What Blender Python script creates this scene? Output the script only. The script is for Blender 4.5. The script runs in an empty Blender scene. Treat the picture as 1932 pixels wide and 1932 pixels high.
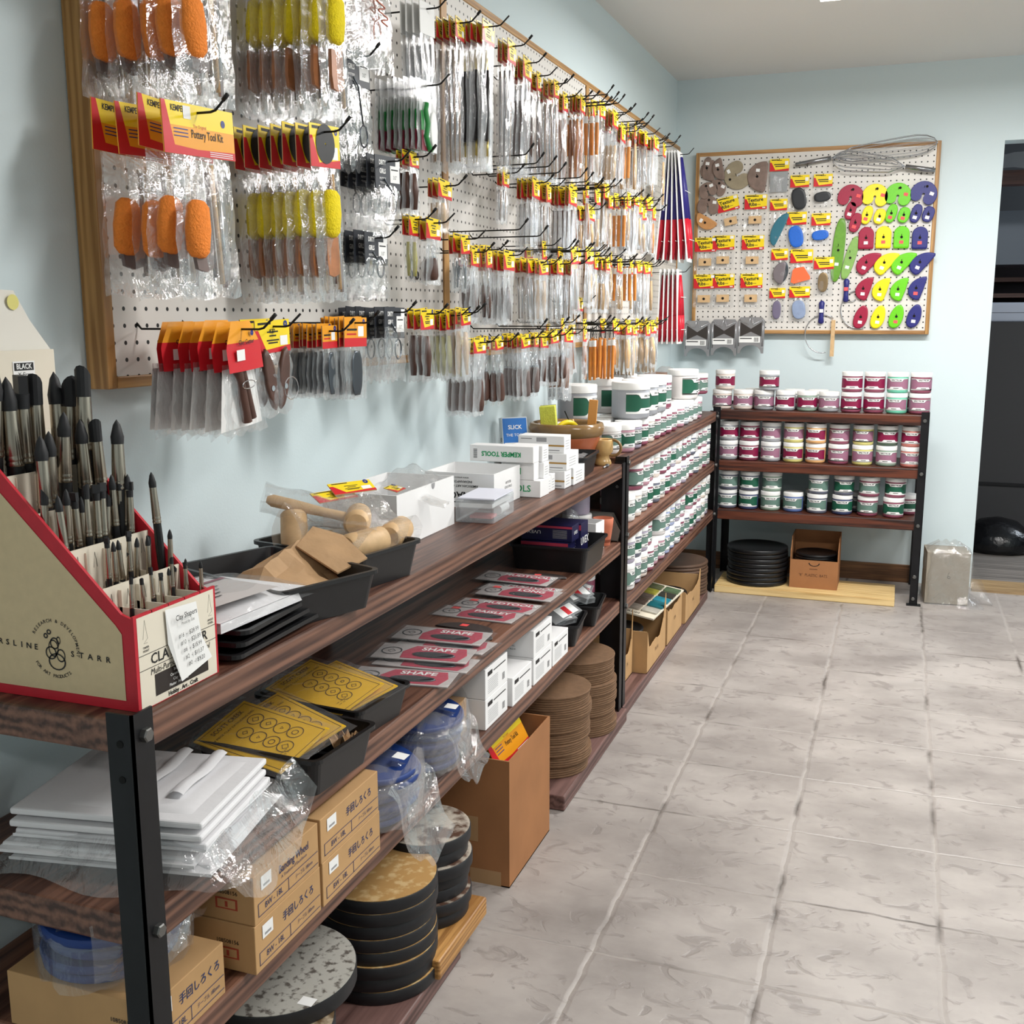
import bpy, bmesh, math, random
from mathutils import Matrix, Vector, Euler
R = math.radians
random.seed(7)
SC = bpy.context.scene
COL = SC.collection

# ---------------------------------------------------------------- camera
cam_d = bpy.data.cameras.new('camera')
cam = bpy.data.objects.new('camera', cam_d)
COL.objects.link(cam)
cam_d.sensor_width = 36.0
cam_d.sensor_fit = 'HORIZONTAL'
cam_d.lens = 2017.4 / 1932 * 36.0
cam_d.clip_start = 0.02
YAW, PITCH, ROLL = 0.3461, -0.1802, -0.0011
fw = Vector((-math.sin(YAW) * math.cos(PITCH), math.cos(YAW) * math.cos(PITCH), math.sin(PITCH)))
rt = Vector((math.cos(YAW), math.sin(YAW), 0))
up = rt.cross(fw)
rt2 = rt * math.cos(ROLL) + up * math.sin(ROLL)
up2 = -rt * math.sin(ROLL) + up * math.cos(ROLL)
mw = Matrix.Identity(4)
for i in range(3):
    mw[i][0] = rt2[i]; mw[i][1] = up2[i]; mw[i][2] = -fw[i]
mw[0][3], mw[1][3], mw[2][3] = 1.1031, 0.0, 1.265
cam.matrix_world = mw
SC.camera = cam

# ---------------------------------------------------------------- world, exposure, view
SC.view_settings.view_transform = 'Standard'
SC.view_settings.look = 'None'
SC.view_settings.exposure = 0.22
SC.view_settings.gamma = 1.0
SC.view_settings.use_curve_mapping = False
SC.cycles.transparent_max_bounces = 48
SC.cycles.max_bounces = 8
w = bpy.data.worlds.new('world'); SC.world = w; w.use_nodes = True
bg = w.node_tree.nodes['Background']
bg.inputs[0].default_value = (0.75, 0.85, 1.0, 1); bg.inputs[1].default_value = 0.25

# ceiling lamps: (x, y, size_x, size_y, watts); the lit lenses are built with their fixtures
LAMPS = [(1.38, 3.86, 1.2, 0.2, 52.0), (1.9, 1.7, 1.2, 0.2, 34.0), (1.6, -1.3, 1.2, 0.2, 14.0), (3.4, 3.2, 1.2, 0.2, 30.0)]
for i, (lx, ly, sx, sy, pw) in enumerate(LAMPS):
    ld = bpy.data.lights.new('ceiling_tube_light', 'AREA'); ld.shape = 'RECTANGLE'
    ld.size = sx; ld.size_y = sy; ld.energy = pw; ld.color = (1.0, 0.985, 0.965)
    lo = bpy.data.objects.new('ceiling_tube_light', ld); COL.objects.link(lo)
    lo.location = (lx, ly, 2.285)

# ---------------------------------------------------------------- colour and materials
def lin(c):
    return tuple(((v / 255) / 12.92 if v / 255 <= 0.04045 else ((v / 255 + 0.055) / 1.055) ** 2.4) for v in c) + (1.0,)
MATS = {}
def nt(m): return m.node_tree.nodes, m.node_tree.links
def M(name, col, rough=0.5, metal=0.0, spec=0.5, noise=0.0, nscale=40, bump=0.0, bscale=60, trans=0.0, ior=1.45, emit=0, alpha=None, coat=0.0):
    if name in MATS: return MATS[name]
    m = bpy.data.materials.new(name); m.use_nodes = True
    N, L = nt(m); b = N['Principled BSDF']
    c = lin(col)
    b.inputs['Base Color'].default_value = c
    b.inputs['Roughness'].default_value = rough
    b.inputs['Metallic'].default_value = metal
    b.inputs['Specular IOR Level'].default_value = spec
    b.inputs['Transmission Weight'].default_value = trans
    b.inputs['IOR'].default_value = ior
    b.inputs['Coat Weight'].default_value = coat
    if emit:
        b.inputs['Emission Color'].default_value = c; b.inputs['Emission Strength'].default_value = emit
    if noise or bump:
        tc = N.new('ShaderNodeTexCoord')
    if noise:
        n = N.new('ShaderNodeTexNoise'); n.inputs['Scale'].default_value = nscale; n.inputs['Detail'].default_value = 5
        L.new(tc.outputs['Object'], n.inputs['Vector'])
        mp = N.new('ShaderNodeMapRange'); mp.inputs[1].default_value = 0.3; mp.inputs[2].default_value = 0.7
        mp.inputs[3].default_value = 1 - noise; mp.inputs[4].default_value = 1 + noise
        L.new(n.outputs[0], mp.inputs[0])
        mx = N.new('ShaderNodeVectorMath'); mx.operation = 'SCALE'; mx.inputs[0].default_value = c[:3]
        L.new(mp.outputs[0], mx.inputs['Scale']); L.new(mx.outputs[0], b.inputs['Base Color'])
    if bump:
        n2 = N.new('ShaderNodeTexNoise'); n2.inputs['Scale'].default_value = bscale; n2.inputs['Detail'].default_value = 4
        L.new(tc.outputs['Object'], n2.inputs['Vector'])
        bp = N.new('ShaderNodeBump'); bp.inputs['Strength'].default_value = bump; bp.inputs['Distance'].default_value = 0.01
        L.new(n2.outputs[0], bp.inputs['Height']); L.new(bp.outputs[0], b.inputs['Normal'])
    MATS[name] = m
    return m

def wood_mat(name, dark, light, axis='Y', scale=1.0, rough=0.45, contrast=1.0):
    m = bpy.data.materials.new(name); m.use_nodes = True; N, L = nt(m); b = N['Principled BSDF']
    tc = N.new('ShaderNodeTexCoord'); mp = N.new('ShaderNodeMapping')
    s = {'X': (1.2, 14, 14), 'Y': (14, 1.0, 14), 'Z': (14, 14, 1.2)}[axis]
    mp.inputs['Scale'].default_value = tuple(v * scale * 1.6 if v > 5 else v * scale for v in s)
    L.new(tc.outputs['Object'], mp.inputs['Vector'])
    n = N.new('ShaderNodeTexNoise'); n.inputs['Scale'].default_value = 1.6; n.inputs['Detail'].default_value = 3; n.inputs['Distortion'].default_value = 1.2
    L.new(mp.outputs[0], n.inputs['Vector'])
    wv = N.new('ShaderNodeTexWave'); wv.inputs['Scale'].default_value = 0.9; wv.inputs['Distortion'].default_value = 7; wv.inputs['Detail'].default_value = 3; wv.inputs['Detail Scale'].default_value = 1.3
    wv.bands_direction = {'X': 'Y', 'Y': 'Z', 'Z': 'X'}[axis]
    L.new(mp.outputs[0], wv.inputs['Vector'])
    n2 = N.new('ShaderNodeTexNoise'); n2.inputs['Scale'].default_value = 7; n2.inputs['Detail'].default_value = 6
    L.new(mp.outputs[0], n2.inputs['Vector'])
    a = N.new('ShaderNodeMath'); a.operation = 'MULTIPLY_ADD'; a.inputs[1].default_value = 0.26
    L.new(wv.outputs['Fac'], a.inputs[0])
    h = N.new('ShaderNodeMath'); h.operation = 'MULTIPLY'; h.inputs[1].default_value = 0.45; L.new(n.outputs[0], h.inputs[0]); L.new(h.outputs[0], a.inputs[2])
    a2 = N.new('ShaderNodeMath'); a2.operation = 'MULTIPLY_ADD'; a2.inputs[1].default_value = 0.5; L.new(n2.outputs[0], a2.inputs[0]); L.new(a.outputs[0], a2.inputs[2])
    cr = N.new('ShaderNodeValToRGB'); cr.color_ramp.elements[0].position = 0.58 - 0.15 / contrast; cr.color_ramp.elements[1].position = 0.58 + 0.2 / contrast
    cr.color_ramp.elements[0].color = lin(dark); cr.color_ramp.elements[1].color = lin(light)
    L.new(a2.outputs[0], cr.inputs[0]); L.new(cr.outputs[0], b.inputs['Base Color'])
    b.inputs['Roughness'].default_value = rough
    bp = N.new('ShaderNodeBump'); bp.inputs['Strength'].default_value = 0.15; bp.inputs['Distance'].default_value = 0.004
    L.new(a2.outputs[0], bp.inputs['Height']); L.new(bp.outputs[0], b.inputs['Normal'])
    MATS[name] = m
    return m

def film_mat(name, tint=(240, 243, 245), gloss=0.16, milky=0.05, rough=0.12, bscale=38, bstr=0.9, stretch=(1, 1, 0.35)):
    """clear plastic film: mostly see-through, crinkled, with sharp reflections"""
    m = bpy.data.materials.new(name); m.use_nodes = True; N, L = nt(m)
    N.remove(N['Principled BSDF']); out = N['Material Output']
    tr = N.new('ShaderNodeBsdfTransparent'); tr.inputs[0].default_value = lin(tint)
    gl = N.new('ShaderNodeBsdfGlossy'); gl.inputs['Roughness'].default_value = rough; gl.inputs[0].default_value = (1, 1, 1, 1)
    df = N.new('ShaderNodeBsdfDiffuse'); df.inputs[0].default_value = lin((235, 238, 240))
    tc = N.new('ShaderNodeTexCoord'); mp = N.new('ShaderNodeMapping'); mp.inputs['Scale'].default_value = stretch
    L.new(tc.outputs['Object'], mp.inputs['Vector'])
    vo = N.new('ShaderNodeTexVoronoi'); vo.inputs['Scale'].default_value = bscale; vo.feature = 'F1'
    no = N.new('ShaderNodeTexNoise'); no.inputs['Scale'].default_value = bscale * 0.7; no.inputs['Detail'].default_value = 5; no.inputs['Distortion'].default_value = 1.6
    L.new(mp.outputs[0], vo.inputs['Vector']); L.new(mp.outputs[0], no.inputs['Vector'])
    ad = N.new('ShaderNodeMath'); ad.operation = 'MULTIPLY_ADD'; ad.inputs[1].default_value = 0.5
    L.new(vo.outputs[0], ad.inputs[0]); L.new(no.outputs[0], ad.inputs[2])
    bp = N.new('ShaderNodeBump'); bp.inputs['Strength'].default_value = bstr; bp.inputs['Distance'].default_value = 0.012
    L.new(ad.outputs[0], bp.inputs['Height']); L.new(bp.outputs[0], gl.inputs['Normal'])
    lw = N.new('ShaderNodeLayerWeight'); lw.inputs['Blend'].default_value = 0.25; L.new(bp.outputs[0], lw.inputs['Normal'])
    f1 = N.new('ShaderNodeMath'); f1.operation = 'MULTIPLY_ADD'; f1.inputs[1].default_value = 0.16; f1.inputs[2].default_value = gloss
    L.new(lw.outputs['Fresnel'], f1.inputs[0])
    m1 = N.new('ShaderNodeMixShader'); m1.inputs[0].default_value = milky; L.new(tr.outputs[0], m1.inputs[1]); L.new(df.outputs[0], m1.inputs[2])
    m2 = N.new('ShaderNodeMixShader'); L.new(f1.outputs[0], m2.inputs[0]); L.new(m1.outputs[0], m2.inputs[1]); L.new(gl.outputs[0], m2.inputs[2])
    L.new(m2.outputs[0], out.inputs['Surface'])
    MATS[name] = m
    return m

# ---------------------------------------------------------------- mesh builder
def fr(o, ux, uy):
    """frame matrix: origin o, local x along ux, local y along uy"""
    ux = Vector(ux).normalized(); uy = Vector(uy); uy = (uy - ux * uy.dot(ux)).normalized(); uz = ux.cross(uy)
    m = Matrix.Identity(4)
    for i in range(3):
        m[i][0] = ux[i]; m[i][1] = uy[i]; m[i][2] = uz[i]; m[i][3] = o[i]
    return m
def T(x, y, z): return Matrix.Translation((x, y, z))
def RX(a): return Matrix.Rotation(R(a), 4, 'X')
def RY(a): return Matrix.Rotation(R(a), 4, 'Y')
def RZ(a): return Matrix.Rotation(R(a), 4, 'Z')

TXT = {}
def text_geo(s, bold):
    k = (s, bold)
    if k in TXT: return TXT[k]
    c = bpy.data.curves.new('lettering', 'FONT'); c.body = s; c.size = 1.0; c.align_x = 'CENTER'; c.align_y = 'CENTER'
    c.resolution_u = 2; c.offset = bold
    o = bpy.data.objects.new('lettering', c); COL.objects.link(o)
    me = o.to_mesh()
    vs = [v.co.copy() for v in me.vertices]; fs = [tuple(p.vertices) for p in me.polygons]
    o.to_mesh_clear(); bpy.data.objects.remove(o); bpy.data.curves.remove(c)
    TXT[k] = (vs, fs)
    return TXT[k]

class MB:
    def __init__(s): s.v = []; s.f = []; s.fm = []; s.m = []; s.sm = []
    def mi(s, mat):
        if mat not in s.m: s.m.append(mat)
        return s.m.index(mat)
    def add(s, vs, fs, mat, mx=None, smooth=False):
        k = len(s.v); i = s.mi(mat)
        for p in vs: s.v.append((mx @ Vector(p)) if mx is not None else Vector(p))
        for f in fs: s.f.append(tuple(k + a for a in f)); s.fm.append(i); s.sm.append(smooth)
        return s
    def box(s, x0, x1, y0, y1, z0, z1, mat, mx=None, taper=0.0, mats=None):
        t = taper
        vs = [(x0 + t, y0 + t, z0), (x1 - t, y0 + t, z0), (x1 - t, y1 - t, z0), (x0 + t, y1 - t, z0), (x0, y0, z1), (x1, y0, z1), (x1, y1, z1), (x0, y1, z1)]
        fs = [(0, 3, 2, 1), (4, 5, 6, 7), (0, 1, 5, 4), (1, 2, 6, 5), (2, 3, 7, 6), (3, 0, 4, 7)]
        if mats:
            for f, m_ in zip(fs, mats): s.add([vs[a] for a in f], [(0, 1, 2, 3)], m_ or mat, mx)
        else: s.add(vs, fs, mat, mx)
        return s
    def lathe(s, prof, mat, mx=None, n=20, smooth=True, cap=True, sq=1.0):
        """prof: list of (radius, z); sq squashes y"""
        vs = []; fs = []
        for r, z in prof:
            for k in range(n):
                a = 2 * math.pi * k / n; vs.append((r * math.cos(a), sq * r * math.sin(a), z))
        for j in range(len(prof) - 1):
            for k in range(n):
                k2 = (k + 1) % n; fs.append((j * n + k, j * n + k2, (j + 1) * n + k2, (j + 1) * n + k))
        s.add(vs, fs, mat, mx, smooth)
        if cap:
            s.add(vs[:n], [tuple(reversed(range(n)))], mat, mx); s.add(vs[-n:], [tuple(range(n))], mat, mx)
        return s
    def cyl(s, r, z0, z1, mat, mx=None, n=20, smooth=True): return s.lathe([(r, z0), (r, z1)], mat, mx, n, smooth)
    def tube(s, pts, r, mat, mx=None, n=6, closed=False, cap=True):
        pts = [Vector(p) for p in pts]; m = len(pts); vs = []; fs = []
        rr = r if isinstance(r, (list, tuple)) else [r] * m
        prev = None
        for i, p in enumerate(pts):
            if closed: d = pts[(i + 1) % m] - pts[i - 1]
            else: d = pts[min(i + 1, m - 1)] - pts[max(i - 1, 0)]
            d = d.normalized() if d.length > 1e-9 else Vector((0, 0, 1))
            if prev is None:
                a = Vector((0, 0, 1)) if abs(d.z) < 0.9 else Vector((1, 0, 0))
                u = d.cross(a).normalized()
            else:
                u = (prev - d * prev.dot(d)).normalized()
            prev = u; w_ = d.cross(u)
            for k in range(n):
                t = 2 * math.pi * k / n; vs.append(p + (u * math.cos(t) + w_ * math.sin(t)) * rr[i])
        for j in range(m if closed else m - 1):
            j2 = (j + 1) % m
            for k in range(n):
                k2 = (k + 1) % n; fs.append((j * n + k, j * n + k2, j2 * n + k2, j2 * n + k))
        if cap and not closed:
            fs.append(tuple(reversed(range(n)))); fs.append(tuple(range((m - 1) * n, m * n)))
        return s.add(vs, fs, mat, mx, n > 4)
    def prism(s, poly, z0, z1, mat, mx=None, smooth=False, topmat=None):
        n = len(poly); vs = [(x, y, z0) for x, y in poly] + [(x, y, z1) for x, y in poly]
        s.add(vs, [(k, (k + 1) % n, n + (k + 1) % n, n + k) for k in range(n)], mat, mx, smooth)
        s.add(vs, [tuple(reversed(range(n)))], mat, mx); s.add(vs, [tuple(range(n, 2 * n))], topmat or mat, mx)
        return s
    def pillow(s, poly, h, mat, mx=None, e=0.25):
        """rounded slab: outline poly, thickness h, edges eased inward"""
        n = len(poly); cx = sum(p[0] for p in poly) / n; cy = sum(p[1] for p in poly) / n
        vs = []; fs = []
        lv = [(1 - e * 0.5, 0), (1, h * 0.3), (1, h * 0.7), (1 - e * 0.35, h * 0.95), (1 - e, h)]
        for k, z in lv:
            for x, y in poly: vs.append((cx + (x - cx) * k, cy + (y - cy) * k, z))
        for j in range(len(lv) - 1):
            for k in range(n):
                k2 = (k + 1) % n; fs.append((j * n + k, j * n + k2, (j + 1) * n + k2, (j + 1) * n + k))
        s.add(vs, fs, mat, mx, True)
        s.add(vs[:n], [tuple(reversed(range(n)))], mat, mx); s.add(vs[-n:], [tuple(range(n))], mat, mx)
        return s
    def quad(s, a, b, c, d, mat, mx=None): return s.add([a, b, c, d], [(0, 1, 2, 3)], mat, mx)
    def rect(s, x0, y0, x1, y1, mat, mx=None, z=0.0): return s.quad((x0, y0, z), (x1, y0, z), (x1, y1, z), (x0, y1, z), mat, mx)
    def text(s, t, x, y, size, mat, mx=None, z=0.0004, bold=0.0, w=1.0, rot=0, shear=0):
        vs, fs = text_geo(t, bold)
        l = T(x, y, z) @ RZ(rot)
        s.add([(v.x * size * w + shear * v.y * size, v.y * size, 0) for v in vs], fs, mat, (mx if mx is not None else Matrix.Identity(4)) @ l)
        return s
    def grid(s, nx, ny, fn, mat, mx=None, smooth=True, both=False):
        vs = [fn(i / nx, j / ny) for j in range(ny + 1) for i in range(nx + 1)]
        fs = [(j * (nx + 1) + i, j * (nx + 1) + i + 1, (j + 1) * (nx + 1) + i + 1, (j + 1) * (nx + 1) + i) for j in range(ny) for i in range(nx)]
        return s.add(vs, fs, mat, mx, smooth)
    def ring(s, cx, cy, r, wd, mat, mx=None, z=0.0004, n=20, a0=0, a1=360, rx=1.0):
        vs = []; fs = []
        full = abs(a1 - a0) >= 360
        for k in range(n + (0 if full else 1)):
            a = R(a0 + (a1 - a0) * k / n)
            for q in (r - wd / 2, r + wd / 2): vs.append((cx + rx * q * math.cos(a), cy + q * math.sin(a), z))
        for k in range(n):
            k2 = (k + 1) % n if full else k + 1
            fs.append((2 * k, 2 * k + 1, 2 * k2 + 1, 2 * k2))
        return s.add(vs, fs, mat, mx)
    def mesh(s, name):
        me = bpy.data.meshes.new(name)
        me.from_pydata([tuple(v) for v in s.v], [], s.f)
        for m in s.m: me.materials.append(m)
        me.polygons.foreach_set('material_index', s.fm)
        me.polygons.foreach_set('use_smooth', s.sm)
        me.update()
        return me
    def build(s, name, parent=None, loc=None, rot=None, bevel=0.0, solid=0.0, sub=0):
        o = bpy.data.objects.new(name, s.mesh(name)); COL.objects.link(o)
        if parent: o.parent = parent
        if loc is not None: o.location = loc
        if rot is not None: o.rotation_euler = [R(a) for a in rot]
        if bevel:
            b = o.modifiers.new('bevel', 'BEVEL'); b.width = bevel; b.segments = 2; b.limit_method = 'ANGLE'; b.angle_limit = R(40)
        if solid:
            b = o.modifiers.new('solid', 'SOLIDIFY'); b.thickness = solid
        return o

def tag(o, label=None, cat=None, group=None, kind=None):
    if label: o['label'] = label
    if cat: o['category'] = cat
    if group: o['group'] = group
    if kind: o['kind'] = kind
    return o
def thing(name, label, cat, loc=(0, 0, 0), rot=(0, 0, 0), group=None):
    o = bpy.data.objects.new(name, None); COL.objects.link(o)
    o.empty_display_size = 0.02
    o.location = loc; o.rotation_euler = [R(a) for a in rot]
    return tag(o, label, cat, group)
def dup(root, loc=None, rot=None, label=None, group=None, scale=None):
    def cp(o, par):
        c = o.copy(); COL.objects.link(c)
        if par: c.parent = par
        for ch in list(o.children): cp(ch, c)
        return c
    r = cp(root, None)
    if loc is not None: r.location = loc
    if rot is not None: r.rotation_euler = [R(a) for a in rot]
    if scale is not None: r.scale = scale
    if label: r['label'] = label
    if group: r['group'] = group
    return r
class Proto:
    """first use places the original, later uses place copies"""
    def __init__(s, fn): s.fn = fn; s.o = None
    def put(s, loc, rot, label, group=None, scale=None):
        if s.o is None:
            s.o = s.fn(); o = s.o
            o.location = loc; o.rotation_euler = [R(a) for a in rot]; o['label'] = label
            if group: o['group'] = group
            if scale is not None: o.scale = scale
            return o
        return dup(s.o, loc, rot, label, group, scale)
ORD = ['first', 'second', 'third', 'fourth', 'fifth', 'sixth', 'seventh', 'eighth', 'ninth', 'tenth', 'eleventh', 'twelfth', 'thirteenth', 'fourteenth', 'fifteenth', 'sixteenth', 'seventeenth', 'eighteenth', 'nineteenth', 'twentieth']
def ordn(i):
    if i < 20: return ORD[i]
    return ('twenty-', 'thirty-', 'forty-')[(i + 1) // 10 - 2] + ORD[(i + 1) % 10 - 1] if (i + 1) % 10 else ('thirtieth', 'fortieth')[(i + 1) // 10 - 3]
# ================================================================= SETTING
WX0, WSK = -0.038, 0.0118            # the left wall runs very slightly out of square
def wx(y): return WX0 + math.tan(WSK) * (y - 1.34)
def bp(s, z, d=0.0):
    """point on the long pegboard: s metres along it from its first hole column, height z, d out from its face"""
    return Vector((math.sin(WSK) * s + d * math.cos(WSK), 1.34 + math.cos(WSK) * s - d * math.sin(WSK), z))
BW, CZ = 5.39, 2.385
wall_m = M('wall_paint', (209, 223, 226), 0.75, bump=0.04, bscale=240)
ceil_m = M('ceiling_paint', (226, 225, 222), 0.9, bump=0.12, bscale=300)
white_trim = M('door_jamb_paint', (215, 224, 224), 0.6)

def floor_mat():
    m = bpy.data.materials.new('stamped_concrete'); m.use_nodes = True; N, L = nt(m); b = N['Principled BSDF']
    tc = N.new('ShaderNodeTexCoord'); sp = N.new('ShaderNodeSeparateXYZ')
    wob = N.new('ShaderNodeTexNoise'); wob.inputs['Scale'].default_value = 14; wob.inputs['Detail'].default_value = 5
    L.new(tc.outputs['Object'], wob.inputs['Vector'])
    sc = N.new('ShaderNodeVectorMath'); sc.operation = 'MULTIPLY_ADD'; sc.inputs[1].default_value = (0.016, 0.016, 0); sc.inputs[2].default_value = (-0.008, -0.008, 0)
    L.new(wob.outputs['Color'], sc.inputs[0])
    ad = N.new('ShaderNodeVectorMath'); ad.operation = 'ADD'; L.new(tc.outputs['Object'], ad.inputs[0]); L.new(sc.outputs[0], ad.inputs[1])
    L.new(ad.outputs[0], sp.inputs[0])
    S = 0.3325; g = []
    def mth(op, a, bb=None, c=None):
        n = N.new('ShaderNodeMath'); n.operation = op
        for i, v in enumerate((a, bb, c)):
            if v is None: continue
            if isinstance(v, (int, float)): n.inputs[i].default_value = v
            else: L.new(v, n.inputs[i])
        return n.outputs[0]
    for ch, off, wd in (('X', 0.2530, 0.0095), ('Y', 1.9117, 0.0055)):
        t = mth('DIVIDE', mth('SUBTRACT', sp.outputs[ch], off), S)
        d = mth('MULTIPLY', mth('ABSOLUTE', mth('SUBTRACT', t, mth('ROUND', t))), S)
        g.append(mth('SMOOTH_MIN', mth('DIVIDE', d, wd), 1.0, 0.3))
    gr = mth('MINIMUM', g[0], g[1])          # 0 in groove, 1 on the stone
    gr.node.use_clamp = True
    # stone colour: pale warm grey with slaty smudges
    n1 = N.new('ShaderNodeTexNoise'); n1.inputs['Scale'].default_value = 3.2; n1.inputs['Detail'].default_value = 8; n1.inputs['Roughness'].default_value = 0.6
    mp = N.new('ShaderNodeMapping'); mp.inputs['Scale'].default_value = (0.75, 1.0, 1); L.new(tc.outputs['Object'], mp.inputs['Vector']); 
    L.new(mp.outputs[0], n1.inputs['Vector'])
    n2 = N.new('ShaderNodeTexNoise'); n2.inputs['Scale'].default_value = 20; n2.inputs['Detail'].default_value = 6; n2.inputs['Distortion'].default_value = 1.3; L.new(mp.outputs[0], n2.inputs['Vector'])
    cr = N.new('ShaderNodeValToRGB'); e = cr.color_ramp.elements
    e[0].position = 0.3; e[0].color = lin((128, 121, 117)); e[1].position = 0.62; e[1].color = lin((168, 161, 156))
    L.new(n1.outputs[0], cr.inputs[0])
    cr2 = N.new('ShaderNodeValToRGB'); e = cr2.color_ramp.elements
    e[0].position = 0.56; e[0].color = (0, 0, 0, 1); e[1].position = 0.66; e[1].color = (1, 1, 1, 1); L.new(n2.outputs[0], cr2.inputs[0])
    k = mth('MULTIPLY', cr2.outputs[0], 0.7)
    mx = N.new('ShaderNodeMix'); mx.data_type = 'RGBA'; L.new(k, mx.inputs['Factor']); L.new(cr.outputs[0], mx.inputs['A']); mx.inputs['B'].default_value = lin((130, 123, 119))
    # grooves: mostly filled with the same grey, dark broken lines at places
    n3 = N.new('ShaderNodeTexNoise'); n3.inputs['Scale'].default_value = 3.4; n3.inputs['Detail'].default_value = 5; L.new(tc.outputs['Object'], n3.inputs['Vector'])
    cr3 = N.new('ShaderNodeValToRGB'); e = cr3.color_ramp.elements
    e[0].position = 0.50; e[0].color = lin((164, 157, 152)); e[1].position = 0.62; e[1].color = lin((82, 75, 70)); L.new(n3.outputs[0], cr3.inputs[0])
    m2 = N.new('ShaderNodeMix'); m2.data_type = 'RGBA'; L.new(gr, m2.inputs['Factor']); L.new(cr3.outputs[0], m2.inputs['A']); L.new(mx.outputs['Result'], m2.inputs['B'])
    L.new(m2.outputs['Result'], b.inputs['Base Color'])
    b.inputs['Roughness'].default_value = 0.42; b.inputs['Specular IOR Level'].default_value = 0.4
    hh = mth('ADD', mth('MULTIPLY', gr, 0.5), mth('ADD', mth('MULTIPLY', cr2.outputs[0], -0.18), mth('MULTIPLY', n1.outputs[0], 0.35)))
    bpn = N.new('ShaderNodeBump'); bpn.inputs['Strength'].default_value = 0.7; bpn.inputs['Distance'].default_value = 0.006
    L.new(hh, bpn.inputs['Height']); L.new(bpn.outputs[0], b.inputs['Normal'])
    return m
fl = MB().box(-0.4, 4.3, -2.6, 5.39, -0.06, 0.0, floor_mat()).build('floor'); tag(fl, kind='structure')
cl = MB().box(-0.4, 4.3, -2.6, 8.2, CZ, CZ + 0.06, ceil_m).build('ceiling'); tag(cl, kind='structure')
# left wall, slightly out of square
b = MB(); y0, y1 = -2.6, BW + 0.12
b.add([(wx(y0) - .1, y0, 0), (wx(y0), y0, 0), (wx(y1), y1, 0), (wx(y1) - .1, y1, 0), (wx(y0) - .1, y0, CZ), (wx(y0), y0, CZ), (wx(y1), y1, CZ), (wx(y1) - .1, y1, CZ)],
      [(0, 3, 2, 1), (4, 5, 6, 7), (0, 1, 5, 4), (1, 2, 6, 5), (2, 3, 7, 6), (3, 0, 4, 7)], wall_m)
tag(b.build('wall_left'), kind='structure')
DX0, DX1, DZ = 1.478, 2.45, 2.032
b = MB(); b.box(wx(BW) - .02, DX0, BW, BW + .12, 0, CZ, wall_m); b.box(DX0, DX1, BW, BW + .12, DZ, CZ, wall_m); b.box(DX1, 4.2, BW, BW + .12, 0, CZ, wall_m)
tag(b.build('wall_back'), kind='structure')
tag(MB().box(4.2, 4.3, -2.6, BW + .12, 0, CZ, wall_m).build('wall_right'), kind='structure')
tag(MB().box(-0.2, 4.3, -2.7, -2.6, 0, CZ, wall_m).build('wall_front'), kind='structure')
base_m = wood_mat('baseboard_wood', (86, 58, 36), (140, 98, 62), 'X')
tag(MB().box(0.05, DX0 - 0.26, BW - .016, BW, 0, 0.085, base_m).build('baseboard_back'), kind='structure')
tag(MB().box(DX0 - 0.0, DX1, BW - .09, BW + .12, 0, 0.012, wood_mat('threshold_wood', (120, 96, 66), (176, 150, 112), 'X')).build('trim_1'), kind='structure')

# ---- the dim store room seen through the doorway
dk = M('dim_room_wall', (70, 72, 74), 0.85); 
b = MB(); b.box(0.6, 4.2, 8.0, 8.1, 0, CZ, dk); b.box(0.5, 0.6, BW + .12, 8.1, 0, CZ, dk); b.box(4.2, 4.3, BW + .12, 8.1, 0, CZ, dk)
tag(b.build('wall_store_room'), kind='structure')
fb = MB().box(0.5, 4.3, BW, 8.1, -0.06, -0.002, wood_mat('store_room_planks', (96, 92, 88), (140, 134, 128), 'X', 0.4, 0.5)).build('floor_store_room'); tag(fb, kind='structure')

# ---- ceiling fixtures
lens_m = M('lit_lens', (255, 250, 242), 0.4, emit=5.0)
fix_m = M('fixture_white', (230, 230, 228), 0.5)
lab = ['nearest the back wall', 'over the middle of the aisle', 'behind the camera', 'near the right wall']
for i, (lx, ly, sx, sy, pw) in enumerate(LAMPS):
    t = thing('ceiling_light', 'long white fluorescent ceiling light ' + lab[i], 'ceiling light', (lx, ly, CZ), group=None)
    MB().box(-sx / 2 - .015, sx / 2 + .015, -sy / 2 - .015, sy / 2 + .015, -.055, 0, fix_m).build('housing', t)
    MB().prism([(-sy / 2, -.055), (sy / 2, -.055), (sy / 2 - .03, -.088), (-sy / 2 + .03, -.088)], -sx / 2, sx / 2, lens_m, Matrix(((0, 0, 1, 0), (1, 0, 0, 0), (0, 1, 0, 0), (0, 0, 0, 1)))).build('lens', t)
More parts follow.
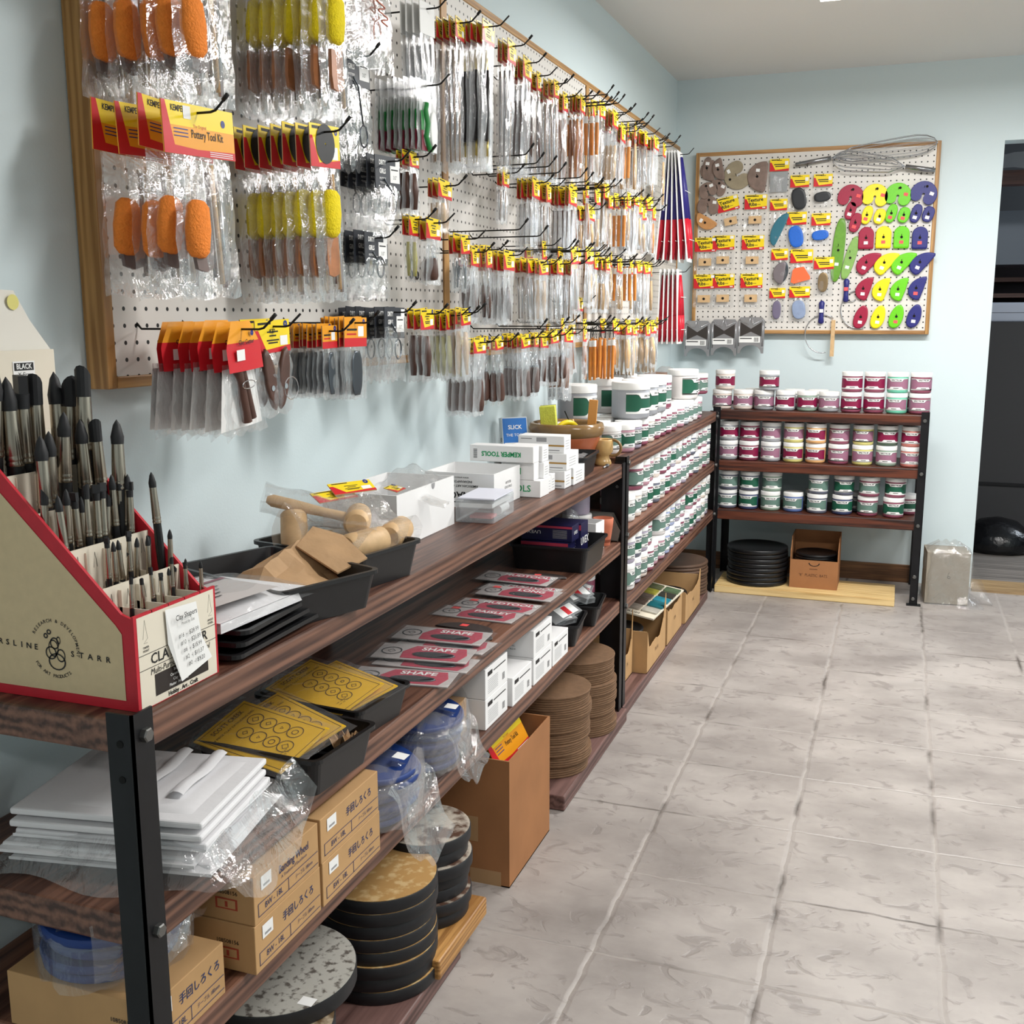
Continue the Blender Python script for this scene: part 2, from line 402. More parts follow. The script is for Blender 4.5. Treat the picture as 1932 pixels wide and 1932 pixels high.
# ================================================================= SHELVING
stain = wood_mat('stained_pine', (60, 35, 27), (126, 88, 70), 'Y', 1.0, 0.42)
stain_x = wood_mat('stained_pine_cross', (38, 18, 14), (98, 50, 32), 'X', 1.0, 0.4, 1.25)
iron = M('black_angle_iron', (22, 22, 25), 0.42, 0.3, noise=0.25, nscale=18)
bolt_m = M('bolt_steel', (120, 120, 118), 0.35, 0.9)
hole_m = M('drilled_hole', (4, 4, 4), 0.9)
D = 0.33            # front of the long racks
def plank(par, x0, x1, y0, y1, top, th, mat, name='shelf_board'):
    return MB().box(x0, x1, y0, y1, top - th, top, mat).build(name, par, bevel=0.004)
def angle_post(par, x, y, z1, sx, sy, w_=0.035, bolts=(), name='corner_post'):
    """angle iron; corner at x,y, flanges running sx along x and sy along y"""
    t = 0.003; b = MB()
    b.box(min(x, x + sx * w_), max(x, x + sx * w_), min(y, y + sy * t), max(y, y + sy * t), 0, z1, iron)
    b.box(min(x, x + sx * t), max(x, x + sx * t), min(y, y + sy * w_), max(y, y + sy * w_), 0, z1, iron)
    o = b.build(name, par)
    for (axis, z) in bolts:
        if axis == 'x': mx = fr((x, y + sy * w_ * .55, z), (0, 1, 0), (0, 0, 1)) if sx < 0 else fr((x, y + sy * w_ * .55, z), (0, -1, 0), (0, 0, 1))
        else: mx = fr((x + sx * w_ * .55, y, z), (1, 0, 0), (0, 0, 1))
        MB().lathe([(0.0085, 0), (0.0085, 0.006), (0.007, 0.0075)], bolt_m, mx, 6, False).build('bolt', o)
    return o
# near unit of the long wall
near = thing('shelving_unit', 'long dark-stained wooden shelving rack with black iron posts, nearest the camera', 'shelving unit')
NY0, NY1 = 0.905, 3.158
for top in (.825, .588, .402): plank(near, -.028, D, NY0 + .004, NY1 - .004, top, .04, stain)
angle_post(near, D + .003, NY0, .835, -1, 1, bolts=(('x', .807), ('x', .568), ('x', .385)))
angle_post(near, -.03, NY0, .835, 1, 1)
angle_post(near, D + .003, NY1, .83, -1, -1, bolts=())
angle_post(near, -.018, NY1, .82, 1, -1)
b = MB(); b.box(-.024, -.02, 1.86, 1.925, 0, .785, iron); b.box(-.02, .0, 1.921, 1.925, 0, .785, iron); b.build('rear_post', near)
b = MB(); b.box(.26, .33, NY1 - .008, NY1 - .004, .04, .785, iron); b.build('rear_post', near)
for z in (.765, .56, .38): MB().lathe([(.005, 0), (.005, .004)], bolt_m, fr((.31, NY1 - .0081, z - .01), (1, 0, 0), (0, 0, 1)), 6, False).build('bolt', near)
# drilled holes in the near post
for z in (.80, .758): MB().cyl(.0045, 0, .0006, hole_m, fr((D - .015, NY0 - .0001, z), (1, 0, 0), (0, 0, 1)), 12).build('bolt_hole', near)
# middle unit
mid = thing('shelving_unit', 'dark-stained wooden rack along the left wall packed with green-label glaze jars', 'shelving unit')
MY0, MY1 = 3.168, 4.905
for top in (.842, .615, .388): plank(mid, -.005, D, MY0 + .004, MY1 - .004, top, .042, stain)
angle_post(mid, D + .003, MY0, .845, -1, 1, bolts=(('x', .825), ('x', .598), ('x', .37)))
angle_post(mid, D + .003, MY1, .845, -1, -1, bolts=(('x', .82), ('x', .598), ('x', .37)))
angle_post(mid, .0, MY0, .845, 1, 1); 
# back unit
bk = thing('shelving_unit', 'reddish dark-stained wooden rack against the back wall holding glaze jars', 'shelving unit')
for top in (.846, .612, .382): plank(bk, .335, 1.205, 4.952, 5.33, top, .046, stain_x)
angle_post(bk, 1.235, 4.945, .86, -1, 1, .034, bolts=(('y', .822), ('y', .59), ('y', .36), ('y', .13), ('y', .03)))
angle_post(bk, .305, 4.945, .86, 1, 1, .034, bolts=(('y', .83),))
angle_post(bk, 1.235, 5.34, .86, -1, -1, .034)
angle_post(bk, .305, 5.34, .86, 1, -1, .034)
MB().box(1.19, 1.25, 4.93, 4.965, 0, .004, iron).build('foot_plate', bk)

# planks lying on the floor under the racks
fp = lambda x0, x1, y0, y1, z0, z1, mat, label, nm='floor_plank': tag(MB().box(x0, x1, y0, y1, z0, z1, mat).build(nm, bevel=.004), label, 'plank')
dark_plank = wood_mat('old_stained_plank', (74, 50, 46), (118, 88, 82), 'Y', 1.0, .5)
fp(.0, .345, .95, 1.80, 0, .04, dark_plank, 'dark stained plank on the floor under the nearest slab stacks')
fp(.0, .36, 1.66, 1.905, .041, .08, wood_mat('oak_offcut', (140, 96, 48), (196, 146, 84), 'Y', 1.6), 'light oak offcut board resting on the dark plank end')
fp(.0, .35, 2.487, 3.165, 0, .042, dark_plank, 'dark stained plank on the floor under the brown disc stacks')
fp(.02, .338, 3.171, 4.75, 0, .042, dark_plank, 'dark stained plank on the floor beneath the cardboard boxes')
fp(.345, 1.14, 4.885, 5.17, 0, .035, wood_mat('pale_pine', (186, 150, 92), (226, 198, 142), 'X', .8, .5, 1.2), 'pale unfinished pine plank on the floor under the back rack')

# ================================================================= PEGBOARDS
def peg_mat(name, along, off_a, off_z):
    m = bpy.data.materials.new(name); m.use_nodes = True; N, L = nt(m); b = N['Principled BSDF']
    tc = N.new('ShaderNodeTexCoord'); sp = N.new('ShaderNodeSeparateXYZ'); L.new(tc.outputs['Object'], sp.inputs[0])
    def mth(op, a, bb=None):
        n = N.new('ShaderNodeMath'); n.operation = op
        for i, v in enumerate((a, bb)):
            if v is None: continue
            if isinstance(v, (int, float)): n.inputs[i].default_value = v
            else: L.new(v, n.inputs[i])
        return n.outputs[0]
    ds = []
    for ch, off in ((along, off_a), ('Z', off_z)):
        t = mth('DIVIDE', mth('SUBTRACT', sp.outputs[ch], off), .0254)
        ds.append(mth('MULTIPLY', mth('SUBTRACT', t, mth('ROUND', t)), .0254))
    r = mth('SQRT', mth('ADD', mth('POWER', ds[0], 2.0), mth('POWER', ds[1], 2.0)))
    k = mth('LESS_THAN', r, .0033)
    mx = N.new('ShaderNodeMix'); mx.data_type = 'RGBA'; L.new(k, mx.inputs['Factor'])
    mx.inputs['A'].default_value = lin((218, 214, 208)); mx.inputs['B'].default_value = lin((14, 12, 11))
    L.new(mx.outputs['Result'], b.inputs['Base Color']); b.inputs['Roughness'].default_value = .45
    bpn = N.new('ShaderNodeBump'); bpn.inputs['Strength'].default_value = .8; bpn.inputs['Distance'].default_value = .002; bpn.invert = True
    L.new(k, bpn.inputs['Height']); L.new(bpn.outputs[0], b.inputs['Normal'])
    return m
frame_w = wood_mat('pine_frame', (146, 104, 54), (190, 146, 88), 'Z', 1.0, .45)
frame_y = wood_mat('pine_frame_long', (146, 104, 54), (190, 146, 88), 'Y', 1.0, .45)
frame_x = wood_mat('pine_frame_cross', (140, 98, 54), (190, 146, 92), 'X', 1.0, .45)
# long pegboard on the left wall; local x = along the board, y = height, z = out of it
Z0L = 1.265 + .4451          # height of hole row 0
BT, BB_ = 2.065, 1.160
lb = thing('pegboard', 'long white pegboard in a pine frame on the left wall, hung with tool packets', 'pegboard', bp(0, 0))
lb.rotation_euler = (0, 0, -WSK)
S1 = 3.945
MB().box(-.006, 0, -.026, S1, BB_ + .018, BT - .018, peg_mat('long_pegboard_white', 'Y', 0.0, Z0L)).build('perforated_panel', lb)
fd = -.036
MB().box(fd, .003, -.046, -.0262, BB_, BT, frame_w).build('frame_stile', lb, bevel=.002)
MB().box(fd, .003, S1 + .0002, S1 + .02, BB_, BT, frame_w).build('frame_stile', lb, bevel=.002)
MB().box(fd, .003, -.026, S1, BT - .018, BT, frame_y).build('frame_rail', lb, bevel=.002)
MB().box(fd, .003, -.026, S1, BB_, BB_ + .018, frame_y).build('frame_rail', lb, bevel=.002)
for s in (1.19, 2.405): MB().box(0.0001, .004, s - .016, s + .016, BB_ + .018, BT - .018, frame_w).build('joint_batten', lb)
# small pegboard on the back wall
X0B, YB, Z0B = 1.1884, 5.352, 1.265 + .7374
BX0, BX1 = .118, 1.216
bb = thing('pegboard', 'smaller white pegboard in a pine frame on the back wall', 'pegboard')
MB().box(BX0 + .018, BX1 - .018, YB, YB + .006, 1.185 + .018, 2.04 - .018, peg_mat('small_pegboard_white', 'X', X0B, Z0B)).build('perforated_panel', bb)
for x0, x1 in ((BX0, BX0 + .0179), (BX1 - .0179, BX1)): MB().box(x0, x1, YB - .003, BW - .001, 1.185, 2.04, frame_w).build('frame_stile', bb, bevel=.002)
for z0, z1 in ((1.185, 1.203), (2.022, 2.04)): MB().box(BX0 + .018, BX1 - .018, YB - .003, BW - .001, z0, z1, frame_x).build('frame_rail', bb, bevel=.002)
HOOKS = [  # name, s along board, card width, top z, card height, total drop, distance of the front pack, packs, kind
 ('A2', -0.029, 0.165, 1.554, 0.067, 0.261, 0.17, 4, 'okit'),
 ('A1', -0.006, 0.165, 1.819, 0.065, 0.258, 0.17, 5, 'okit'),
 ('B2', 0.313, 0.100, 1.581, 0.068, 0.290, 0.17, 7, 'ykit'),
 ('B1', 0.344, 0.100, 1.896, 0.065, 0.296, 0.17, 7, 'ykit'),
 ('C0', 0.569, 0.167, 1.926, 0.056, 0.168, 0.13, 3, 'wire'),
 ('C1', 0.561, 0.105, 1.756, 0.052, 0.186, 0.10, 3, 'dirty'),
 ('C2', 0.646, 0.105, 1.579, 0.048, 0.124, 0.12, 5, 'dirty'),
 ('C3', 0.625, 0.105, 1.432, 0.042, 0.101, 0.10, 4, 'dirty'),
 ('C4', 0.658, 0.105, 1.287, 0.036, 0.119, 0.12, 6, 'dirty'),
 ('D0', 0.837, 0.078, 1.908, 0.062, 0.259, 0.12, 4, 'long'),
 ('D1', 0.793, 0.130, 1.747, 0.030, 0.142, 0.14, 8, 'green'),
 ('E1', 0.764, 0.050, 1.603, 0.030, 0.127, 0.12, 3, 'brownhandle'),
 ('E2', 0.805, 0.078, 1.482, 0.044, 0.140, 0.10, 2, 'greenhandle'),
 ('E3', 0.858, 0.078, 1.478, 0.044, 0.140, 0.12, 2, 'fatdark'),
 ('E4', 0.926, 0.078, 1.563, 0.039, 0.114, 0.12, 3, 'stick'),
 ('F1', 0.987, 0.065, 1.915, 0.043, 0.323, 0.13, 6, 'needle'),
 ('F2', 1.086, 0.078, 1.928, 0.046, 0.325, 0.16, 8, 'brush'),
 ('F3', 1.269, 0.063, 1.927, 0.052, 0.313, 0.15, 3, 'flatmetal'),
 ('F4', 1.435, 0.078, 1.924, 0.052, 0.297, 0.13, 4, 'brush2'),
 ('F5', 1.529, 0.047, 1.911, 0.047, 0.279, 0.13, 3, 'darkstick'),
 ('F6', 1.646, 0.047, 1.903, 0.045, 0.265, 0.12, 3, 'brownstick'),
 ('F7', 1.611, 0.055, 1.905, 0.045, 0.272, 0.15, 3, 'needle'),
 ('F8', 1.757, 0.046, 1.899, 0.051, 0.256, 0.13, 4, 'brownstick'),
 ('F9', 1.858, 0.046, 1.910, 0.048, 0.256, 0.13, 4, 'brownstick'),
 ('F10', 1.867, 0.065, 1.910, 0.048, 0.256, 0.15, 2, 'woodhandle'),
 ('G1', 2.218, 0.071, 1.909, 0.046, 0.207, 0.13, 3, 'loop'),
 ('G2', 2.202, 0.078, 1.921, 0.052, 0.230, 0.16, 3, 'loop'),
 ('G3', 2.336, 0.078, 1.902, 0.056, 0.196, 0.15, 2, 'needle'),
 ('G4', 2.665, 0.078, 1.932, 0.051, 0.199, 0.15, 6, 'needle'),
 ('G5', 2.737, 0.078, 1.921, 0.045, 0.172, 0.17, 4, 'plain'),
 ('H1', 1.357, 0.054, 1.642, 0.045, 0.142, 0.10, 2, 'needle'),
 ('H2', 1.534, 0.074, 1.637, 0.053, 0.187, 0.12, 4, 'needle'),
 ('H3', 1.616, 0.056, 1.638, 0.054, 0.195, 0.13, 4, 'needle'),
 ('H4', 1.835, 0.078, 1.648, 0.054, 0.212, 0.13, 5, 'darkneedle'),
 ('I1', 2.210, 0.078, 1.700, 0.055, 0.194, 0.13, 3, 'stick'),
 ('I2', 2.232, 0.078, 1.663, 0.040, 0.191, 0.14, 3, 'stick'),
 ('I3', 2.065, 0.078, 1.614, 0.044, 0.142, 0.12, 3, 'flat'),
 ('I4', 2.018, 0.046, 1.608, 0.041, 0.147, 0.10, 2, 'stick'),
 ('I5', 2.541, 0.078, 1.687, 0.030, 0.199, 0.15, 5, 'pin'),
 ('I6', 2.740, 0.078, 1.706, 0.049, 0.207, 0.15, 5, 'pin'),
 ('J1', 1.038, 0.067, 1.456, 0.043, 0.132, 0.12, 3, 'loopy'),
 ('J2', 1.090, 0.046, 1.429, 0.044, 0.178, 0.12, 3, 'darkstick'),
 ('J3', 1.156, 0.046, 1.438, 0.052, 0.188, 0.13, 4, 'darkstick'),
 ('J4', 1.297, 0.078, 1.432, 0.049, 0.185, 0.13, 6, 'darkfork'),
 ('J5', 1.493, 0.078, 1.422, 0.038, 0.176, 0.13, 4, 'needle'),
 ('J6', 1.510, 0.062, 1.419, 0.038, 0.174, 0.15, 3, 'stick'),
 ('J7', 1.689, 0.078, 1.428, 0.042, 0.184, 0.14, 4, 'needle'),
 ('J8', 1.857, 0.076, 1.436, 0.044, 0.193, 0.13, 4, 'needle'),
 ('K1', 2.130, 0.046, 1.461, 0.042, 0.182, 0.12, 3, 'stick'),
 ('K2', 2.178, 0.058, 1.455, 0.034, 0.176, 0.13, 3, 'loop'),
 ('K3', 2.204, 0.052, 1.461, 0.043, 0.181, 0.14, 3, 'loop'),
 ('K4', 2.603, 0.064, 1.468, 0.044, 0.206, 0.15, 3, 'pin'),
 ('K5', 2.715, 0.078, 1.471, 0.044, 0.210, 0.15, 4, 'pin'),
 ('K6', 2.026, 0.078, 1.326, 0.042, 0.131, 0.10, 2, 'stick'),
 ('L1', 0.815, 0.076, 1.284, 0.043, 0.157, 0.12, 3, 'brownhandle'),
 ('L2', 0.942, 0.046, 1.281, 0.044, 0.155, 0.12, 5, 'greenstick'),
 ('L3', 0.970, 0.046, 1.281, 0.042, 0.165, 0.13, 4, 'greenstick'),
 ('L4', 0.958, 0.046, 1.287, 0.038, 0.165, 0.15, 3, 'stick'),
 ('M1', 1.095, 0.078, 1.217, 0.038, 0.189, 0.13, 5, 'bigwood'),
 ('M2', 1.229, 0.046, 1.217, 0.033, 0.174, 0.13, 4, 'bigwood'),
 ('M3', 1.421, 0.059, 1.221, 0.036, 0.178, 0.13, 5, 'fatgrey'),
 ('M4', 1.483, 0.046, 1.223, 0.039, 0.174, 0.14, 3, 'fatgrey'),
 ('M5', 1.583, 0.078, 1.221, 0.040, 0.145, 0.13, 3, 'loopdark'),
 ('M6', 1.646, 0.068, 1.226, 0.036, 0.158, 0.14, 3, 'loopdark'),
 ('M7', 1.812, 0.078, 1.228, 0.037, 0.214, 0.13, 5, 'loopend'),
 ('N1', 2.125, 0.050, 1.231, 0.038, 0.178, 0.12, 3, 'orangehandle'),
 ('N2', 2.173, 0.059, 1.234, 0.042, 0.174, 0.14, 4, 'orangehandle'),
 ('N3', 2.288, 0.046, 1.230, 0.040, 0.182, 0.14, 4, 'orangehandle'),
 ('N4', 2.586, 0.078, 1.237, 0.037, 0.200, 0.14, 6, 'stick'),
 ('N5', 2.856, 0.078, 1.249, 0.049, 0.216, 0.15, 5, 'stick'),
 ('A3', 0.028, 0.120, 1.260, 0.065, 0.160, 0.18, 7, 'cutter'),
 ('A4', 0.138, 0.104, 1.263, 0.050, 0.149, 0.17, 2, 'toggle'),
 ('A5', 0.362, 0.053, 1.253, 0.040, 0.129, 0.14, 11, 'steel'),
 ('A6', 0.438, 0.090, 1.267, 0.053, 0.150, 0.15, 6, 'steel'),
]
BACK = [  # kind, variant, x, z, width, height, last
 ('rib','brown1',0.122,1.955,0.069,0.103,0.000),
 ('rib','brown2',0.173,1.967,0.041,0.103,-8.000),
 ('rib','half',0.227,1.957,0.052,0.103,12.000),
 ('rib','bean',0.313,1.925,0.076,0.138,-20.000),
 ('rib','half2',0.412,1.918,0.093,0.141,-5.000),
 ('rib','bean',0.149,1.864,0.041,0.079,-65.000),
 ('rib','bean',0.225,1.876,0.052,0.079,70.000),
 ('rib','bean',0.155,1.794,0.065,0.096,85.000),
 ('rib','tan',0.147,1.713,0.058,0.110,60.000),
 ('tex','0',0.273,1.797,0.103,0.065,12.000),
 ('tex','0',0.410,1.802,0.105,0.065,0.000),
 ('tex','0',0.153,1.610,0.093,0.062,0.000),
 ('tex','0',0.264,1.618,0.105,0.065,0.000),
 ('tex','0',0.404,1.615,0.105,0.065,0.000),
 ('tex','0',0.140,1.435,0.102,0.065,0.000),
 ('tex','0',0.270,1.437,0.103,0.065,0.000),
 ('tex','0',0.404,1.436,0.103,0.065,0.000),
 ('pk','silver',0.513,1.965,0.088,0.055,1.823),
 ('pk','black',0.609,1.888,0.086,0.055,1.757),
 ('pk','black2',0.714,1.888,0.084,0.055,1.767),
 ('pk','teal',0.517,1.784,0.079,0.052,1.594),
 ('pk','blue',0.603,1.722,0.089,0.058,1.582),
 ('pk','blue2',0.713,1.712,0.086,0.055,1.597),
 ('pk','greyhalf',0.531,1.555,0.077,0.052,1.413),
 ('pk','comb',0.633,1.550,0.103,0.062,1.408),
 ('pk','bronze',0.736,1.513,0.091,0.055,1.364),
 ('pk','capsule',0.528,1.373,0.074,0.048,1.243),
 ('pk','disc',0.631,1.379,0.095,0.052,1.243),
]
MRIBS = [
 ('bean',[(0.842, 1.814), (0.948, 1.813), (1.047, 1.813), (1.157, 1.816)]),
 ('small',[(0.843, 1.749), (0.916, 1.726), (1.022, 1.73), (1.128, 1.726)]),
 ('small',[(0.867, 1.693), (0.972, 1.718), (1.076, 1.721), (1.18, 1.721)]),
 ('tomb',[(0.918, 1.623), (0.994, 1.625), (1.072, 1.623), (1.151, 1.618)]),
 ('leaf',[(0.925, 1.513), (1.004, 1.511), (1.079, 1.511), (1.158, 1.51)]),
 ('dee',[(0.918, 1.394), (0.992, 1.39), (1.071, 1.39), (1.149, 1.394)]),
 ('oval',[(0.914, 1.264), (0.991, 1.264), (1.071, 1.266), (1.148, 1.268)]),
]
# ================================================================= PACKETS ON THE LONG PEGBOARD
film = film_mat('clear_film', tint=(252,252,252), gloss=.05, milky=.06, bstr=.7)
film_soft = film_mat('frosted_film', tint=(252,252,252), gloss=.05, milky=.18, rough=.2, bscale=30, bstr=.7)
film_cr = film_mat('crinkled_film', tint=(252,252,252), gloss=.09, milky=.06, rough=.07, bscale=22, bstr=.8, stretch=(1, 1, .8))
yel = M('card_yellow', (244, 214, 34), .35); org = M('card_orange', (238, 160, 34), .35); red = M('card_red', (206, 34, 44), .35)
wht = M('paper_white', (238, 238, 236), .6); blk = M('print_black', (18, 18, 20), .5); kraft = M('card_edge_kraft', (196, 164, 128), .8)
blu = M('print_blue', (30, 50, 130), .4); gry = M('print_grey', (150, 150, 152), .6); pinkl = M('sticker_fluoro', (255, 92, 92), .6)
steel = M('steel', (196, 198, 202), .25, .95); wire_m = M('black_wire', (38, 38, 36), .35, .7); capm = M('rubber_cap', (12, 12, 12), .6)
dkw = M('dark_handle_wood', (84, 56, 46), .45, noise=.25, nscale=30); ltw = M('light_tool_wood', (206, 172, 128), .5, noise=.1, nscale=60)
mdw = M('mid_tool_wood', (160, 104, 66), .45, noise=.2, nscale=40); orw = M('varnished_handle', (204, 128, 52), .3, noise=.12, nscale=40)
brass = M('brass_ferrule', (190, 168, 96), .3, .9); bkh = M('black_handle', (30, 26, 26), .4); grw = M('olive_handle', (178, 172, 92), .45, noise=.15)
fgry = M('grey_brown_handle', (112, 96, 92), .5, noise=.15)
spO = M('orange_sponge', (244, 138, 50), .8, noise=.08, nscale=90, bump=.5, bscale=300); spY = M('yellow_sponge', (238, 214, 20), .8, noise=.08, nscale=90, bump=.5, bscale=300)
charc = M('charcoal_card', (46, 50, 58), .5); grn = M('print_green', (36, 132, 60), .5); maroon = M('print_maroon', (120, 26, 50), .5)
copper = M('copper_wire', (176, 104, 84), .35, .6); irongrey = M('iron_grey', (86, 92, 98), .35, .8)

F0 = lambda y=0, x=0, z=0: fr((x, y, z), (1, 0, 0), (0, 0, 1))
def card(par, w, h, top=.012, style='k', nm='header_card', x=0, y=0):
    """printed header card, hung hole at the origin; front towards -y"""
    b = MB(); z1 = top; z0 = top - h
    base = {'k': yel, 'kit': org, 'dirty': charc, 'white': wht, 'plain': wht, 'red': red, 'y': yel, 'tex': yel, 'trim': yel}[style]
    b.box(x - w / 2, x + w / 2, y - .0008, y + .0008, z0, z1, kraft if style in 'k red y' else base)
    f = F0(y - .0009, x, z0)
    b.rect(-w / 2, 0, w / 2, h, base, f)
    if style in ('k', 'y', 'tex', 'trim'):
        b.add([(-w / 2, 0, .0002), (w / 2, 0, .0002), (w / 2, h * .2, .0002), (-w * .22, h * .1, .0002), (-w * .42, h * .72, .0002), (-w / 2, h * .72, .0002)], [(0, 1, 2, 3, 4, 5)], red, f)
        b.rect(-w * .42, h * .88, -w * .05, h * .95, blk, f, .0003)
        if style in ('k', 'y'):
            for k, (yy, ww) in enumerate(((.62, .3), (.5, .18), (.36, .34), (.28, .26))): b.rect(-w * ww / 2 - .02 * w, h * yy, w * ww / 2, h * (yy + .045), blk, f, .0003)
            b.rect(w * .2, h * .2, w * .42, h * .5, wht, f, .0004)
            b.ring(w * .38, h * .86, .0035, .004, blu, f, .0004, 10)
    if style == 'red':
        b.rect(-w / 2, h * .3, w / 2, h, org, f, .0002); b.rect(w * .1, h * .35, w * .35, h * .7, wht, f, .0004); b.rect(-w * .4, h * .55, w * .05, h * .62, blk, f, .0004); b.rect(-w * .4, h * .4, w * .02, h * .46, red, f, .0004); b.ring(w * .36, h * .86, .003, .004, blu, f, .0004, 10)
    if style == 'kit':
        b.rect(-w / 2, h * .55, w / 2, h, yel, f, .0001)
        b.add([(-w / 2, 0, .0003), (w / 2, 0, .0003), (w / 2, h * .16, .0003), (-w * .05, h * .13, .0003), (-w * .36, h * .17, .0003), (-w * .45, h, .0003), (-w / 2, h, .0003)], [(0, 1, 2, 3, 4, 5, 6)], red, f)
        b.text('KEMPER', -w * .29, h * .87, .011, blk, f, .0005, .02, .8)
        b.text('The Original', .0, h * .58, .006, red, f, .0005); b.text('Pottery Tool Kit', w * .1, h * .42, .0155, blk, f, .0005, .01, .72)
        for k in range(3): b.rect(-w * .36, h * (.34 + .07 * k), -w * .17, h * (.36 + .07 * k), blu, f, .0005)
        b.rect(-w * .22, h * .7, -w * .12, h * .95, wht, f, .0006); b.ring(w * .34, h * .72, .003, .0045, blu, f, .0005, 12)
        for k in range(3): b.rect(w * .12, h * (.03 + .04 * k), w * .46, h * (.045 + .04 * k), wht, f, .0006)
    if style == 'dirty':
        b.text('DIRTY', -w * .22, h * .78, .0125, wht, f, .0005, .03, .8); b.text('GIRLS', -w * .22, h * .52, .0125, wht, f, .0005, .03, .8)
        b.text('POTTERY', -w * .22, h * .3, .006, wht, f, .0005, .01); b.text('*TOOLS*', -w * .22, h * .17, .006, wht, f, .0005)
        b.rect(w * .08, h * .2, w * .46, h * .72, wht, f, .0005); b.rect(w * .3, h * .68, w * .48, h * .95, wht, f, .0006)
        b.rect(w * .12, h * .58, w * .4, h * .62, blk, f, .0007); b.text({.0: '3.5"'}.get(0, '14"'), w * .27, h * .36, .01, blk, f, .0007)
    if style == 'tex':
        b.text('Texture', -w * .02, h * .64, .0225, blk, f, .0005, .03, .98, 4); b.text('Ribs', -w * .13, h * .33, .0225, blk, f, .0005, .03, .98, 3)
        b.rect(-.013, h * .87, .013, h * .92, blk, f, .0006); b.rect(w * .3, h * .76, w * .46, h * .96, wht, f, .0006); b.rect(w * .3, h * .06, w * .44, h * .13, wht, f, .0006)
        b.rect(w * .06, h * .3, w * .22, h * .33, blk, f, .0005)
    if style == 'trim':
        b.rect(-.011, h * .86, .011, h * .9, blk, f, .0005); b.rect(-w * .28, h * .5, w * .3, h * .58, blk, f, .0005); b.rect(-w * .22, h * .36, w * .28, h * .43, blk, f, .0005)
        b.rect(w * .28, h * .5, w * .45, h * .8, wht, f, .0006)
    return b.build(nm, par)
def bag(par, w, top, bot, bulge=.006, seed=0, mat=None, nm='clear_bag', x=0, y=0, flare=0.0, nx=8, ny=12, wav=.002):
    """sealed plastic bag from z=top down to z=bot"""
    rnd = random.Random(seed); b = MB(); ph = [rnd.uniform(0, 6.28) for _ in range(6)]
    def mk(sg):
        def fn(u, v):
            ww = w * (1 + flare * v); zz = top + (bot - top) * v
            p = math.sin(math.pi * u) ** .8 * math.sin(math.pi * min(1, max(0, v))) ** .75
            d = bulge * p + wav * p * math.sin(9 * u + 4 * v + ph[0]) * math.cos(7 * v + ph[1]) 
            sw = wav * 1.6 * v * math.sin(5 * u + ph[2]) + .001 * math.sin(12 * v + ph[3])
            edge = wav * .8 * math.sin(22 * v + ph[4]) if u in (0, 1) else 0
            bz = wav * 1.2 * math.sin(14 * u + ph[5]) * (v > .98)
            return (x + (u - .5) * ww + edge, y + sg * d + sw, zz + bz)
        return fn
    b.grid(nx, ny, mk(-1), mat or film); b.grid(nx, ny, mk(1), mat or film)
    return b.build(nm, par)
def stick(b, x0, z0, x1, z1, r, mat, y=0, taper=1.0, n=6):
    b.tube([(x0, y, z0), ((x0 + x1) / 2, y, (z0 + z1) / 2), (x1, y, z1)], [r * taper, r, r * taper], mat, n=n)
def loop(b, x, z, rx, rz, r, mat, y=0, n=14):
    b.tube([(x + rx * math.sin(2 * math.pi * k / n), y, z + rz * math.cos(2 * math.pi * k / n)) for k in range(n)], r, mat, n=4, closed=True)
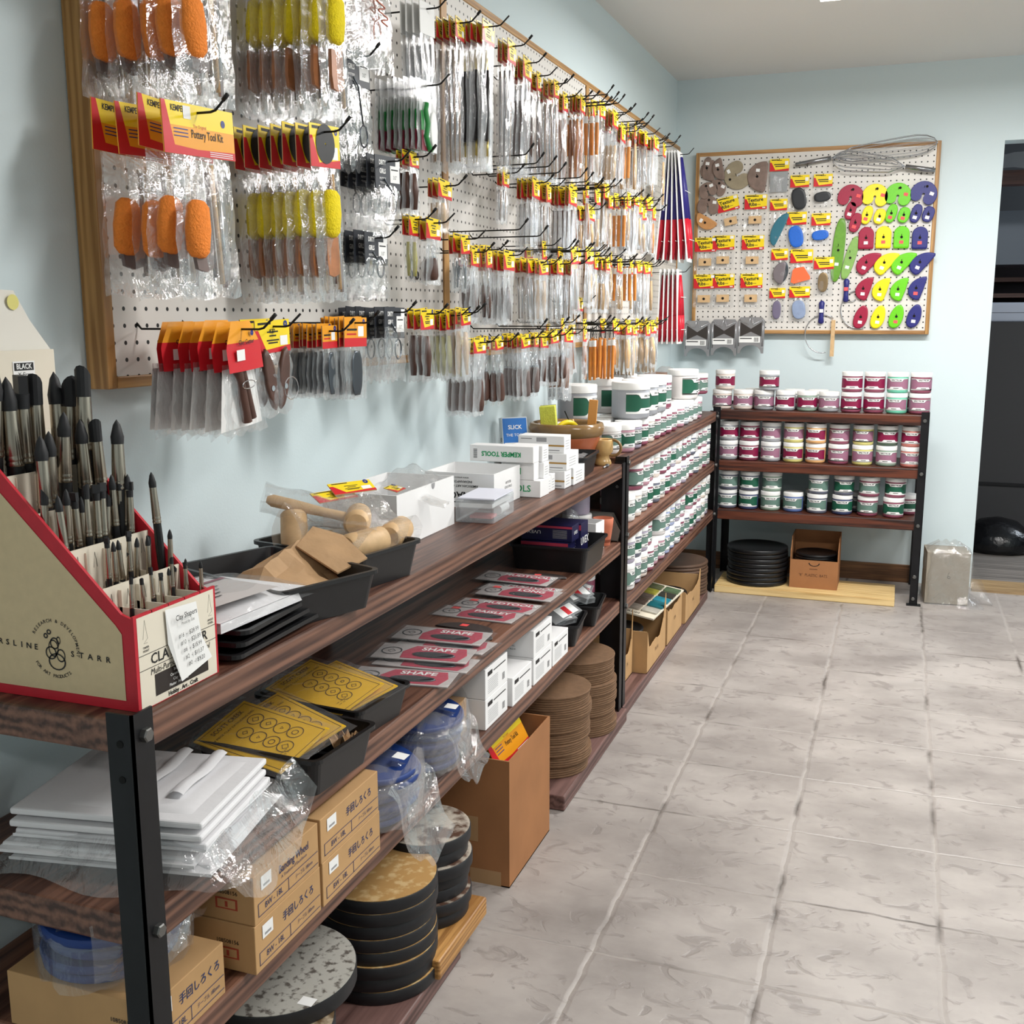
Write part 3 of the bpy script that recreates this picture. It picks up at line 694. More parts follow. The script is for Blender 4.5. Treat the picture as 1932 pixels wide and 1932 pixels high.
def tool(par, kind, w, top, bot, seed):
    rnd = random.Random(seed); b = MB(); H = top - bot; nm = 'tool'
    j = lambda a: rnd.uniform(-a, a)
    z = lambda v: top - H * v
    if kind in ('brush', 'brush2'):
        nm = 'brush'
        stick(b, -.012 + j(.004), z(.04), -.002, z(.3), .003, brass if kind == 'brush' else steel); stick(b, -.006, z(.2), -.002 + j(.004), z(.78), .0075, bkh if kind == 'brush' else dkw, taper=.8); stick(b, .012, z(.24), .014 + j(.004), z(.8), .0065, bkh if kind == 'brush' else dkw, y=.004, taper=.8); stick(b, .004, z(.76), .006, z(.9), .0035, brass)
        stick(b, .012, z(.06), .018 + j(.004), z(.95), .0025, brass if kind == 'brush' else steel, y=.004)
    elif kind in ('needle', 'darkneedle', 'pin', 'flatmetal', 'long'):
        nm = 'needle_tool'; a = steel if kind != 'darkneedle' else dkw
        for q in range(2 if kind in ('needle', 'darkneedle') else 3): stick(b, -.012 + .01 * q + j(.003), z(.06), -.008 + .009 * q + j(.006), z(.94), .0024 if kind != 'long' else .003, a if q != 1 else (M('pale_rod', (176, 150, 128), .5) if kind != 'long' else steel), y=j(.003))
        if kind == 'flatmetal': b.box(-.008, .008, -.001, 0, z(.85), z(.12), steel)
    elif kind in ('stick', 'brownstick', 'woodhandle', 'flat', 'greenstick', 'darkstick', 'darkfork', 'brownhandle', 'greenhandle'):
        nm = 'wood_tool'; a = {'stick': ltw, 'brownstick': mdw, 'woodhandle': orw, 'flat': ltw, 'greenstick': grw, 'darkstick': dkw, 'darkfork': dkw, 'brownhandle': dkw, 'greenhandle': grw}[kind]
        r = .0065 if kind not in ('brownhandle', 'flat') else .011
        x0 = -.008 + j(.004)
        stick(b, x0, z(.3 if kind[:4] == 'dark' else .08), x0 + .01 + j(.01), z(.93), r, a, taper=.6)
        if kind in ('stick', 'brownstick', 'flat', 'brownhandle', 'greenstick'): stick(b, .012, z(.1), .008 + j(.006), z(.9), r * .8, a, y=.004, taper=.5)
        if kind[:4] == 'dark': stick(b, x0, z(.05), x0, z(.32), .002, steel)
        if kind == 'darkfork': stick(b, .004, z(.35), .016, z(.97), .004, dkw, taper=.5)
        if kind == 'greenhandle': loop(b, .012, z(.9), .008, .008, .002, bkh)
    elif kind in ('loop', 'loopy', 'loopdark', 'loopend'):
        nm = 'loop_tool'; a = {'loop': ltw, 'loopy': irongrey, 'loopdark': dkw, 'loopend': mdw}[kind]
        if kind == 'loopend': 
            for q in (-.009, .008): stick(b, q, z(.25), q + j(.005), z(.8), .004, a, taper=.7); loop(b, q, z(.9), .005, H * .08, .0008, steel); stick(b, q, z(.05), q, z(.25), .001, steel)
        else:
            stick(b, 0, z(.3), j(.008), z(.95), .007 if kind != 'loopy' else .003, a, taper=.85); loop(b, 0, z(.2), .009, H * .12, .0013, steel)
            if kind == 'loopy': loop(b, .01, z(.55), .012, .014, .002, steel); stick(b, -.014, z(.2), -.006, z(.6), .002, irongrey)
    elif kind in ('bigwood', 'fatdark', 'fatgrey'):
        nm = 'ribbon_tool'; a = {'bigwood': dkw, 'fatdark': dkw, 'fatgrey': fgry}[kind]
        b.lathe([(.006, z(.4)), (.0095, z(.46)), (.0115, z(.7)), (.0125, z(.85)), (.010, z(.95)), (.004, z(.97))], a, n=12)
        b.cyl(.0065, z(.4), z(.36), steel, n=10); stick(b, 0, z(.36), 0, z(.27), .0018, steel); loop(b, 0, z(.17), .009, H * .1, .0015, steel)
    elif kind == 'orangehandle':
        nm = 'wood_tool'; b.lathe([(.004, z(.02)), (.0055, z(.1)), (.0062, z(.5)), (.005, z(.96))], orw, n=10)
    elif kind == 'plain':
        b.rect(-w * .4, -.002, w * .4, .002, wht)
    return b.build(nm, par)

PNAME = {'brush': 'brush', 'brush2': 'brush', 'needle': 'needle_tool', 'darkneedle': 'needle_tool', 'pin': 'needle_tool', 'flatmetal': 'metal_blade', 'long': 'long_tool', 'stick': 'wood_stick', 'flat': 'wood_stick', 'brownstick': 'wood_tool', 'woodhandle': 'wood_tool', 'greenstick': 'wood_tool',
 'darkstick': 'dark_tool', 'darkfork': 'dark_tool', 'brownhandle': 'wood_handle', 'greenhandle': 'wood_handle', 'loop': 'loop_tool', 'loopy': 'loop_tool', 'loopdark': 'loop_tool', 'loopend': 'loop_tool', 'bigwood': 'ribbon_tool', 'fatdark': 'ribbon_tool', 'fatgrey': 'ribbon_tool', 'plain': 'header'}
def mk_pack(kind, w, ch, L, seed):
    """one packet; origin where the hook passes through its card"""
    def go():
        t = thing('tool_packet', 'x', 'tool packet'); top = .012; zb = top - ch
        if kind == 'okit' or kind == 'ykit':
            t.name = 'pottery_tool_kit' if kind == 'okit' else 'sponge_tool_kit'
            if kind == 'okit': card(t, w, ch, style='kit')
            else:
                c = card(t, w, ch, style='y'); MB().ring(0, ch * .55, w * .17, w * .3, blk, F0(-.0018, 0, top - ch), 0, 20, rx=1.0).build('dark_picture', c)
            zL = top - L; sp = spO if kind == 'okit' else spY; rnd = random.Random(seed)
            bag(t, w * (.82 if kind == 'okit' else .95), zb + .003, zL, .0115 if kind == 'okit' else .009, seed, film_cr, wav=.002, flare=.05)
            b = MB(); sx = -.03 if kind == 'okit' else .0; sz = zb - (.098 if kind == 'okit' else .075); hw = .024
            pr = [(.001, -.04), (.013, -.038), (.021, -.03), (hw, 0), (.021, .03), (.013, .038), (.001, .04)]
            b.lathe(pr, sp, T(sx, -.006, sz) @ RY(rnd.uniform(-8, 8)), 14, sq=.6); b.build('sponge', t)
            b = MB(); o_ = [(-.028, 0), (-.03, -.05), (-.024, -.075), (0, -.08), (.022, -.074), (.026, -.04), (.024, 0)]
            ow = .8 if kind == 'okit' else .75
            b.prism([(x * ow, y * ow * 1.1) for x, y in o_], -.003, .003, mdw if kind == 'ykit' else fgry, F0(-.004, sx * .6, zL + .108)); b.build('wood_rib', t)
            b = MB(); stick(b, .02, zb - .01, .028, zL + .02, .004, ltw); stick(b, .036 if kind == 'okit' else .03, zb - .03, .034, zL + .015, .0045, steel); stick(b, .008, zb - .02, .012, zL + .03, .0035, dkw); b.build('modelling_tools', t)
            return t
        if kind in ('dirty', 'wire'):
            t.name = 'wire_tool_packet'
            card(t, w, max(ch + .006, .062), style='dirty'); bag(t, w * 1.02, zb, top - L - .03, .008, seed, film_cr, wav=.004)
            b = MB(); a = irongrey if kind == 'dirty' else copper; zc = top - L + .035
            loop(b, .01, zc, .016, .02, .0018, a, y=-.004, n=18); b.tube([(.01, -.004, zc + .02), (-.004, -.004, zb + -.01), (-.02, -.003, zb + .004)], .0018, a)
            if kind == 'wire': b.tube([(.02 + .018 * math.cos(k * .7), -.004 - .002 * k * .3, zb - .01 - .0022 * k) for k in range(26)], .0016, copper)
            b.build('wire_loop', t); return t
        if kind == 'green':
            t.name = 'cutter_packet'; bag(t, .1, top, top - L, .006, seed, film_soft)
            b = MB(); f = F0(-.0042); h = L
            b.rect(-.04, -h + .014, .04, -.022, wht, f, -.003); b.rect(-.04, -h + .014, -.012, -h * .62, maroon, f, .0); b.rect(-.04, -h * .62, -.012, -.05, grn, f, .0)
            b.build('insert_card', t)
            b = MB(); b.tube([(-.018, 0, -.035), (-.024, 0, -.05), (-.014, 0, -.075), (-.024, 0, -.1), (-.012, 0, -.12), (.0, 0, -.124)], .007, grn, T(0, -.006, 0)); b.build('green_cutter', t)
            b = MB(); b.pillow([(.012 + .017 * math.cos(a * .5236), -.085 + .038 * math.sin(a * .5236)) for a in range(12)], .004, wht, F0(-.006)); b.build('white_scraper', t)
            return t
        if kind == 'cutter':
            t.name = 'wire_clay_cutter_packet'; zL = top - L * 1.05
            b = MB(); f0 = lambda u, v: ((u - .5) * (.05 + .045 * min(1, v * 2)), -.004 - .003 * math.sin(3 * u) - .006 * v, top - .072 * v)
            b.grid(6, 3, lambda u, v: f0(u, v * .42), org); b.grid(6, 5, lambda u, v: f0(u, .42 + v * .58), red)
            b.ring(.018, -.018, .0025, .004, blu, F0(-.012, 0, top), 0, 10); b.text('Clay Cutter', -.0, -.03, .009, blk, F0(-.0125, 0, top), 0, .02); b.rect(-.03, -.056, -.008, -.04, wht, F0(-.0135, 0, top)); b.build('printed_header', t)
            bag(t, .095, top - .06, zL, .007, seed, film, flare=.35, wav=.004)
            b = MB(); b.grid(5, 6, lambda u, v: ((u - .5) * (.09 + .03 * v), .004 + .002 * math.sin(7 * u), top - .068 + (zL + .01 - top + .068) * v), wht); b.build('white_backing', t)
            b = MB(); b.cyl(.0075, -.045, .045, dkw, T(-.008, -.004, zL + .062) @ RY(-12), 10); b.cyl(.0075, -.04, .045, dkw, T(.009, -.001, zL + .06) @ RY(-16), 10); b.build('toggle_handles', t)
            b = MB(); loop(b, 0, zL + .075, .018, .006, .0008, steel, -.012); b.build('cutting_wire', t)
            return t
        if kind == 'toggle':
            t.name = 'wire_clay_cutter_packet'; c = card(t, w * .9, ch, style='y'); MB().text('K37', -.002, ch * .66, .009, blk, F0(-.0016, 0, top - ch), 0, .02).build('lettering', c)
            zL = top - L; bag(t, w, zb, zL, .009, seed, film, wav=.003)
            b = MB()
            for q, an in ((-.022, 12), (.014, -14)): b.pillow([(.014 * math.cos(a * .5236), .05 * math.sin(a * .5236)) for a in range(12)], .008, dkw, F0(-.002, q, zL + .058) @ RZ(an)); b.cyl(.0045, 0, .0006, steel, F0(-.0105, q, zL + .045), 10)
            loop(b, .03, zL + .04, .02, .018, .0009, steel, -.01, 16); b.build('toggle_handles', t); return t
        if kind == 'steel':
            t.name = 'steel_scraper_packet'; card(t, w, ch, style='red'); zL = top - L; bag(t, w * .98, zb, zL, .003, seed, film, wav=.0015)
            b = MB(); b.pillow([(w * .24 * math.cos(a * .5236), (L - ch) * .42 * max(-1, min(1, 1.25 * math.sin(a * .5236)))) for a in range(12)], .002, irongrey, F0(-.001, w * .03, (zb + zL) / 2)); b.build('steel_scraper', t); return t
        if kind == 'orangehandle' or kind == 'barehandle':
            t.name = 'handled_tool'; b = MB(); loop(b, 0, -.006, .006, .018, .001, capm); b.build('hanging_cord', t)
            o = tool(t, 'orangehandle', w, -.022, top - L, seed)
            if seed % 2: MB().cyl(.0067, -.05, -.03, wht, n=10).build('price_label', t)
            return t
        t.name = PNAME.get(kind, 'tool') + '_packet'
        card(t, w, ch, style='white' if kind in ('long',) else 'k'); zL = top - L
        bag(t, w * .96, zb + .002, zL, .006, seed, film if seed % 2 else film_soft, wav=.002)
        if kind != 'plain': tool(t, kind, w, zb - .006, zL + .006, seed)
        return t
    return go

DESC = {'okit': 'orange-sponge pottery tool kit', 'ykit': 'yellow-sponge tool kit', 'wire': 'packet of coiled copper wire', 'dirty': 'charcoal-card packet with wire loop',
 'long': 'white-header bag of long silver tools', 'green': 'bag of green and maroon cutter', 'brownhandle': 'packet with brown wooden tools', 'greenhandle': 'packet with olive-handled loop tool', 'fatdark': 'packet with fat dark-handled tool',
 'stick': 'packet with pale wooden sticks', 'needle': 'packet with thin metal needles', 'brush': 'packet with black-handled brass brush', 'brush2': 'packet with dark-handled silver brush', 'flatmetal': 'packet with flat metal blade', 'darkstick': 'packet with dark-handled needle',
 'brownstick': 'packet with brown wooden sticks', 'woodhandle': 'packet with orange wooden handle', 'loop': 'packet with pale-handled loop tool', 'plain': 'small yellow packet', 'darkneedle': 'packet with dark needle sticks', 'flat': 'packet with flat wooden tools',
 'pin': 'packet with fine metal pins', 'loopy': 'packet with bent steel ribbon', 'darkfork': 'packet with forked dark sticks', 'greenstick': 'packet with olive green sticks', 'bigwood': 'packet with big brown wooden handle', 'fatgrey': 'packet with grey-brown fat handle',
 'loopdark': 'packet with small dark loop tool', 'loopend': 'packet with wire-tipped brown tools', 'orangehandle': 'bare orange-handled tool', 'cutter': 'orange-red packet with wooden toggles', 'toggle': 'yellow-card clay cutter packet', 'steel': 'orange-card steel scraper packet'}
def rowname(n, z):
    if n[0] == 'A': return {'A1': 'top', 'A2': 'second'}.get(n, 'lowest')
    if z > 1.8: return 'top'
    if z > 1.54: return 'second'
    if z > 1.35: return 'third'
    return 'lowest'
rows = {}
for h in HOOKS: rows.setdefault(rowname(h[0], h[3]), []).append(h)
hook_no = {}
for r_, hs in rows.items():
    for i, h in enumerate(sorted(hs, key=lambda q: q[1])): hook_no[h[0]] = (r_, i)

def hook_thing(parent_loc, rotz, L, label, cap=False, tip=.028, mat=None, r=.0018, group='wire hooks in the pegboards'):
    """wire hook leaving the board along local -y, tip turned up"""
    t = thing('peg_hook', label, 'hook', parent_loc, (0, 0, rotz), group)
    pts = [(0, .004, .012), (0, -.002, .006), (0, -.008, 0), (0, -L + .012, 0), (0, -L + .004, .002), (0, -L - .016, .003 + tip * .75)]
    MB().tube(pts, r, mat or wire_m, n=6).build('wire_arm', t)
    if cap: MB().tube([(0, -L - .009, .003 + tip * .5), (0, -L - .017, .004 + tip * .8)], r * 1.7, capm, n=8).build('rubber_tip', t)
    return t
ROTL = 90 - math.degrees(WSK)
for (n, s, w_, zt, ch, L, off, cnt, kind) in HOOKS:
    r_, k = hook_no[n]; zh = zt - .012
    sd = sum(ord(c) for c in n) 
    kmax = len(rows[r_])
    hk = hook_thing(bp(s, zh, 0), ROTL, off + (.035 if kind not in ('cutter',) else .05), 'black wire hook, %s along the %s row of the long pegboard' % (ordn(k), r_), cap=(sd % 3 != 0), tip=.022)
    base = Proto(mk_pack(kind, w_, ch, L, sd)); rnd = random.Random(sd)
    gap = {'okit': .036, 'ykit': .024, 'dirty': .02, 'green': .0135, 'cutter': .02, 'steel': .009, 'brush': .013, 'bigwood': .018, 'toggle': .03}.get(kind, .014)
    gap = min(gap, (off - .012) / max(1, cnt - 1)) if cnt > 1 else gap
    for q in range(cnt):
        jit = 1.0
        p = bp(s + rnd.uniform(-.004, .004), zh + rnd.uniform(-.003, .002), off - q * gap)
        nth = 'front' if q == 0 else ('rearmost' if q == cnt - 1 else ordn(q) + ' from front')
        lb_ = '%s, %s on %s hook of %s row' % (DESC[kind], nth, ordn(k), r_)
        wd = lb_.split()
        jw = {'cutter': 12, 'okit': 2.5, 'ykit': 3, 'dirty': 4, 'green': 2, 'steel': 2}.get(kind, 6); base.put(p, (rnd.uniform(0, 1), rnd.uniform(-4, 4), ROTL + rnd.uniform(-jw, jw)), lb_, 'tool packets on the long pegboard')
# empty hooks and hooks whose tips show above the top rail
for i, (s, z, L) in enumerate([(1.27, 1.66, .19), (1.32, 1.645, .2), (1.42, 1.65, .2), (1.47, 1.64, .21), (1.70, 1.655, .2), (1.76, 1.65, .2), (1.90, 1.645, .19), (2.0, 1.66, .2), (1.2, 1.475, .2), (1.35, 1.47, .2), (1.56, 1.45, .21), (1.62, 1.45, .2),
    (1.78, 1.455, .2), (1.95, 1.45, .2), (2.3, 1.45, .2), (1.35, 1.235, .2), (1.54, 1.24, .2), (1.9, 1.245, .22), (2.02, 1.24, .2), (2.4, 1.24, .2), (2.1, 1.925, .2), (2.28, 1.93, .19), (2.42, 1.925, .2), (2.5, 1.93, .2), (2.95, 1.93, .2), (1.93, 1.92, .21), (2.03, 1.92, .2), (2.45, 1.66, .2), (2.62, 1.66, .2)]):
    hook_thing(bp(s, z, 0), ROTL, L, 'empty black wire hook, %s from the near end of the long pegboard' % ordn(i), cap=True)
# more packets filling the farther half of the board
rf = random.Random(21); taken = {}
for h in HOOKS: taken.setdefault(rowname(h[0], h[3]), []).append(h[1])
for (rw, z0, Lr, s0, s1) in (('top', 1.915, .24, 1.4, 2.98), ('second', 1.665, .185, 1.95, 2.9), ('third', 1.46, .185, 1.5, 2.9), ('lowest', 1.24, .18, 1.5, 2.95)):
    s = s0; k = 0
    while s < s1:
        if all(abs(s - q) > .055 for q in taken.get(rw, [])) and not any(abs(s - q) < .04 and rw == r0 for (q, r0) in ((1.95, 'top'), (2.38, 'top'), (2.33, 'second'), (2.45, 'third'))):
            kd = rf.choice(['stick', 'stick', 'brownstick', 'flat', 'stick', 'pin', 'loop', 'brownstick', 'woodhandle', 'needle', 'stick']) if s > 1.75 else rf.choice(['darkstick', 'needle', 'darkstick', 'stick', 'brownstick'])
            if rw == 'lowest' and s < 2.0: kd = rf.choice(['fatgrey', 'bigwood', 'loopend', 'brownstick'])
            off = rf.uniform(.12, .16); zz = z0 + rf.uniform(-.012, .012); cnt = 2
            where = '%s row, %d cm along' % (rw, round(s * 100))
            hook_thing(bp(s, zz, 0), ROTL, off + .035, 'black wire hook in the far part of the long pegboard, %s' % where, cap=rf.random() < .5, tip=.022)
            P0_ = Proto(mk_pack(kd, .05, .05, Lr + rf.uniform(-.015, .01), int(s * 1000)))
            for q in range(cnt):
                P0_.put(bp(s + rf.uniform(-.004, .004), zz, off - q * .045), (0, rf.uniform(-5, 5), ROTL + rf.uniform(-9, 9)), '%s, %s, %s' % (DESC[kd], ('front', 'rear')[q], where), 'tool packets on the long pegboard')
            taken.setdefault(rw, []).append(s); k += 1
        s += .03
# bare handled tools hanging together
for (s, z, n, off, L, nm) in ((1.95, 1.895, 6, .17, .16, 'top'), (2.38, 1.885, 4, .16, .17, 'top'), (2.33, 1.655, 4, .16, .17, 'second'), (2.45, 1.465, 8, .17, .16, 'third')):
    hook_thing(bp(s, z, 0), ROTL, off + .03, 'black wire hook holding bare orange handles, %s row, %.0f cm along' % (nm, s * 100))
    P_ = Proto(mk_pack('barehandle', .05, .04, L, 3)); rnd = random.Random(int(s * 100))
    for q in range(n):
        P_.put(bp(s, z, off - q * .018), (0, rnd.uniform(-4, 4), ROTL), 'bare orange wooden handle, %s of %d from the front, %s-row cluster %.0f cm along' % (ordn(q), n, nm, s * 100), 'orange handled tools on the long pegboard')

# long tapered brush strips at the far end
navy = M('strip_navy', (36, 30, 110), .4); dred = M('strip_red', (190, 20, 44), .4)
def mk_strip(top_c, L):
    def go():
        t = thing('brush_strip', 'x', 'brush strip')
        b = MB(); b.box(-.05, .05, -.001, .001, -L, .012, wht); b.build('backing_card', t)
        for q in (-.022, .022): MB().tube([(q * .3, -.006, -.012), (q * .6, -.007, -L * .3), (q, -.007, -L * .6)], [.004, .009, .011], top_c, n=8).build('handle', t)
        for q in (-.022, .022): MB().tube([(q, -.007, -L * .6), (q, -.007, -L * .75), (q * 1.3, -.006, -L * .97)], [.011, .012, .004], dred, n=8).build('bristles', t)
        for zz in (.35, .8): MB().box(-.05, .05, -.02, -.018, -L * zz - .001, -L * zz + .001, wht).build('tie_band', t)
        return t
    return go
for (nm, z, L, n, x0, dx, tc, fan) in (('upper', 1.93, .44, 5, .10, .012, navy, 2.9), ('lower', 1.452, .3, 5, .085, .018, dred, .7)):
    hook_thing(bp(3.27, z, 0), ROTL, .19, 'long wire hook at the far end of the long pegboard, %s, holding brush strips' % nm, False, group='wire hooks in the pegboards')
    P_ = Proto(mk_strip(tc, L))
    for q in range(n):
        o = P_.put(bp(3.27, z, x0 + q * dx), (0, 0, ROTL), '%s, %s from the wall on the %s far hook' % ('navy and red brush strip' if nm == 'upper' else 'red and white brush strip', ordn(q), nm), 'brush strips at the far end')
        o.rotation_euler = Euler((-R((q - (n - 1) * .42) * fan), 0, R(ROTL)))
# ================================================================= SMALL PEGBOARD ON THE BACK WALL
YF = YB - .001
def poly_shape(kind, w, h, n=40):
    P = []
    if kind in ('oval', 'capsule', 'small'):
        for k in range(n):
            a = 2 * math.pi * k / n; e = .8 if kind != 'oval' else .95
            c, s = math.cos(a), math.sin(a)
            x = w / 2 * math.copysign(abs(c) ** e, c) * (1 + (.12 if kind == 'oval' else 0) * -s); y = h / 2 * math.copysign(abs(s) ** e, s)
            if kind == 'oval': x += .12 * w * s
            P.append((x, y))
    elif kind in ('bean', 'brown2'):
        # fat kidney: a thick arc with rounded ends
        R0 = w * .275; wd = w * .222; A0, A1 = R(205), R(-18); m = 14; cy = -h * .08
        for k in range(m + 1):
            a = A0 + (A1 - A0) * k / m; P.append(((R0 + wd) * math.cos(a), cy + (R0 + wd) * math.sin(a)))
        for k in range(1, 7):
            t = A1 - math.pi * k / 7; P.append((R0 * math.cos(A1) + wd * math.cos(t), cy + R0 * math.sin(A1) + wd * math.sin(t)))
        for k in range(m + 1):
            a = A1 + (A0 - A1) * k / m; P.append(((R0 - wd) * math.cos(a), cy + (R0 - wd) * math.sin(a)))
        for k in range(1, 7):
            t = A0 + math.pi - math.pi * k / 7; P.append((R0 * math.cos(A0) + wd * math.cos(t), cy + R0 * math.sin(A0) + wd * math.sin(t)))
        P.reverse()
    elif kind == 'tomb':
        for k in range(n // 2 + 1):
            a = math.pi * k / (n // 2); P.append((w / 2 * math.cos(a), h * .16 + h * .34 * math.sin(a)))
        P += [(-w / 2, -h * .44), (-w * .44, -h / 2), (w * .44, -h / 2), (w / 2, -h * .44)]
    elif kind in ('half', 'half2', 'tan', 'dee', 'leaf', 'teal', 'brown1', 'greyhalf'):
        # flat side with a bowed side; 'leaf' leans
        fl = {'dee': .25, 'leaf': .2}.get(kind, 0)
        for k in range(n // 2 + 1):
            a = math.pi / 2 + math.pi * k / (n // 2); P.append((w * .38 + w * .88 * math.cos(a) , h / 2 * math.sin(a) * (1 if kind != 'brown1' else .95)))
        P += [(w * .48, -h * .42), (w * .5, 0), (w * .47, h * .42)]
        if kind in ('dee', 'leaf'): P = [(x + y * fl * (1.6 if kind == 'leaf' else .9), y) for x, y in P]
    return P
brownrib = M('old_wood_rib', (128, 108, 98), .5, noise=.22, nscale=30); tanrib = M('tan_wood_rib', (196, 142, 88), .4, noise=.1)
olive = M('pale_olive_rib', (150, 138, 114), .45, noise=.1)
screw_m = M('hook_dark', (40, 36, 32), .4, .6)
def short_hook(par, x, z, L=.03, y=0):
    MB().tube([(x, y + .004, z + .016), (x, y - .002, z + .014), (x, y - L * .5, z), (x, y - L, z + .002), (x, y - L - .003, z + .009)], .0013, screw_m, n=5).build('hook', par)
def back_hook(x, z, label): return hook_thing((x, YF, z), 0, .022, label, tip=.006, mat=screw_m, r=.0013, group='short hooks on the small pegboard')
def rib_thing(kind, w, h, mat, thick, label, loc, ang, sticker, group, nm='pottery_rib', hole=True, sx=0, sz=None):
    t = thing(nm, label, 'pottery rib', loc, (0, ang, 0), group)
    P = poly_shape(kind, w, h); b = MB(); b.pillow(P, thick, mat, F0(0), .12 if kind != 'bean' else .04)
    if hole:
        hz = {'bean': w * .24, 'brown2': w * .24}.get(kind, 0)
        b.cyl(.006, 0, .0007, M('rib_hole', (24, 18, 14), .9), F0(-thick - .0001, 0, hz), 12)
    b.build('rib_body', t)
    if sticker:
        zz = sz if sz is not None else (h * .06 if kind == 'bean' else -h * .22); xx = sx if sx else (w * .27 if kind == 'bean' else 0)
        MB().box(xx - .009, xx + .009, -thick - .001, -thick - .0002, zz - .007, zz + .007, wht if sticker == 'w' else pinkl).build('price_sticker', t)
    return t
nrow = 0; ti = 0
tex_names = ['upper left', 'upper right', 'middle row left', 'middle row centre', 'middle row right', 'bottom row left', 'bottom row centre', 'bottom row right']
rn = 0
RIBL = ['large squarish brown wooden rib in top left corner of small pegboard', 'narrow brown wooden rib, second from the left in the top row', 'brown half-moon wooden rib with white sticker, third in top row', 'big olive kidney-shaped rib, fourth in the top row', 'largest brown half-moon rib, beside the silver packet',
        'small dark brown kidney rib below the corner rib', 'brown kidney rib tucked beside the big olive one', 'scalloped brown kidney rib above the tan one', 'orange-tan half-moon wooden rib left of the yellow texture packets']
def texture_pack():
    t = thing('texture_rib_packet', 'x', 'tool packet'); card(t, .104, .066, .008, 'tex'); bag(t, .106, -.056, -.15, .005, 5, film)
    MB().box(-.03, .03, -.009, -.003, -.125, -.09, ltw).build('wood_rib', t); 
    MB().cyl(.0065, 0, .0005, M('rib_hole', (24, 18, 14), .9), F0(-.0091, 0, -.108), 12).build('rib_hole', t)
    return t
TP = Proto(texture_pack)
def trim_pack(v, w, h, drop):
    def go():
        t = thing('rib_packet', 'x', 'tool packet'); card(t, w, h, .008, 'trim'); zb = .008 - h; zL = -drop; bag(t, w, zb, zL, .006, len(v), film, wav=.002)
        H = zb - zL; zc = (zb + zL) / 2; b = MB(); f = lambda q=0: F0(-.004, 0, zc) @ RZ(q)
        bluk = M('rubber_blue', (34, 104, 204), .45, noise=.12, nscale=200); blkk = M('rubber_black', (40, 42, 46), .4); teal = M('teal_plastic', (52, 112, 130), .35)
        if v == 'silver': b.box(-w * .46, w * .46, -.004, -.002, zL + .02, zb - .004, steel)
        elif v in ('black', 'blue'): b.pillow(poly_shape('small', .066, .1), .006, blkk if v == 'black' else bluk, f(12))
        elif v in ('black2', 'blue2'): b.pillow(poly_shape('small', .076, .045), .006, blkk if v == 'black2' else bluk, f(6))
        elif v == 'teal': b.pillow(poly_shape('teal', .05, .16), .004, teal, f(-24))
        elif v == 'greyhalf': b.pillow(poly_shape('greyhalf', .055, .105), .003, M('grey_metal_rib', (128, 120, 124), .4, .4), f(-8)); b.pillow(poly_shape('greyhalf', .03, .1), .002, irongrey, F0(-.002, .028, zc) @ RZ(170))
        elif v == 'comb': b.prism([(-.045, -.035), (-.038, .02), (-.028, .03), (.012, .036), (.042, -.008), (.044, -.022), (-.03, -.042)], 0, .004, M('comb_orange', (255, 112, 66), .4), f())
        elif v == 'bronze': b.pillow(poly_shape('small', .046, .09), .003, M('bronze_rib', (150, 128, 96), .3, .6), f())
        elif v == 'capsule': b.pillow(poly_shape('small', .04, .086), .005, M('mauve_rib', (112, 104, 128), .5), f())
        elif v == 'disc': b.pillow(poly_shape('small', .062, .088), .005, M('pale_blue_rib', (140, 156, 186), .5, noise=.08), f(8))
        b.build('rib', t); return t
    return go
PKL = {'silver': 'yellow-card packet holding a shiny silver metal scraper', 'black': 'yellow-card packet holding a large black kidney sponge', 'black2': 'yellow-card packet holding a small black kidney sponge', 'teal': 'yellow-card packet with long teal half-moon rib',
       'blue': 'yellow-card packet with large blue oval trimming rib', 'blue2': 'yellow-card packet with small blue oval trimming rib', 'greyhalf': 'yellow-card packet holding grey half-moon ribs', 'comb': 'texture comb packet holding an orange triangular comb', 'bronze': 'yellow-card packet holding a bronze oval scraper',
       'capsule': 'yellow-card packet holding a mauve capsule-shaped rib', 'disc': 'yellow-card packet holding a pale blue oval rib'}
for i, (k, v, x, z, w_, h_, last) in enumerate(BACK):
    if k == 'rib':
        mt = tanrib if v == 'tan' else (olive if rn == 3 else brownrib)
        vv = v if v != 'brown2' else 'small'
        ang = last if v != 'bean' else last
        x = max(x, .172) if rn == 0 else x
        if rn == 3: ang = 118; w_, h_ = .135, .11
        if rn in (5, 6, 7): w_, h_ = max(w_, h_) * 1.1, max(w_, h_) * .9; ang = {5: 20, 6: -25, 7: -8}[rn]
        if rn in (0, 5, 7, 8): x = max(x, .158 + w_ * .25)
        back_hook(x, z, 'short dark hook carrying wooden rib, %s on the small pegboard' % ordn(rn))
        rib_thing(vv, w_, h_, mt, .007, RIBL[rn], (x, YF - .003 - .004 * (rn % 3), z), -ang, 'w' if rn != 0 else None, 'wooden ribs on the small pegboard', sx=0, sz=h_ * .2)
        rn += 1
    elif k == 'tex':
        x = max(x, .178)
        zt = z + .025
        back_hook(x, zt, 'short dark hook carrying the %s texture packet' % tex_names[ti])
        o = TP.put((x, YF - .012, zt), (0, -last, 0), 'yellow texture ribs packet with square wooden rib, %s' % tex_names[ti], 'texture rib packets'); ti += 1
    else:
        zt = z + .02
        back_hook(x, zt, 'short dark hook for the %s' % PKL[v].replace('yellow-card ', '').split(' with ')[-1].split(' holding ')[-1])
        Proto(trim_pack(v, w_, h_, zt - last)).put((x, YF - .012, zt), (0, 0, 0), PKL[v], 'rib packets on the small pegboard')
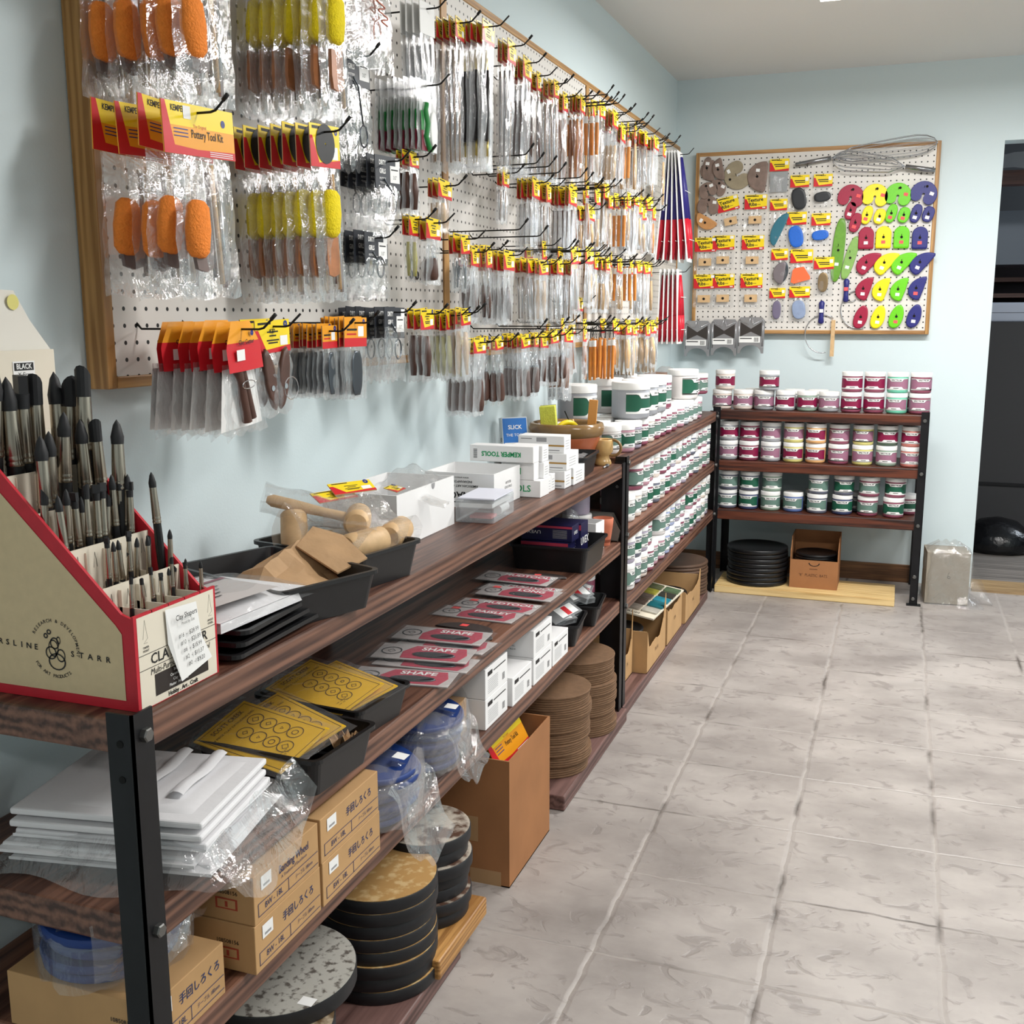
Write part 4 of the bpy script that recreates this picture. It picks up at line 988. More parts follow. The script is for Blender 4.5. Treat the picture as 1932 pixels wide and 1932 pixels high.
cols = [('maroon', M('rib_maroon', (160, 28, 62), .4, noise=.05, nscale=150)), ('yellow', M('rib_yellow', (246, 226, 22), .4, noise=.04, nscale=150)), ('green', M('rib_green', (108, 204, 26), .4, noise=.05, nscale=150)), ('navy blue', M('rib_navy', (42, 44, 118), .4, noise=.08, nscale=150))]
DIM = {'bean': (.118, .1), 'small': (.046, .084), 'tomb': (.068, .1), 'leaf': (.07, .118), 'dee': (.066, .108), 'oval': (.06, .108)}
KN = {'bean': 'big kidney-shaped', 'small': 'small bean-shaped', 'tomb': 'round-topped', 'leaf': 'leaning leaf-shaped', 'dee': 'D-shaped', 'oval': 'oval'}
STK = 'rrrwwrrwrwrwwrrrwwwwwwwrwwrwrw'
si = 0
for ri, (k, ps) in enumerate(MRIBS):
    for ci, (x, z) in enumerate(ps):
        w_, h_ = DIM[k]; cn, cm = cols[ci]
        if k == 'small' and ri == 2: w_, h_ = .05, .088 if ci == 0 else .07
        ang = {'bean': 14, 'small': 16, 'tomb': 0, 'leaf': 22, 'dee': 4, 'oval': 6}[k] + (8 if ci == 3 and k == 'bean' else 0)
        pos = {1: 'left of its pair', 2: 'right of its pair'}.get(ri, 'in the %s column' % cn)
        if ri in (1, 2) and ci == 0: pos = 'upper of its pair' if ri == 1 else 'lower of its pair'
        st = STK[si % len(STK)]; si += 1
        back_hook(x, z + (.02 if k == 'bean' else .004), 'short dark hook holding the %s %s rib, %s' % (cn, KN[k], pos))
        rib_thing(k, w_, h_, cm, .013, '%s %s plastic rib, %s' % (KN[k], cn, pos), (x, YF - .004 - (.0 if ri != 2 else .003), z), ang, 'w' if st == 'w' else 'r', 'coloured plastic ribs', nm='plastic_rib')
# long green ribs
lg = M('rib_leaf_green', (104, 156, 52), .4, noise=.08, nscale=80); lg2 = M('rib_leaf_green_pale', (134, 176, 92), .4, noise=.08, nscale=80)
rib_thing('small', .055, .29, lg, .008, 'long dark green slanted rib, left of the maroon ribs', (.797, YF - .003, 1.571), 4, 'w', 'long green ribs', nm='plastic_rib')
rib_thing('small', .048, .2, lg2, .008, 'shorter pale green slanted rib right of the long one', (.852, YF - .003, 1.535), 15, 'w', 'long green ribs', nm='plastic_rib')
back_hook(.797, 1.59, 'short dark hook holding the long dark green rib'); back_hook(.85, 1.56, 'short dark hook holding the pale green rib')
# bow cutters
def bow(x, z, label, stick_=False):
    t = thing('bow_cutter', label, 'bow cutter', (x, YF - .008, z))
    MB().lathe([(.006, -.052), (.014, -.045), (.011, -.02), (.0115, .02), (.014, .045), (.006, .055)], cols[3][1], n=12).build('handle', t)
    rr = .085; cxx, czz = (.075, -.1) if not stick_ else (.02, -.115)
    MB().tube([(cxx - .01 + rr * math.cos(R(a)) * (1 if not stick_ else .95), 0, czz + .015 + rr * 1.05 * math.sin(R(a))) for a in range(70 if not stick_ else 55, 290, 12)], .0028, steel, n=6).build('steel_bow', t)
    MB().box(-.009, .009, -.0155, -.0145, .0, .016, wht if stick_ else pinkl).build('price_sticker', t)
    if stick_: MB().box(.048, .066, -.008, .006, -.205, -.035, ltw).build('wooden_grip', t)
    else: MB().tube([(.0, 0, -.045), (.03, 0, -.05), (.045, 0, -.04)], .0025, steel).build('bow_end', t)
    return t
bow(.842, 1.385, 'navy-handled wire bow cutter hanging left of the D-shaped maroon rib')
bow(.735, 1.285, 'navy-handled bow cutter with wooden grip hanging below the frame', True)
# whisks
def whisk(pa, pb, pe, label, hooks):
    t = thing('whisk', label, 'whisk', pa)
    a = Vector(pa); b_ = Vector(pb) - a; e = Vector(pe) - a; d = (e - b_); L = d.length; d.normalize(); sd = Vector((d.z, 0, -d.x))
    MB().tube([(0, 0, 0), b_ * .5, b_], .0105, M('whisk_steel', (150, 150, 152), .22, .95), n=12).build('handle', t)
    b = MB()
    for q in range(7):
        ang = math.pi * q / 7; pts = []
        for k in range(17):
            u = k / 16 * 2 - 1; l = 1 - abs(u) ** 1.7; wd = .052 * math.sin(math.pi * min(1, l * .98)) ** .5 * (1 if l < .5 else 1) if l < .5 else .052
            s_ = math.copysign(1, u) * wd * (1 - (1 - abs(u)) ** 8) if abs(u) > 0 else 0
            s_ = math.copysign(1, u) * .05 * math.sin(math.pi * min(.5, l * .5 + .0)) * (abs(u) ** .35 if abs(u) > 0 else 0) if False else .05 * math.sin(math.pi * (u)) * .8 if False else .05 * math.sin(math.pi / 2 * max(-1, min(1, 2.2 * u))) * (l ** .25 if l > 0 else 0) 
            p = b_ + d * (L * l) + sd * (s_ * math.cos(ang)) + Vector((0, 1, 0)) * (s_ * math.sin(ang) * .35 - .006)
            pts.append(p)
        b.tube(pts, .0011, steel, n=4, cap=False)
    b.build('wire_loops', t)
    for (x, z) in hooks: back_hook(x, z, 'short hook under the %s' % label.split(',')[0])
whisk((.587, YF - .02, 1.962), (.745, YF - .02, 1.985), (1.2, YF - .02, 2.03), 'large wire whisk, handle to the left', [(.64, 1.95), (.76, 1.97)])
whisk((1.196, YF - .035, 1.908), (1.07, YF - .035, 1.93), (.752, YF - .035, 1.975), 'second wire whisk, shiny handle at the right', [(1.14, 1.895), (1.16, 1.99)])
# clear cases with curved metal formers
cse = M('grey_metal_former', (168, 170, 174), .3, .7)
def former():
    t = thing('metal_former', 'x', 'metal former'); t.scale = (1.12, 1, 1.15)
    b = MB(); P = [(-.055, -.09), (-.058, .045), (-.045, .06), (.045, .06), (.058, .045), (.055, -.09)]
    for k in range(9): a = math.pi * k / 8; P.append((.045 * math.cos(a), -.09 + .035 * math.sin(a)))
    b.prism(P, 0, .012, cse, F0(0)); b.build('plate', t)
    b = MB(); f = F0(-.0125)
    b.prism([(-.045, -.02), (-.045, .04), (0, .012), (.045, .04), (.045, -.02), (0, .0)], 0, .001, M('former_dark_grey', (74, 70, 68), .3, .5), f); b.build('blade', t)  # hourglass blade, a darker grey than the plate
    b = MB(); b.rect(-.05, -.045, .04, -.02, wht, F0(-.0145)); 
    for k in range(5): b.rect(.015 + k * .004, -.042, .017 + k * .004, -.024, blk, F0(-.0148))
    b.rect(-.045, -.03, .005, -.026, blk, F0(-.0148)); b.build('barcode_label', t)
    b = MB(); b.tube([(-.05, -.014, .05), (-.01, -.02, .03), (0, -.014, .07)], .0015, steel); b.tube([(.05, -.014, .05), (.01, -.02, .03), (0, -.014, .07)], .0015, steel); b.tube([(-.05, -.013, .05), (-.05, -.013, -.06)], .002, steel); b.tube([(.05, -.013, .05), (.05, -.013, -.06)], .002, steel); b.build('wire_spring', t)
    return t
FP = Proto(former)
for i, (x, z) in enumerate(((.155, 1.178), (.286, 1.185), (.414, 1.195))):
    FP.put((x, YF - .03, z), (0, 0, 0), 'grey metal former with barcode label, %s of three below the small pegboard' % ('leftmost', 'middle', 'rightmost')[i], 'metal formers')
    hook_thing((x, YF, z + .07), 0, .035, 'short hook holding the %s metal former' % ('leftmost', 'middle', 'rightmost')[i], tip=.006, mat=screw_m, r=.0015, group='short hooks on the small pegboard')
# ================================================================= GLAZE JARS
lid_m = M('jar_lid_white', (228, 228, 226), .4)
LABC = {'maroon': M('label_maroon', (128, 22, 64), .45), 'mauve': M('label_mauve', (150, 104, 126), .45), 'green': M('label_green', (24, 86, 64), .45), 'sage': M('label_sage', (96, 124, 114), .45)}
BODC = {k: M('glaze_' + k, c, .3) for k, c in dict(cream=(222, 208, 198), grey=(158, 160, 166), plum=(138, 74, 94), mint=(112, 196, 168), yellow=(214, 206, 128), orange=(232, 180, 122), darkgreen=(74, 92, 76), salmon=(206, 128, 118),
        slate=(98, 102, 118), navy=(66, 76, 112), sage=(144, 166, 150), blue=(92, 116, 172), pink=(186, 140, 154), lilac=(164, 156, 174), white=(216, 212, 210), paleblue=(160, 172, 206)).items()}
def jar_mesh(body, labc, r=.045, h=.0895):
    b = MB(); bm, lm = BODC[body], LABC[labc]
    b.lathe([(r * .82, 0), (r * .95, .0035), (r * .985, .009), (r * .985, h * .74), (r * .95, h * .8)], bm, n=28)
    lab = MB(); z0, z1 = h * .16, h * .72; A = R(78); rr = r * .985 + .0004; NN = 20
    def strip(f0, f1, mat, off, a_=-A, b_=A):
        vs = []; 
        for k in range(NN + 1):
            a = a_ + (b_ - a_) * k / NN; u = a / A
            for z in (f0(u), f1(u)): vs.append(((rr + off) * math.sin(a), -(rr + off) * math.cos(a), z))
        lab.add(vs, [(2 * k, 2 * k + 2, 2 * k + 3, 2 * k + 1) for k in range(NN)], mat, None, True)
    H = z1 - z0
    strip(lambda u: z0, lambda u: z0 + H * .1, wht, 0); strip(lambda u: z1 - H * .06, lambda u: z1, wht, 0)
    strip(lambda u: z0, lambda u: z1, wht, 0)
    tab = lambda u: max(0, min(1, (.52 - abs(u)) / .12))
    strip(lambda u: z0 + H * (.1 + .17 * tab(u)), lambda u: z1 - H * (.08 + .2 * tab(u)), lm, .0003)
    strip(lambda u: z1 - H * (.1 + .2 * tab(u)), lambda u: z1 - H * (.07 + .2 * tab(u)), blk, .0004)
    vs, fs = text_geo('SPECTRUM', .02); s = .0088
    lab.add([((rr + .0006) * math.sin(v.x * s / rr * 1.0), -(rr + .0006) * math.cos(v.x * s / rr), z1 - H * .16 + v.y * s) for v in vs], fs, blk)
    strip(lambda u: z0 + H * .14, lambda u: z0 + H * .19, blk, .0005, -R(14), R(14))
    lid = MB(); lid.lathe([(r * 1.0, h * .795), (r * 1.0, h * .97), (r * .97, h), (r * .9, h)], lid_m, n=28)
    return b, lab, lid
JP = {}
def jar(body, labc, loc, rot, label, group, r=.045, h=.0895, tone=None):
    k = (body, labc, r)
    if k not in JP:
        def go():
            t = thing('glaze_jar', 'x', 'glaze jar'); a, l, c = jar_mesh(body, labc, r, h)
            a.build('jar_body', t); l.build('label', t); c.build('lid', t); return t
        JP[k] = Proto(go)
    return JP[k].put(loc, (0, 0, rot), label, group)
rj = random.Random(5)
NM = {'cream': 'cream', 'grey': 'pale grey', 'plum': 'plum', 'mint': 'mint green', 'yellow': 'pale yellow', 'orange': 'peach orange', 'darkgreen': 'dark green', 'salmon': 'salmon', 'slate': 'slate', 'navy': 'navy', 'sage': 'sage', 'blue': 'blue', 'pink': 'pale pink', 'lilac': 'lilac', 'white': 'off-white', 'paleblue': 'pale blue'}
def row(z, xs, specs, shelf, tier, y=5.02):
    for i, (x, sp) in enumerate(zip(xs, specs)):
        if sp is None: continue
        rot = rj.uniform(-14, 14)
        jar(sp[0], sp[1], (x, y + rj.uniform(-.006, .006), z), rot, '%s glaze jar, %s label, %s from left, %s tier, %s shelf of back rack' % (NM[sp[0]].split()[-1], sp[1], ordn(i), tier, shelf), 'jars on the back rack')
def P_(s): return [None if q == '-' else tuple(q.split('/')) for q in s.split()]
bx = [.368, .464, .563, .663, .762, .862, .965, 1.067, 1.170]
# top shelf
tx = [.360, .453, .548, .645, .743, .841, .941, 1.041, 1.142]
tx = [.332 + .0955 * i for i in range(10)]
row(.8465, tx, P_('cream/mauve cream/mauve grey/mauve grey/maroon sage/maroon grey/mauve plum/maroon plum/maroon mint/mauve plum/mauve'), 'top', 'lower')
row(.9362, [tx[0] + .012, 0, tx[2] + .02, 0, 0, 0, tx[6], tx[7], tx[8], tx[9]], P_('cream/maroon - grey/maroon - - - plum/maroon plum/maroon mint/mauve plum/mauve'), 'top', 'upper')
row(.8465, [tx[1] + .04, tx[3] + .03, tx[4] + .04], P_('cream/mauve grey/maroon sage/maroon'), 'top', 'rear', 5.12)
row(.8465, [1.17], P_('slate/maroon'), 'top', 'far corner', 5.12)
row(.6125, bx, P_('grey/mauve plum/maroon grey/mauve yellow/maroon orange/maroon plum/mauve yellow/mauve sage/mauve salmon/mauve'), 'middle', 'lower')
row(.7022, bx, P_('grey/maroon plum/maroon grey/mauve yellow/mauve orange/maroon plum/mauve yellow/mauve darkgreen/maroon salmon/maroon'), 'middle', 'upper')
bx2 = [.372, .470, .570, .673, .780, .890, 1.0, 1.110]
row(.3825, bx2, P_('slate/sage navy/green sage/sage blue/sage slate/sage navy/green plum/sage plum/green'), 'bottom', 'lower')
row(.4722, [x + .004 for x in bx2], P_('slate/sage slate/green sage/sage - slate/sage slate/green plum/sage plum/green'), 'bottom', 'upper')
# clear trays behind the stacks of the mid shelf: lids only peek out, so second ranks
for sh, z in (('middle', .6125), ('bottom', .3825)):
    row(z, bx[::2], P_('grey/mauve grey/maroon sage/mauve plum/mauve plum/maroon') if sh == 'middle' else P_('slate/sage slate/green sage/sage slate/sage plum/green'), sh, 'rear', 5.125)
# side rack, labels facing the aisle
bodies = ['pink', 'lilac', 'plum', 'white', 'pink', 'grey', 'plum', 'lilac', 'pink', 'slate', 'white', 'cream']
for sh, z, zn in ((0, .3885, 'bottom'), (1, .6155, 'middle')):
    ys = [3.235 + .0965 * i for i in range(17)]
    for i, y in enumerate(ys):
        for q, tn in enumerate(('lower', 'upper')):
            if sh == 0 and i in (5, 11) and q == 1: continue
            if sh == 1 and i in (1,) and q == 1: continue
            bd = bodies[(i * 3 + q * 2 + sh * 5 + rj.randrange(3)) % 12]
            if sh == 0 and i in (7, 8): bd = 'paleblue'
            lc = 'green' if rj.random() < .17 else 'sage'
            jar(bd, lc, (D - .052 + rj.uniform(-.005, .004), y, z + .0897 * q), 90 + rj.uniform(-22, 4), '%s glaze jar, %s label, %s tier, %s along, %s shelf of left-wall rack' % (NM[bd].split()[-1], lc, tn, ordn(i), zn), 'jars on the left-wall rack')
for i in range(14):
    bd = bodies[(i * 5 + 3) % 12]; y = 3.225 + .098 * i + (.05 if i > 8 else 0)
    jar(bd if i not in (5, 6, 7, 8) else 'plum', 'green' if i in (1, 3) else 'sage', (D - .055 - (.03 if i == 0 else 0), y + (.04 if i == 0 else 0), .8425), 90 - 22 + rj.uniform(-12, 8), '%s glaze jar, front rank of the top shelf, %s along the left-wall rack' % (NM[bd if i not in (5, 6, 7, 8) else 'plum'], ordn(i)), 'jars on the left-wall rack')
for i in range(10):
    bd = bodies[(i * 7 + 1) % 12]
    jar(bd, 'sage', (D - .155, 3.30 + .1 * i, .8425), 90 - 20, '%s glaze jar, second rank of the top shelf, %s along the left-wall rack' % (NM[bd], ordn(i)), 'jars on the left-wall rack')
# large tubs of glaze
for i, (x, y, z, bd, rt_, ds) in enumerate(((.262, 3.50, .9322, 'grey', 78, 'front of the upper tier'), (.262, 3.635, .9322, 'grey', 84, 'second of the upper tier'), (.262, 3.77, .9322, 'grey', 80, 'third of the upper tier'), (.25, 3.92, .9322, 'plum', 75, 'fourth of the upper tier'),
     (.135, 3.30, .9322, 'grey', 84, 'left rear beside the mug'), (.128, 3.68, .9322, 'white', 80, 'rear rank'), (.108, 3.97, .9322, 'white', 80, 'rear rank, farther back'), (.26, 4.42, .9322, 'white', 88, 'standing alone near the far end'))):
    if y > 4.3: jar('lilac', 'sage', (.262, y, .8425), 60, 'lilac glaze jar under the lone large tub near the far end', 'jars on the left-wall rack')
    jar(bd, 'green' if i != 3 else 'sage', (x, y, z), rt_, 'large %s glaze tub with white lid, %s' % (NM[bd], ds), 'large glaze tubs', r=.064, h=.122)
for i, (x, y) in enumerate(((.25, 4.62), (.265, 4.74))):
    jar('plum', 'sage', (x, y, .9322), 70, 'plum glaze jar on the upper tier near the corner, %s' % ('nearer', 'farther')[i], 'jars on the left-wall rack')
# jars standing behind other goods at the far end of the near rack
for i, (x, y, z, sh) in enumerate(((.10, 3.02, .5885, 'second'), (.205, 3.075, .5885, 'second'), (.20, 3.07, .6782, 'second, upper'), (.11, 3.03, .4025, 'third'), (.215, 3.085, .4025, 'third'))):
    jar(['grey', 'grey', 'lilac', 'plum', 'plum', 'plum'][i], 'sage', (x, y, z), 180 if i != 3 else 90, 'large glaze jar behind the black post, %s shelf, %s' % (sh, ('left', 'right')[x > .15]), 'jars behind the near rack post')
# ================================================================= ON THE NEAR RACK
TOP, S2, S3 = .8255, .5885, .4025
FX = lambda x, y, z: fr((x, y, z), (0, 1, 0), (0, 0, 1))      # on a face looking at the aisle (+x)
FY = lambda x, y, z: fr((x, y, z), (1, 0, 0), (0, 0, 1))      # on a face looking at the camera end (-y)
FZ = lambda x, y, z: fr((x, y, z), (0, 1, 0), (-1, 0, 0))     # on top, read from the aisle
blackpl = M('black_plastic', (22, 22, 24), .38, bump=.02, bscale=400); kraftb = M('kraft_paper', (176, 142, 104), .75, noise=.1, nscale=20, bump=.25, bscale=30)
cardb = M('corrugated_board', (184, 146, 100), .8, noise=.07, nscale=14); cardb2 = M('corrugated_board_brown', (158, 108, 68), .8, noise=.08, nscale=10); cardin = M('corrugated_inside', (150, 112, 78), .85)
whb = M('white_carton', (232, 232, 232), .6, noise=.02, nscale=10); tan_c = M('display_tan', (206, 186, 148), .65, noise=.04, nscale=80); redc = M('display_red', (188, 30, 46), .5, noise=.06, nscale=60); dcream = M('display_cream', (226, 218, 200), .6)
rub = M('shaper_tip', (24, 25, 28), .55); ferr = M('ferrule_nickel', (172, 162, 148), .25, 1.0)

# ---- display box of clay shapers
t = thing('display_box', 'red and cream counter display box of clay shapers with handwritten-style price sheet', 'display box', (0, 0, TOP))
y0, y1 = .938, 1.084; xf, xb = .315, .03
prof = [(xf, 0), (xf, .108), (.30, .113), (.138, .272), (.128, .28), (xb, .28), (xb, 0)]
side_f = fr((0, y0, 0), (1, 0, 0), (0, 0, 1))
MB().prism(prof, -.004, 0, redc, side_f).build('side_panel', t)
b = MB(); ins = [(.300, .012), (.300, .09), (.292, .1), (.132, .252), (.120, .262), (.045, .262), (.045, .012)]
b.add([(x, z, .0006) for x, z in ins], [(0, 1, 2, 3), (0, 3, 6), (3, 4, 5, 6)], tan_c, side_f)
for k, ch in enumerate('FORSLINE'): b.text(ch, .103 + k * .0105, .0655 - k * .0004, .0095, blk, side_f, .0012, .02, 1.1, -2)
for k, ch in enumerate('STARR'): b.text(ch, .229 + k * .0125, .0595 - k * .0004, .0095, blk, side_f, .0012, .02, 1.1, -2)
for k, ch in enumerate('RESEARCH & DEVELOPMENT'):
    a = 150 - k * 7.6; b.text(ch, .204 + .033 * math.cos(R(a)), .064 + .033 * math.sin(R(a)), .0058, blk, side_f, .0012, .01, 1, a - 90)
for k, ch in enumerate('FOR ART PRODUCTS'):
    a = 215 + k * 6; b.text(ch, .204 + .034 * math.cos(R(a)), .064 + .034 * math.sin(R(a)), .0058, blk, side_f, .0012, .01, 1, a + 90)
for (cx, cz, rr, rx) in ((.172, .058, .009, 1), (.186, .056, .009, .8), (.178, .07, .008, .9), (.18, .048, .012, 1.2), (.176, .064, .012, .7), (.166, .078, .003, 1), (.171, .083, .003, 1), (.184, .074, .005, .6)): b.ring(cx + .026, cz, rr * .8, .0016, blk, side_f, .0012, 18, rx=rx)
b.build('printed_panel', t)
MB().prism(prof, 0, .004, redc, fr((0, y1, 0), (1, 0, 0), (0, 0, 1))).build('side_panel', t)
b = MB(); b.box(xf, xf + .003, y0 - .002, y1 + .004, 0, .112, redc); f = FX(xf + .0032, y0, 0); Wd = y1 - y0
b.rect(.003, .001, Wd, .109, dcream, f)
for (tx_, nm_) in ((.016, 'TAPER'), (.137, 'ANGLE')):
    b.tube([(tx_ - .004, .082, 0), (tx_, .104, 0), (tx_ + .004, .082, 0), (tx_ - .003, .077, 0), (tx_ + .003, .077, 0)], .0003, blk, f, n=3); b.text(nm_, tx_, .072, .0035, blk, f, .0005, .02); b.text('POINT' if nm_ == 'TAPER' else 'CHISEL', tx_, .068, .0035, blk, f, .0005, .02)
b.rect(.003, .0635, Wd, .0642, blk, f, .0003); b.rect(.003, .046, Wd, .0467, blk, f, .0003)
b.text('CLAY SHAPER', Wd * .52, .055, .0175, blk, f, .0005, .01, .98); b.text('Multi-Purpose Modelling Tool', Wd * .53, .0405, .0105, blk, f, .0005, 0, .88, shear=.2)
b.rect(.028, .010, .128, .036, M('print_dark_brown', (44, 36, 32), .6), f, .0004)
for q, s_ in enumerate(('Sculpting', 'Ceramics  Wax', 'Clay  Paint', 'Plaster  Adhesives')): b.text(s_, .07, .0325 - q * .0058, .0048, wht, f, .0008, .01)
b.text('Hobby . Art . Craft', .078, .0052, .0072, blk, f, .0005, .03)
b.build('front_panel', t)
b = MB(); f2 = FX(xf + .0045, y0, 0)
pl = [(.050, .107), (.108, .103), (.112, .06), (.128, .028), (.067, .016), (.052, .065)]
b.add([(x, z, .001 + .006 * (1 - (z / .107)) * (x > .06)) for x, z in pl], [(5, 4, 3, 2, 1, 0)], wht, f2); g = f2 @ T(0, 0, .0075) @ RZ(1)
b.text('Clay Shapers', .082, .093, .0094, blk, g, 0, .01, .82); b.text('Priced by Size', .084, .0845, .0055, blk, g, 0, 0, .8)
for q, s_ in enumerate(('#16  -  $29.99', '#10  -  $21.89', '#6  -  $15.99', '#2  -  $11.37', '#0  -  $9.20')): b.text(s_, .084 + q * .003, .0705 - q * .0095, .0078, blk, g, 0, 0, .85)
b.build('price_sheet', t)
MB().box(xb - .003, xb, y0, y1 + .075, 0, .398, dcream).build('back_panel', t)
b = MB(); f = FX(xb + .0005, 0, 0); b.rect(1.085, .362, 1.122, .384, wht, f, .0002); b.rect(1.087, .372, 1.12, .382, blk, f, .0004); b.text('BLACK', 1.1035, .377, .0095, wht, f, .0006, .02, .9); b.text('X-Firm', 1.1035, .3665, .0085, blk, f, .0006, 0, .9, shear=.2); b.build('header_label', t)
tier = [(.272, .142, 1), (.228, .182, 2), (.182, .222, 3), (.135, .262, 4), (.088, .305, 5)]
for (tx_, tz, n_) in tier:
    b = MB(); b.box(tx_ - .0012, tx_ + .0012, y0 + .003, y1 - .003, .0, tz - .004, dcream); f = FX(tx_ + .0014, y0, 0)
    if n_ in (1, 2):
        for q in range(5): 
            yy = .018 + q * .028; b.tube([(yy - .003, tz - .03, 0), (yy, tz - .012, 0), (yy + .003, tz - .03, 0)], .0003, blk, f, n=3)
    b.build('tier_divider', t)
    for q in range(1, 5): MB().box(tx_ + .002, tx_ + (.05 if n_ > 1 else .046), y0 + q * .03 - .0006, y0 + q * .03 + .0006, 0, tz - (.05 if n_ > 1 else .03), dcream).build('cell_divider', t)
# sheet of folded paper standing behind the display
t = thing('paper_sheet', 'pale paper sheet with yellow sticker standing behind the display box', 'paper', (0, 0, 0))
MB().add([(.02, .93, 1.222), (.02, 1.165, 1.222), (.016, 1.135, 1.262), (.012, 1.115, 1.30), (.012, .93, 1.305)], [(0, 1, 2, 3, 4)], M('pale_paper', (226, 222, 212), .6)).build('sheet', t, solid=.001)
MB().ring(1.108, 1.285, .005, .01, M('sticker_pale_yellow', (224, 216, 130), .5), FX(.016, 0, 0), .001, 18).build('round_sticker', t)

def shaper(n_, ct):
    def go():
        t = thing('clay_shaper', 'x', 'clay shaper'); rr_, tl, fl_ = {5: (.0098, .040, .066), 4: (.008, .030, .056), 3: (.0046, .019, .045), 2: (.0031, .012, .036), 1: (.0024, .009, .028)}[n_]; k = rr_ / .004; tk = tl / .037
        MB().lathe([(.0042 * k, -.0), (.0046 * k, -.03), (.004 * k, -.09 if n_ > 2 else -.04)], blackpl, T(0, 0, -tl - fl_), 12).build('handle', t)
        zf = lambda q: -tl - fl_ * q; pr = [(.0043 * k, zf(1)), (.0047 * k, zf(.96)), (.0043 * k, zf(.92)), (.0043 * k, zf(.90)), (.0047 * k, zf(.86)), (.0043 * k, zf(.82)), (.0044 * k, zf(.8)), (.0037 * k, zf(0))]
        MB().lathe(pr, ferr, None, 14).build('ferrule', t)
        b = MB()
        if ct == 0: b.lathe([(.0038 * k, -.037 * tk), (.004 * k, -.026 * tk), (.0022 * k, -.008 * tk), (.0003, 0)], rub, None, 12)
        elif ct == 1:   # flat chisel
            b.lathe([(.0038 * k, -.037 * tk), (.004 * k, -.02 * tk)], rub, None, 12); b.box(-.004 * k, .004 * k, -.0022 * k, .0022 * k, -.02 * tk, 0, rub)
        elif ct == 2:   # slanted
            n = 12; vs = [(.0038 * k * math.cos(2 * math.pi * q / n), .0038 * k * math.sin(2 * math.pi * q / n), -.037 * tk) for q in range(n)] + [(.0039 * k * math.cos(2 * math.pi * q / n), .0039 * k * math.sin(2 * math.pi * q / n), -.012 * tk - .011 * tk * math.sin(2 * math.pi * q / n)) for q in range(n)]
            b.add(vs, [(q, (q + 1) % n, n + (q + 1) % n, n + q) for q in range(n)] + [tuple(range(n, 2 * n))], rub)
        else: b.lathe([(.0038 * k, -.037 * tk), (.0042 * k, -.022 * tk), (.0042 * k, -.012 * tk), (.0028 * k, -.004 * tk), (.001 * k, 0)], rub, None, 12)
        b.build('rubber_tip', t); return t
    return go
TIPS = {5: (0.112, 1.75, [(0, 0.988, 1.194), (0, 1.014, 1.197), (0, 1.036, 1.2), (0, 1.064, 1.198), (0.022, 1.072, 1.2), (0.041, 1.072, 1.206), (0, 0.974, 1.21)]),
 4: (0.158, 1.45, [(0, 0.987, 1.131), (0, 1.003, 1.13), (0, 1.031, 1.15), (0, 1.058, 1.141), (0.01, 1.072, 1.144), (0.044, 1.072, 1.142)]),
 3: (0.205, 1.05, [(-0.008, 0.95, 1.072), (0, 0.955, 1.07), (0, 0.974, 1.071), (0, 0.986, 1.066), (0, 0.998, 1.06), (0, 1.004, 1.069), (0, 1.02, 1.07), (0, 1.03, 1.066), (0, 1.043, 1.061), (0, 1.051, 1.074), (0, 1.065, 1.074), (0.004, 1.072, 1.067), (0.008, 1.072, 1.076), (0.043, 1.072, 1.079)]),
 2: (0.250, 0.62, [(0, 0.981, 1.011), (0, 0.995, 1.006), (0, 1.003, 1.007), (0, 1.017, 1.012), (0, 1.016, 1.001), (0, 1.033, 1.004), (0, 1.051, 1.004), (0, 1.058, 1.001), (0.02, 1.072, 1.007)]),
 1: (0.290, 0.48, [(0, 0.968, 0.976), (0, 0.987, 0.97), (0, 1.004, 0.975), (0, 1.022, 0.968), (0, 1.036, 0.966), (0, 1.041, 0.98), (0, 1.051, 0.974), (0, 1.068, 0.972), (0.001, 1.072, 0.971), (0.018, 1.072, 0.975)])}
SZN = {5: 'largest, back row', 4: 'large, fourth row', 3: 'medium, third row', 2: 'small, second row', 1: 'smallest, front row'}
SP = {}; rs = random.Random(11)
for n_, (x, k, ps) in TIPS.items():
    for i, (dx, y, z) in enumerate(ps):
        ct = rs.choice([0, 1, 2, 0, 2]) if i != len(ps) - 1 else 0
        if (n_, ct) not in SP: SP[(n_, ct)] = Proto(shaper(n_, ct))
        SP[(n_, ct)].put((x + dx + rs.uniform(-.003, .003), y, z + rs.uniform(-.004, .004)), (rs.uniform(-5, 3), rs.uniform(-3, 4), rs.uniform(0, 360) if ct in (0, 3) else rs.uniform(-40, 90)), 'black-tipped clay shaper, %s, %s from the near side of the display' % (SZN[n_], ordn(i)), 'clay shapers in the display box')

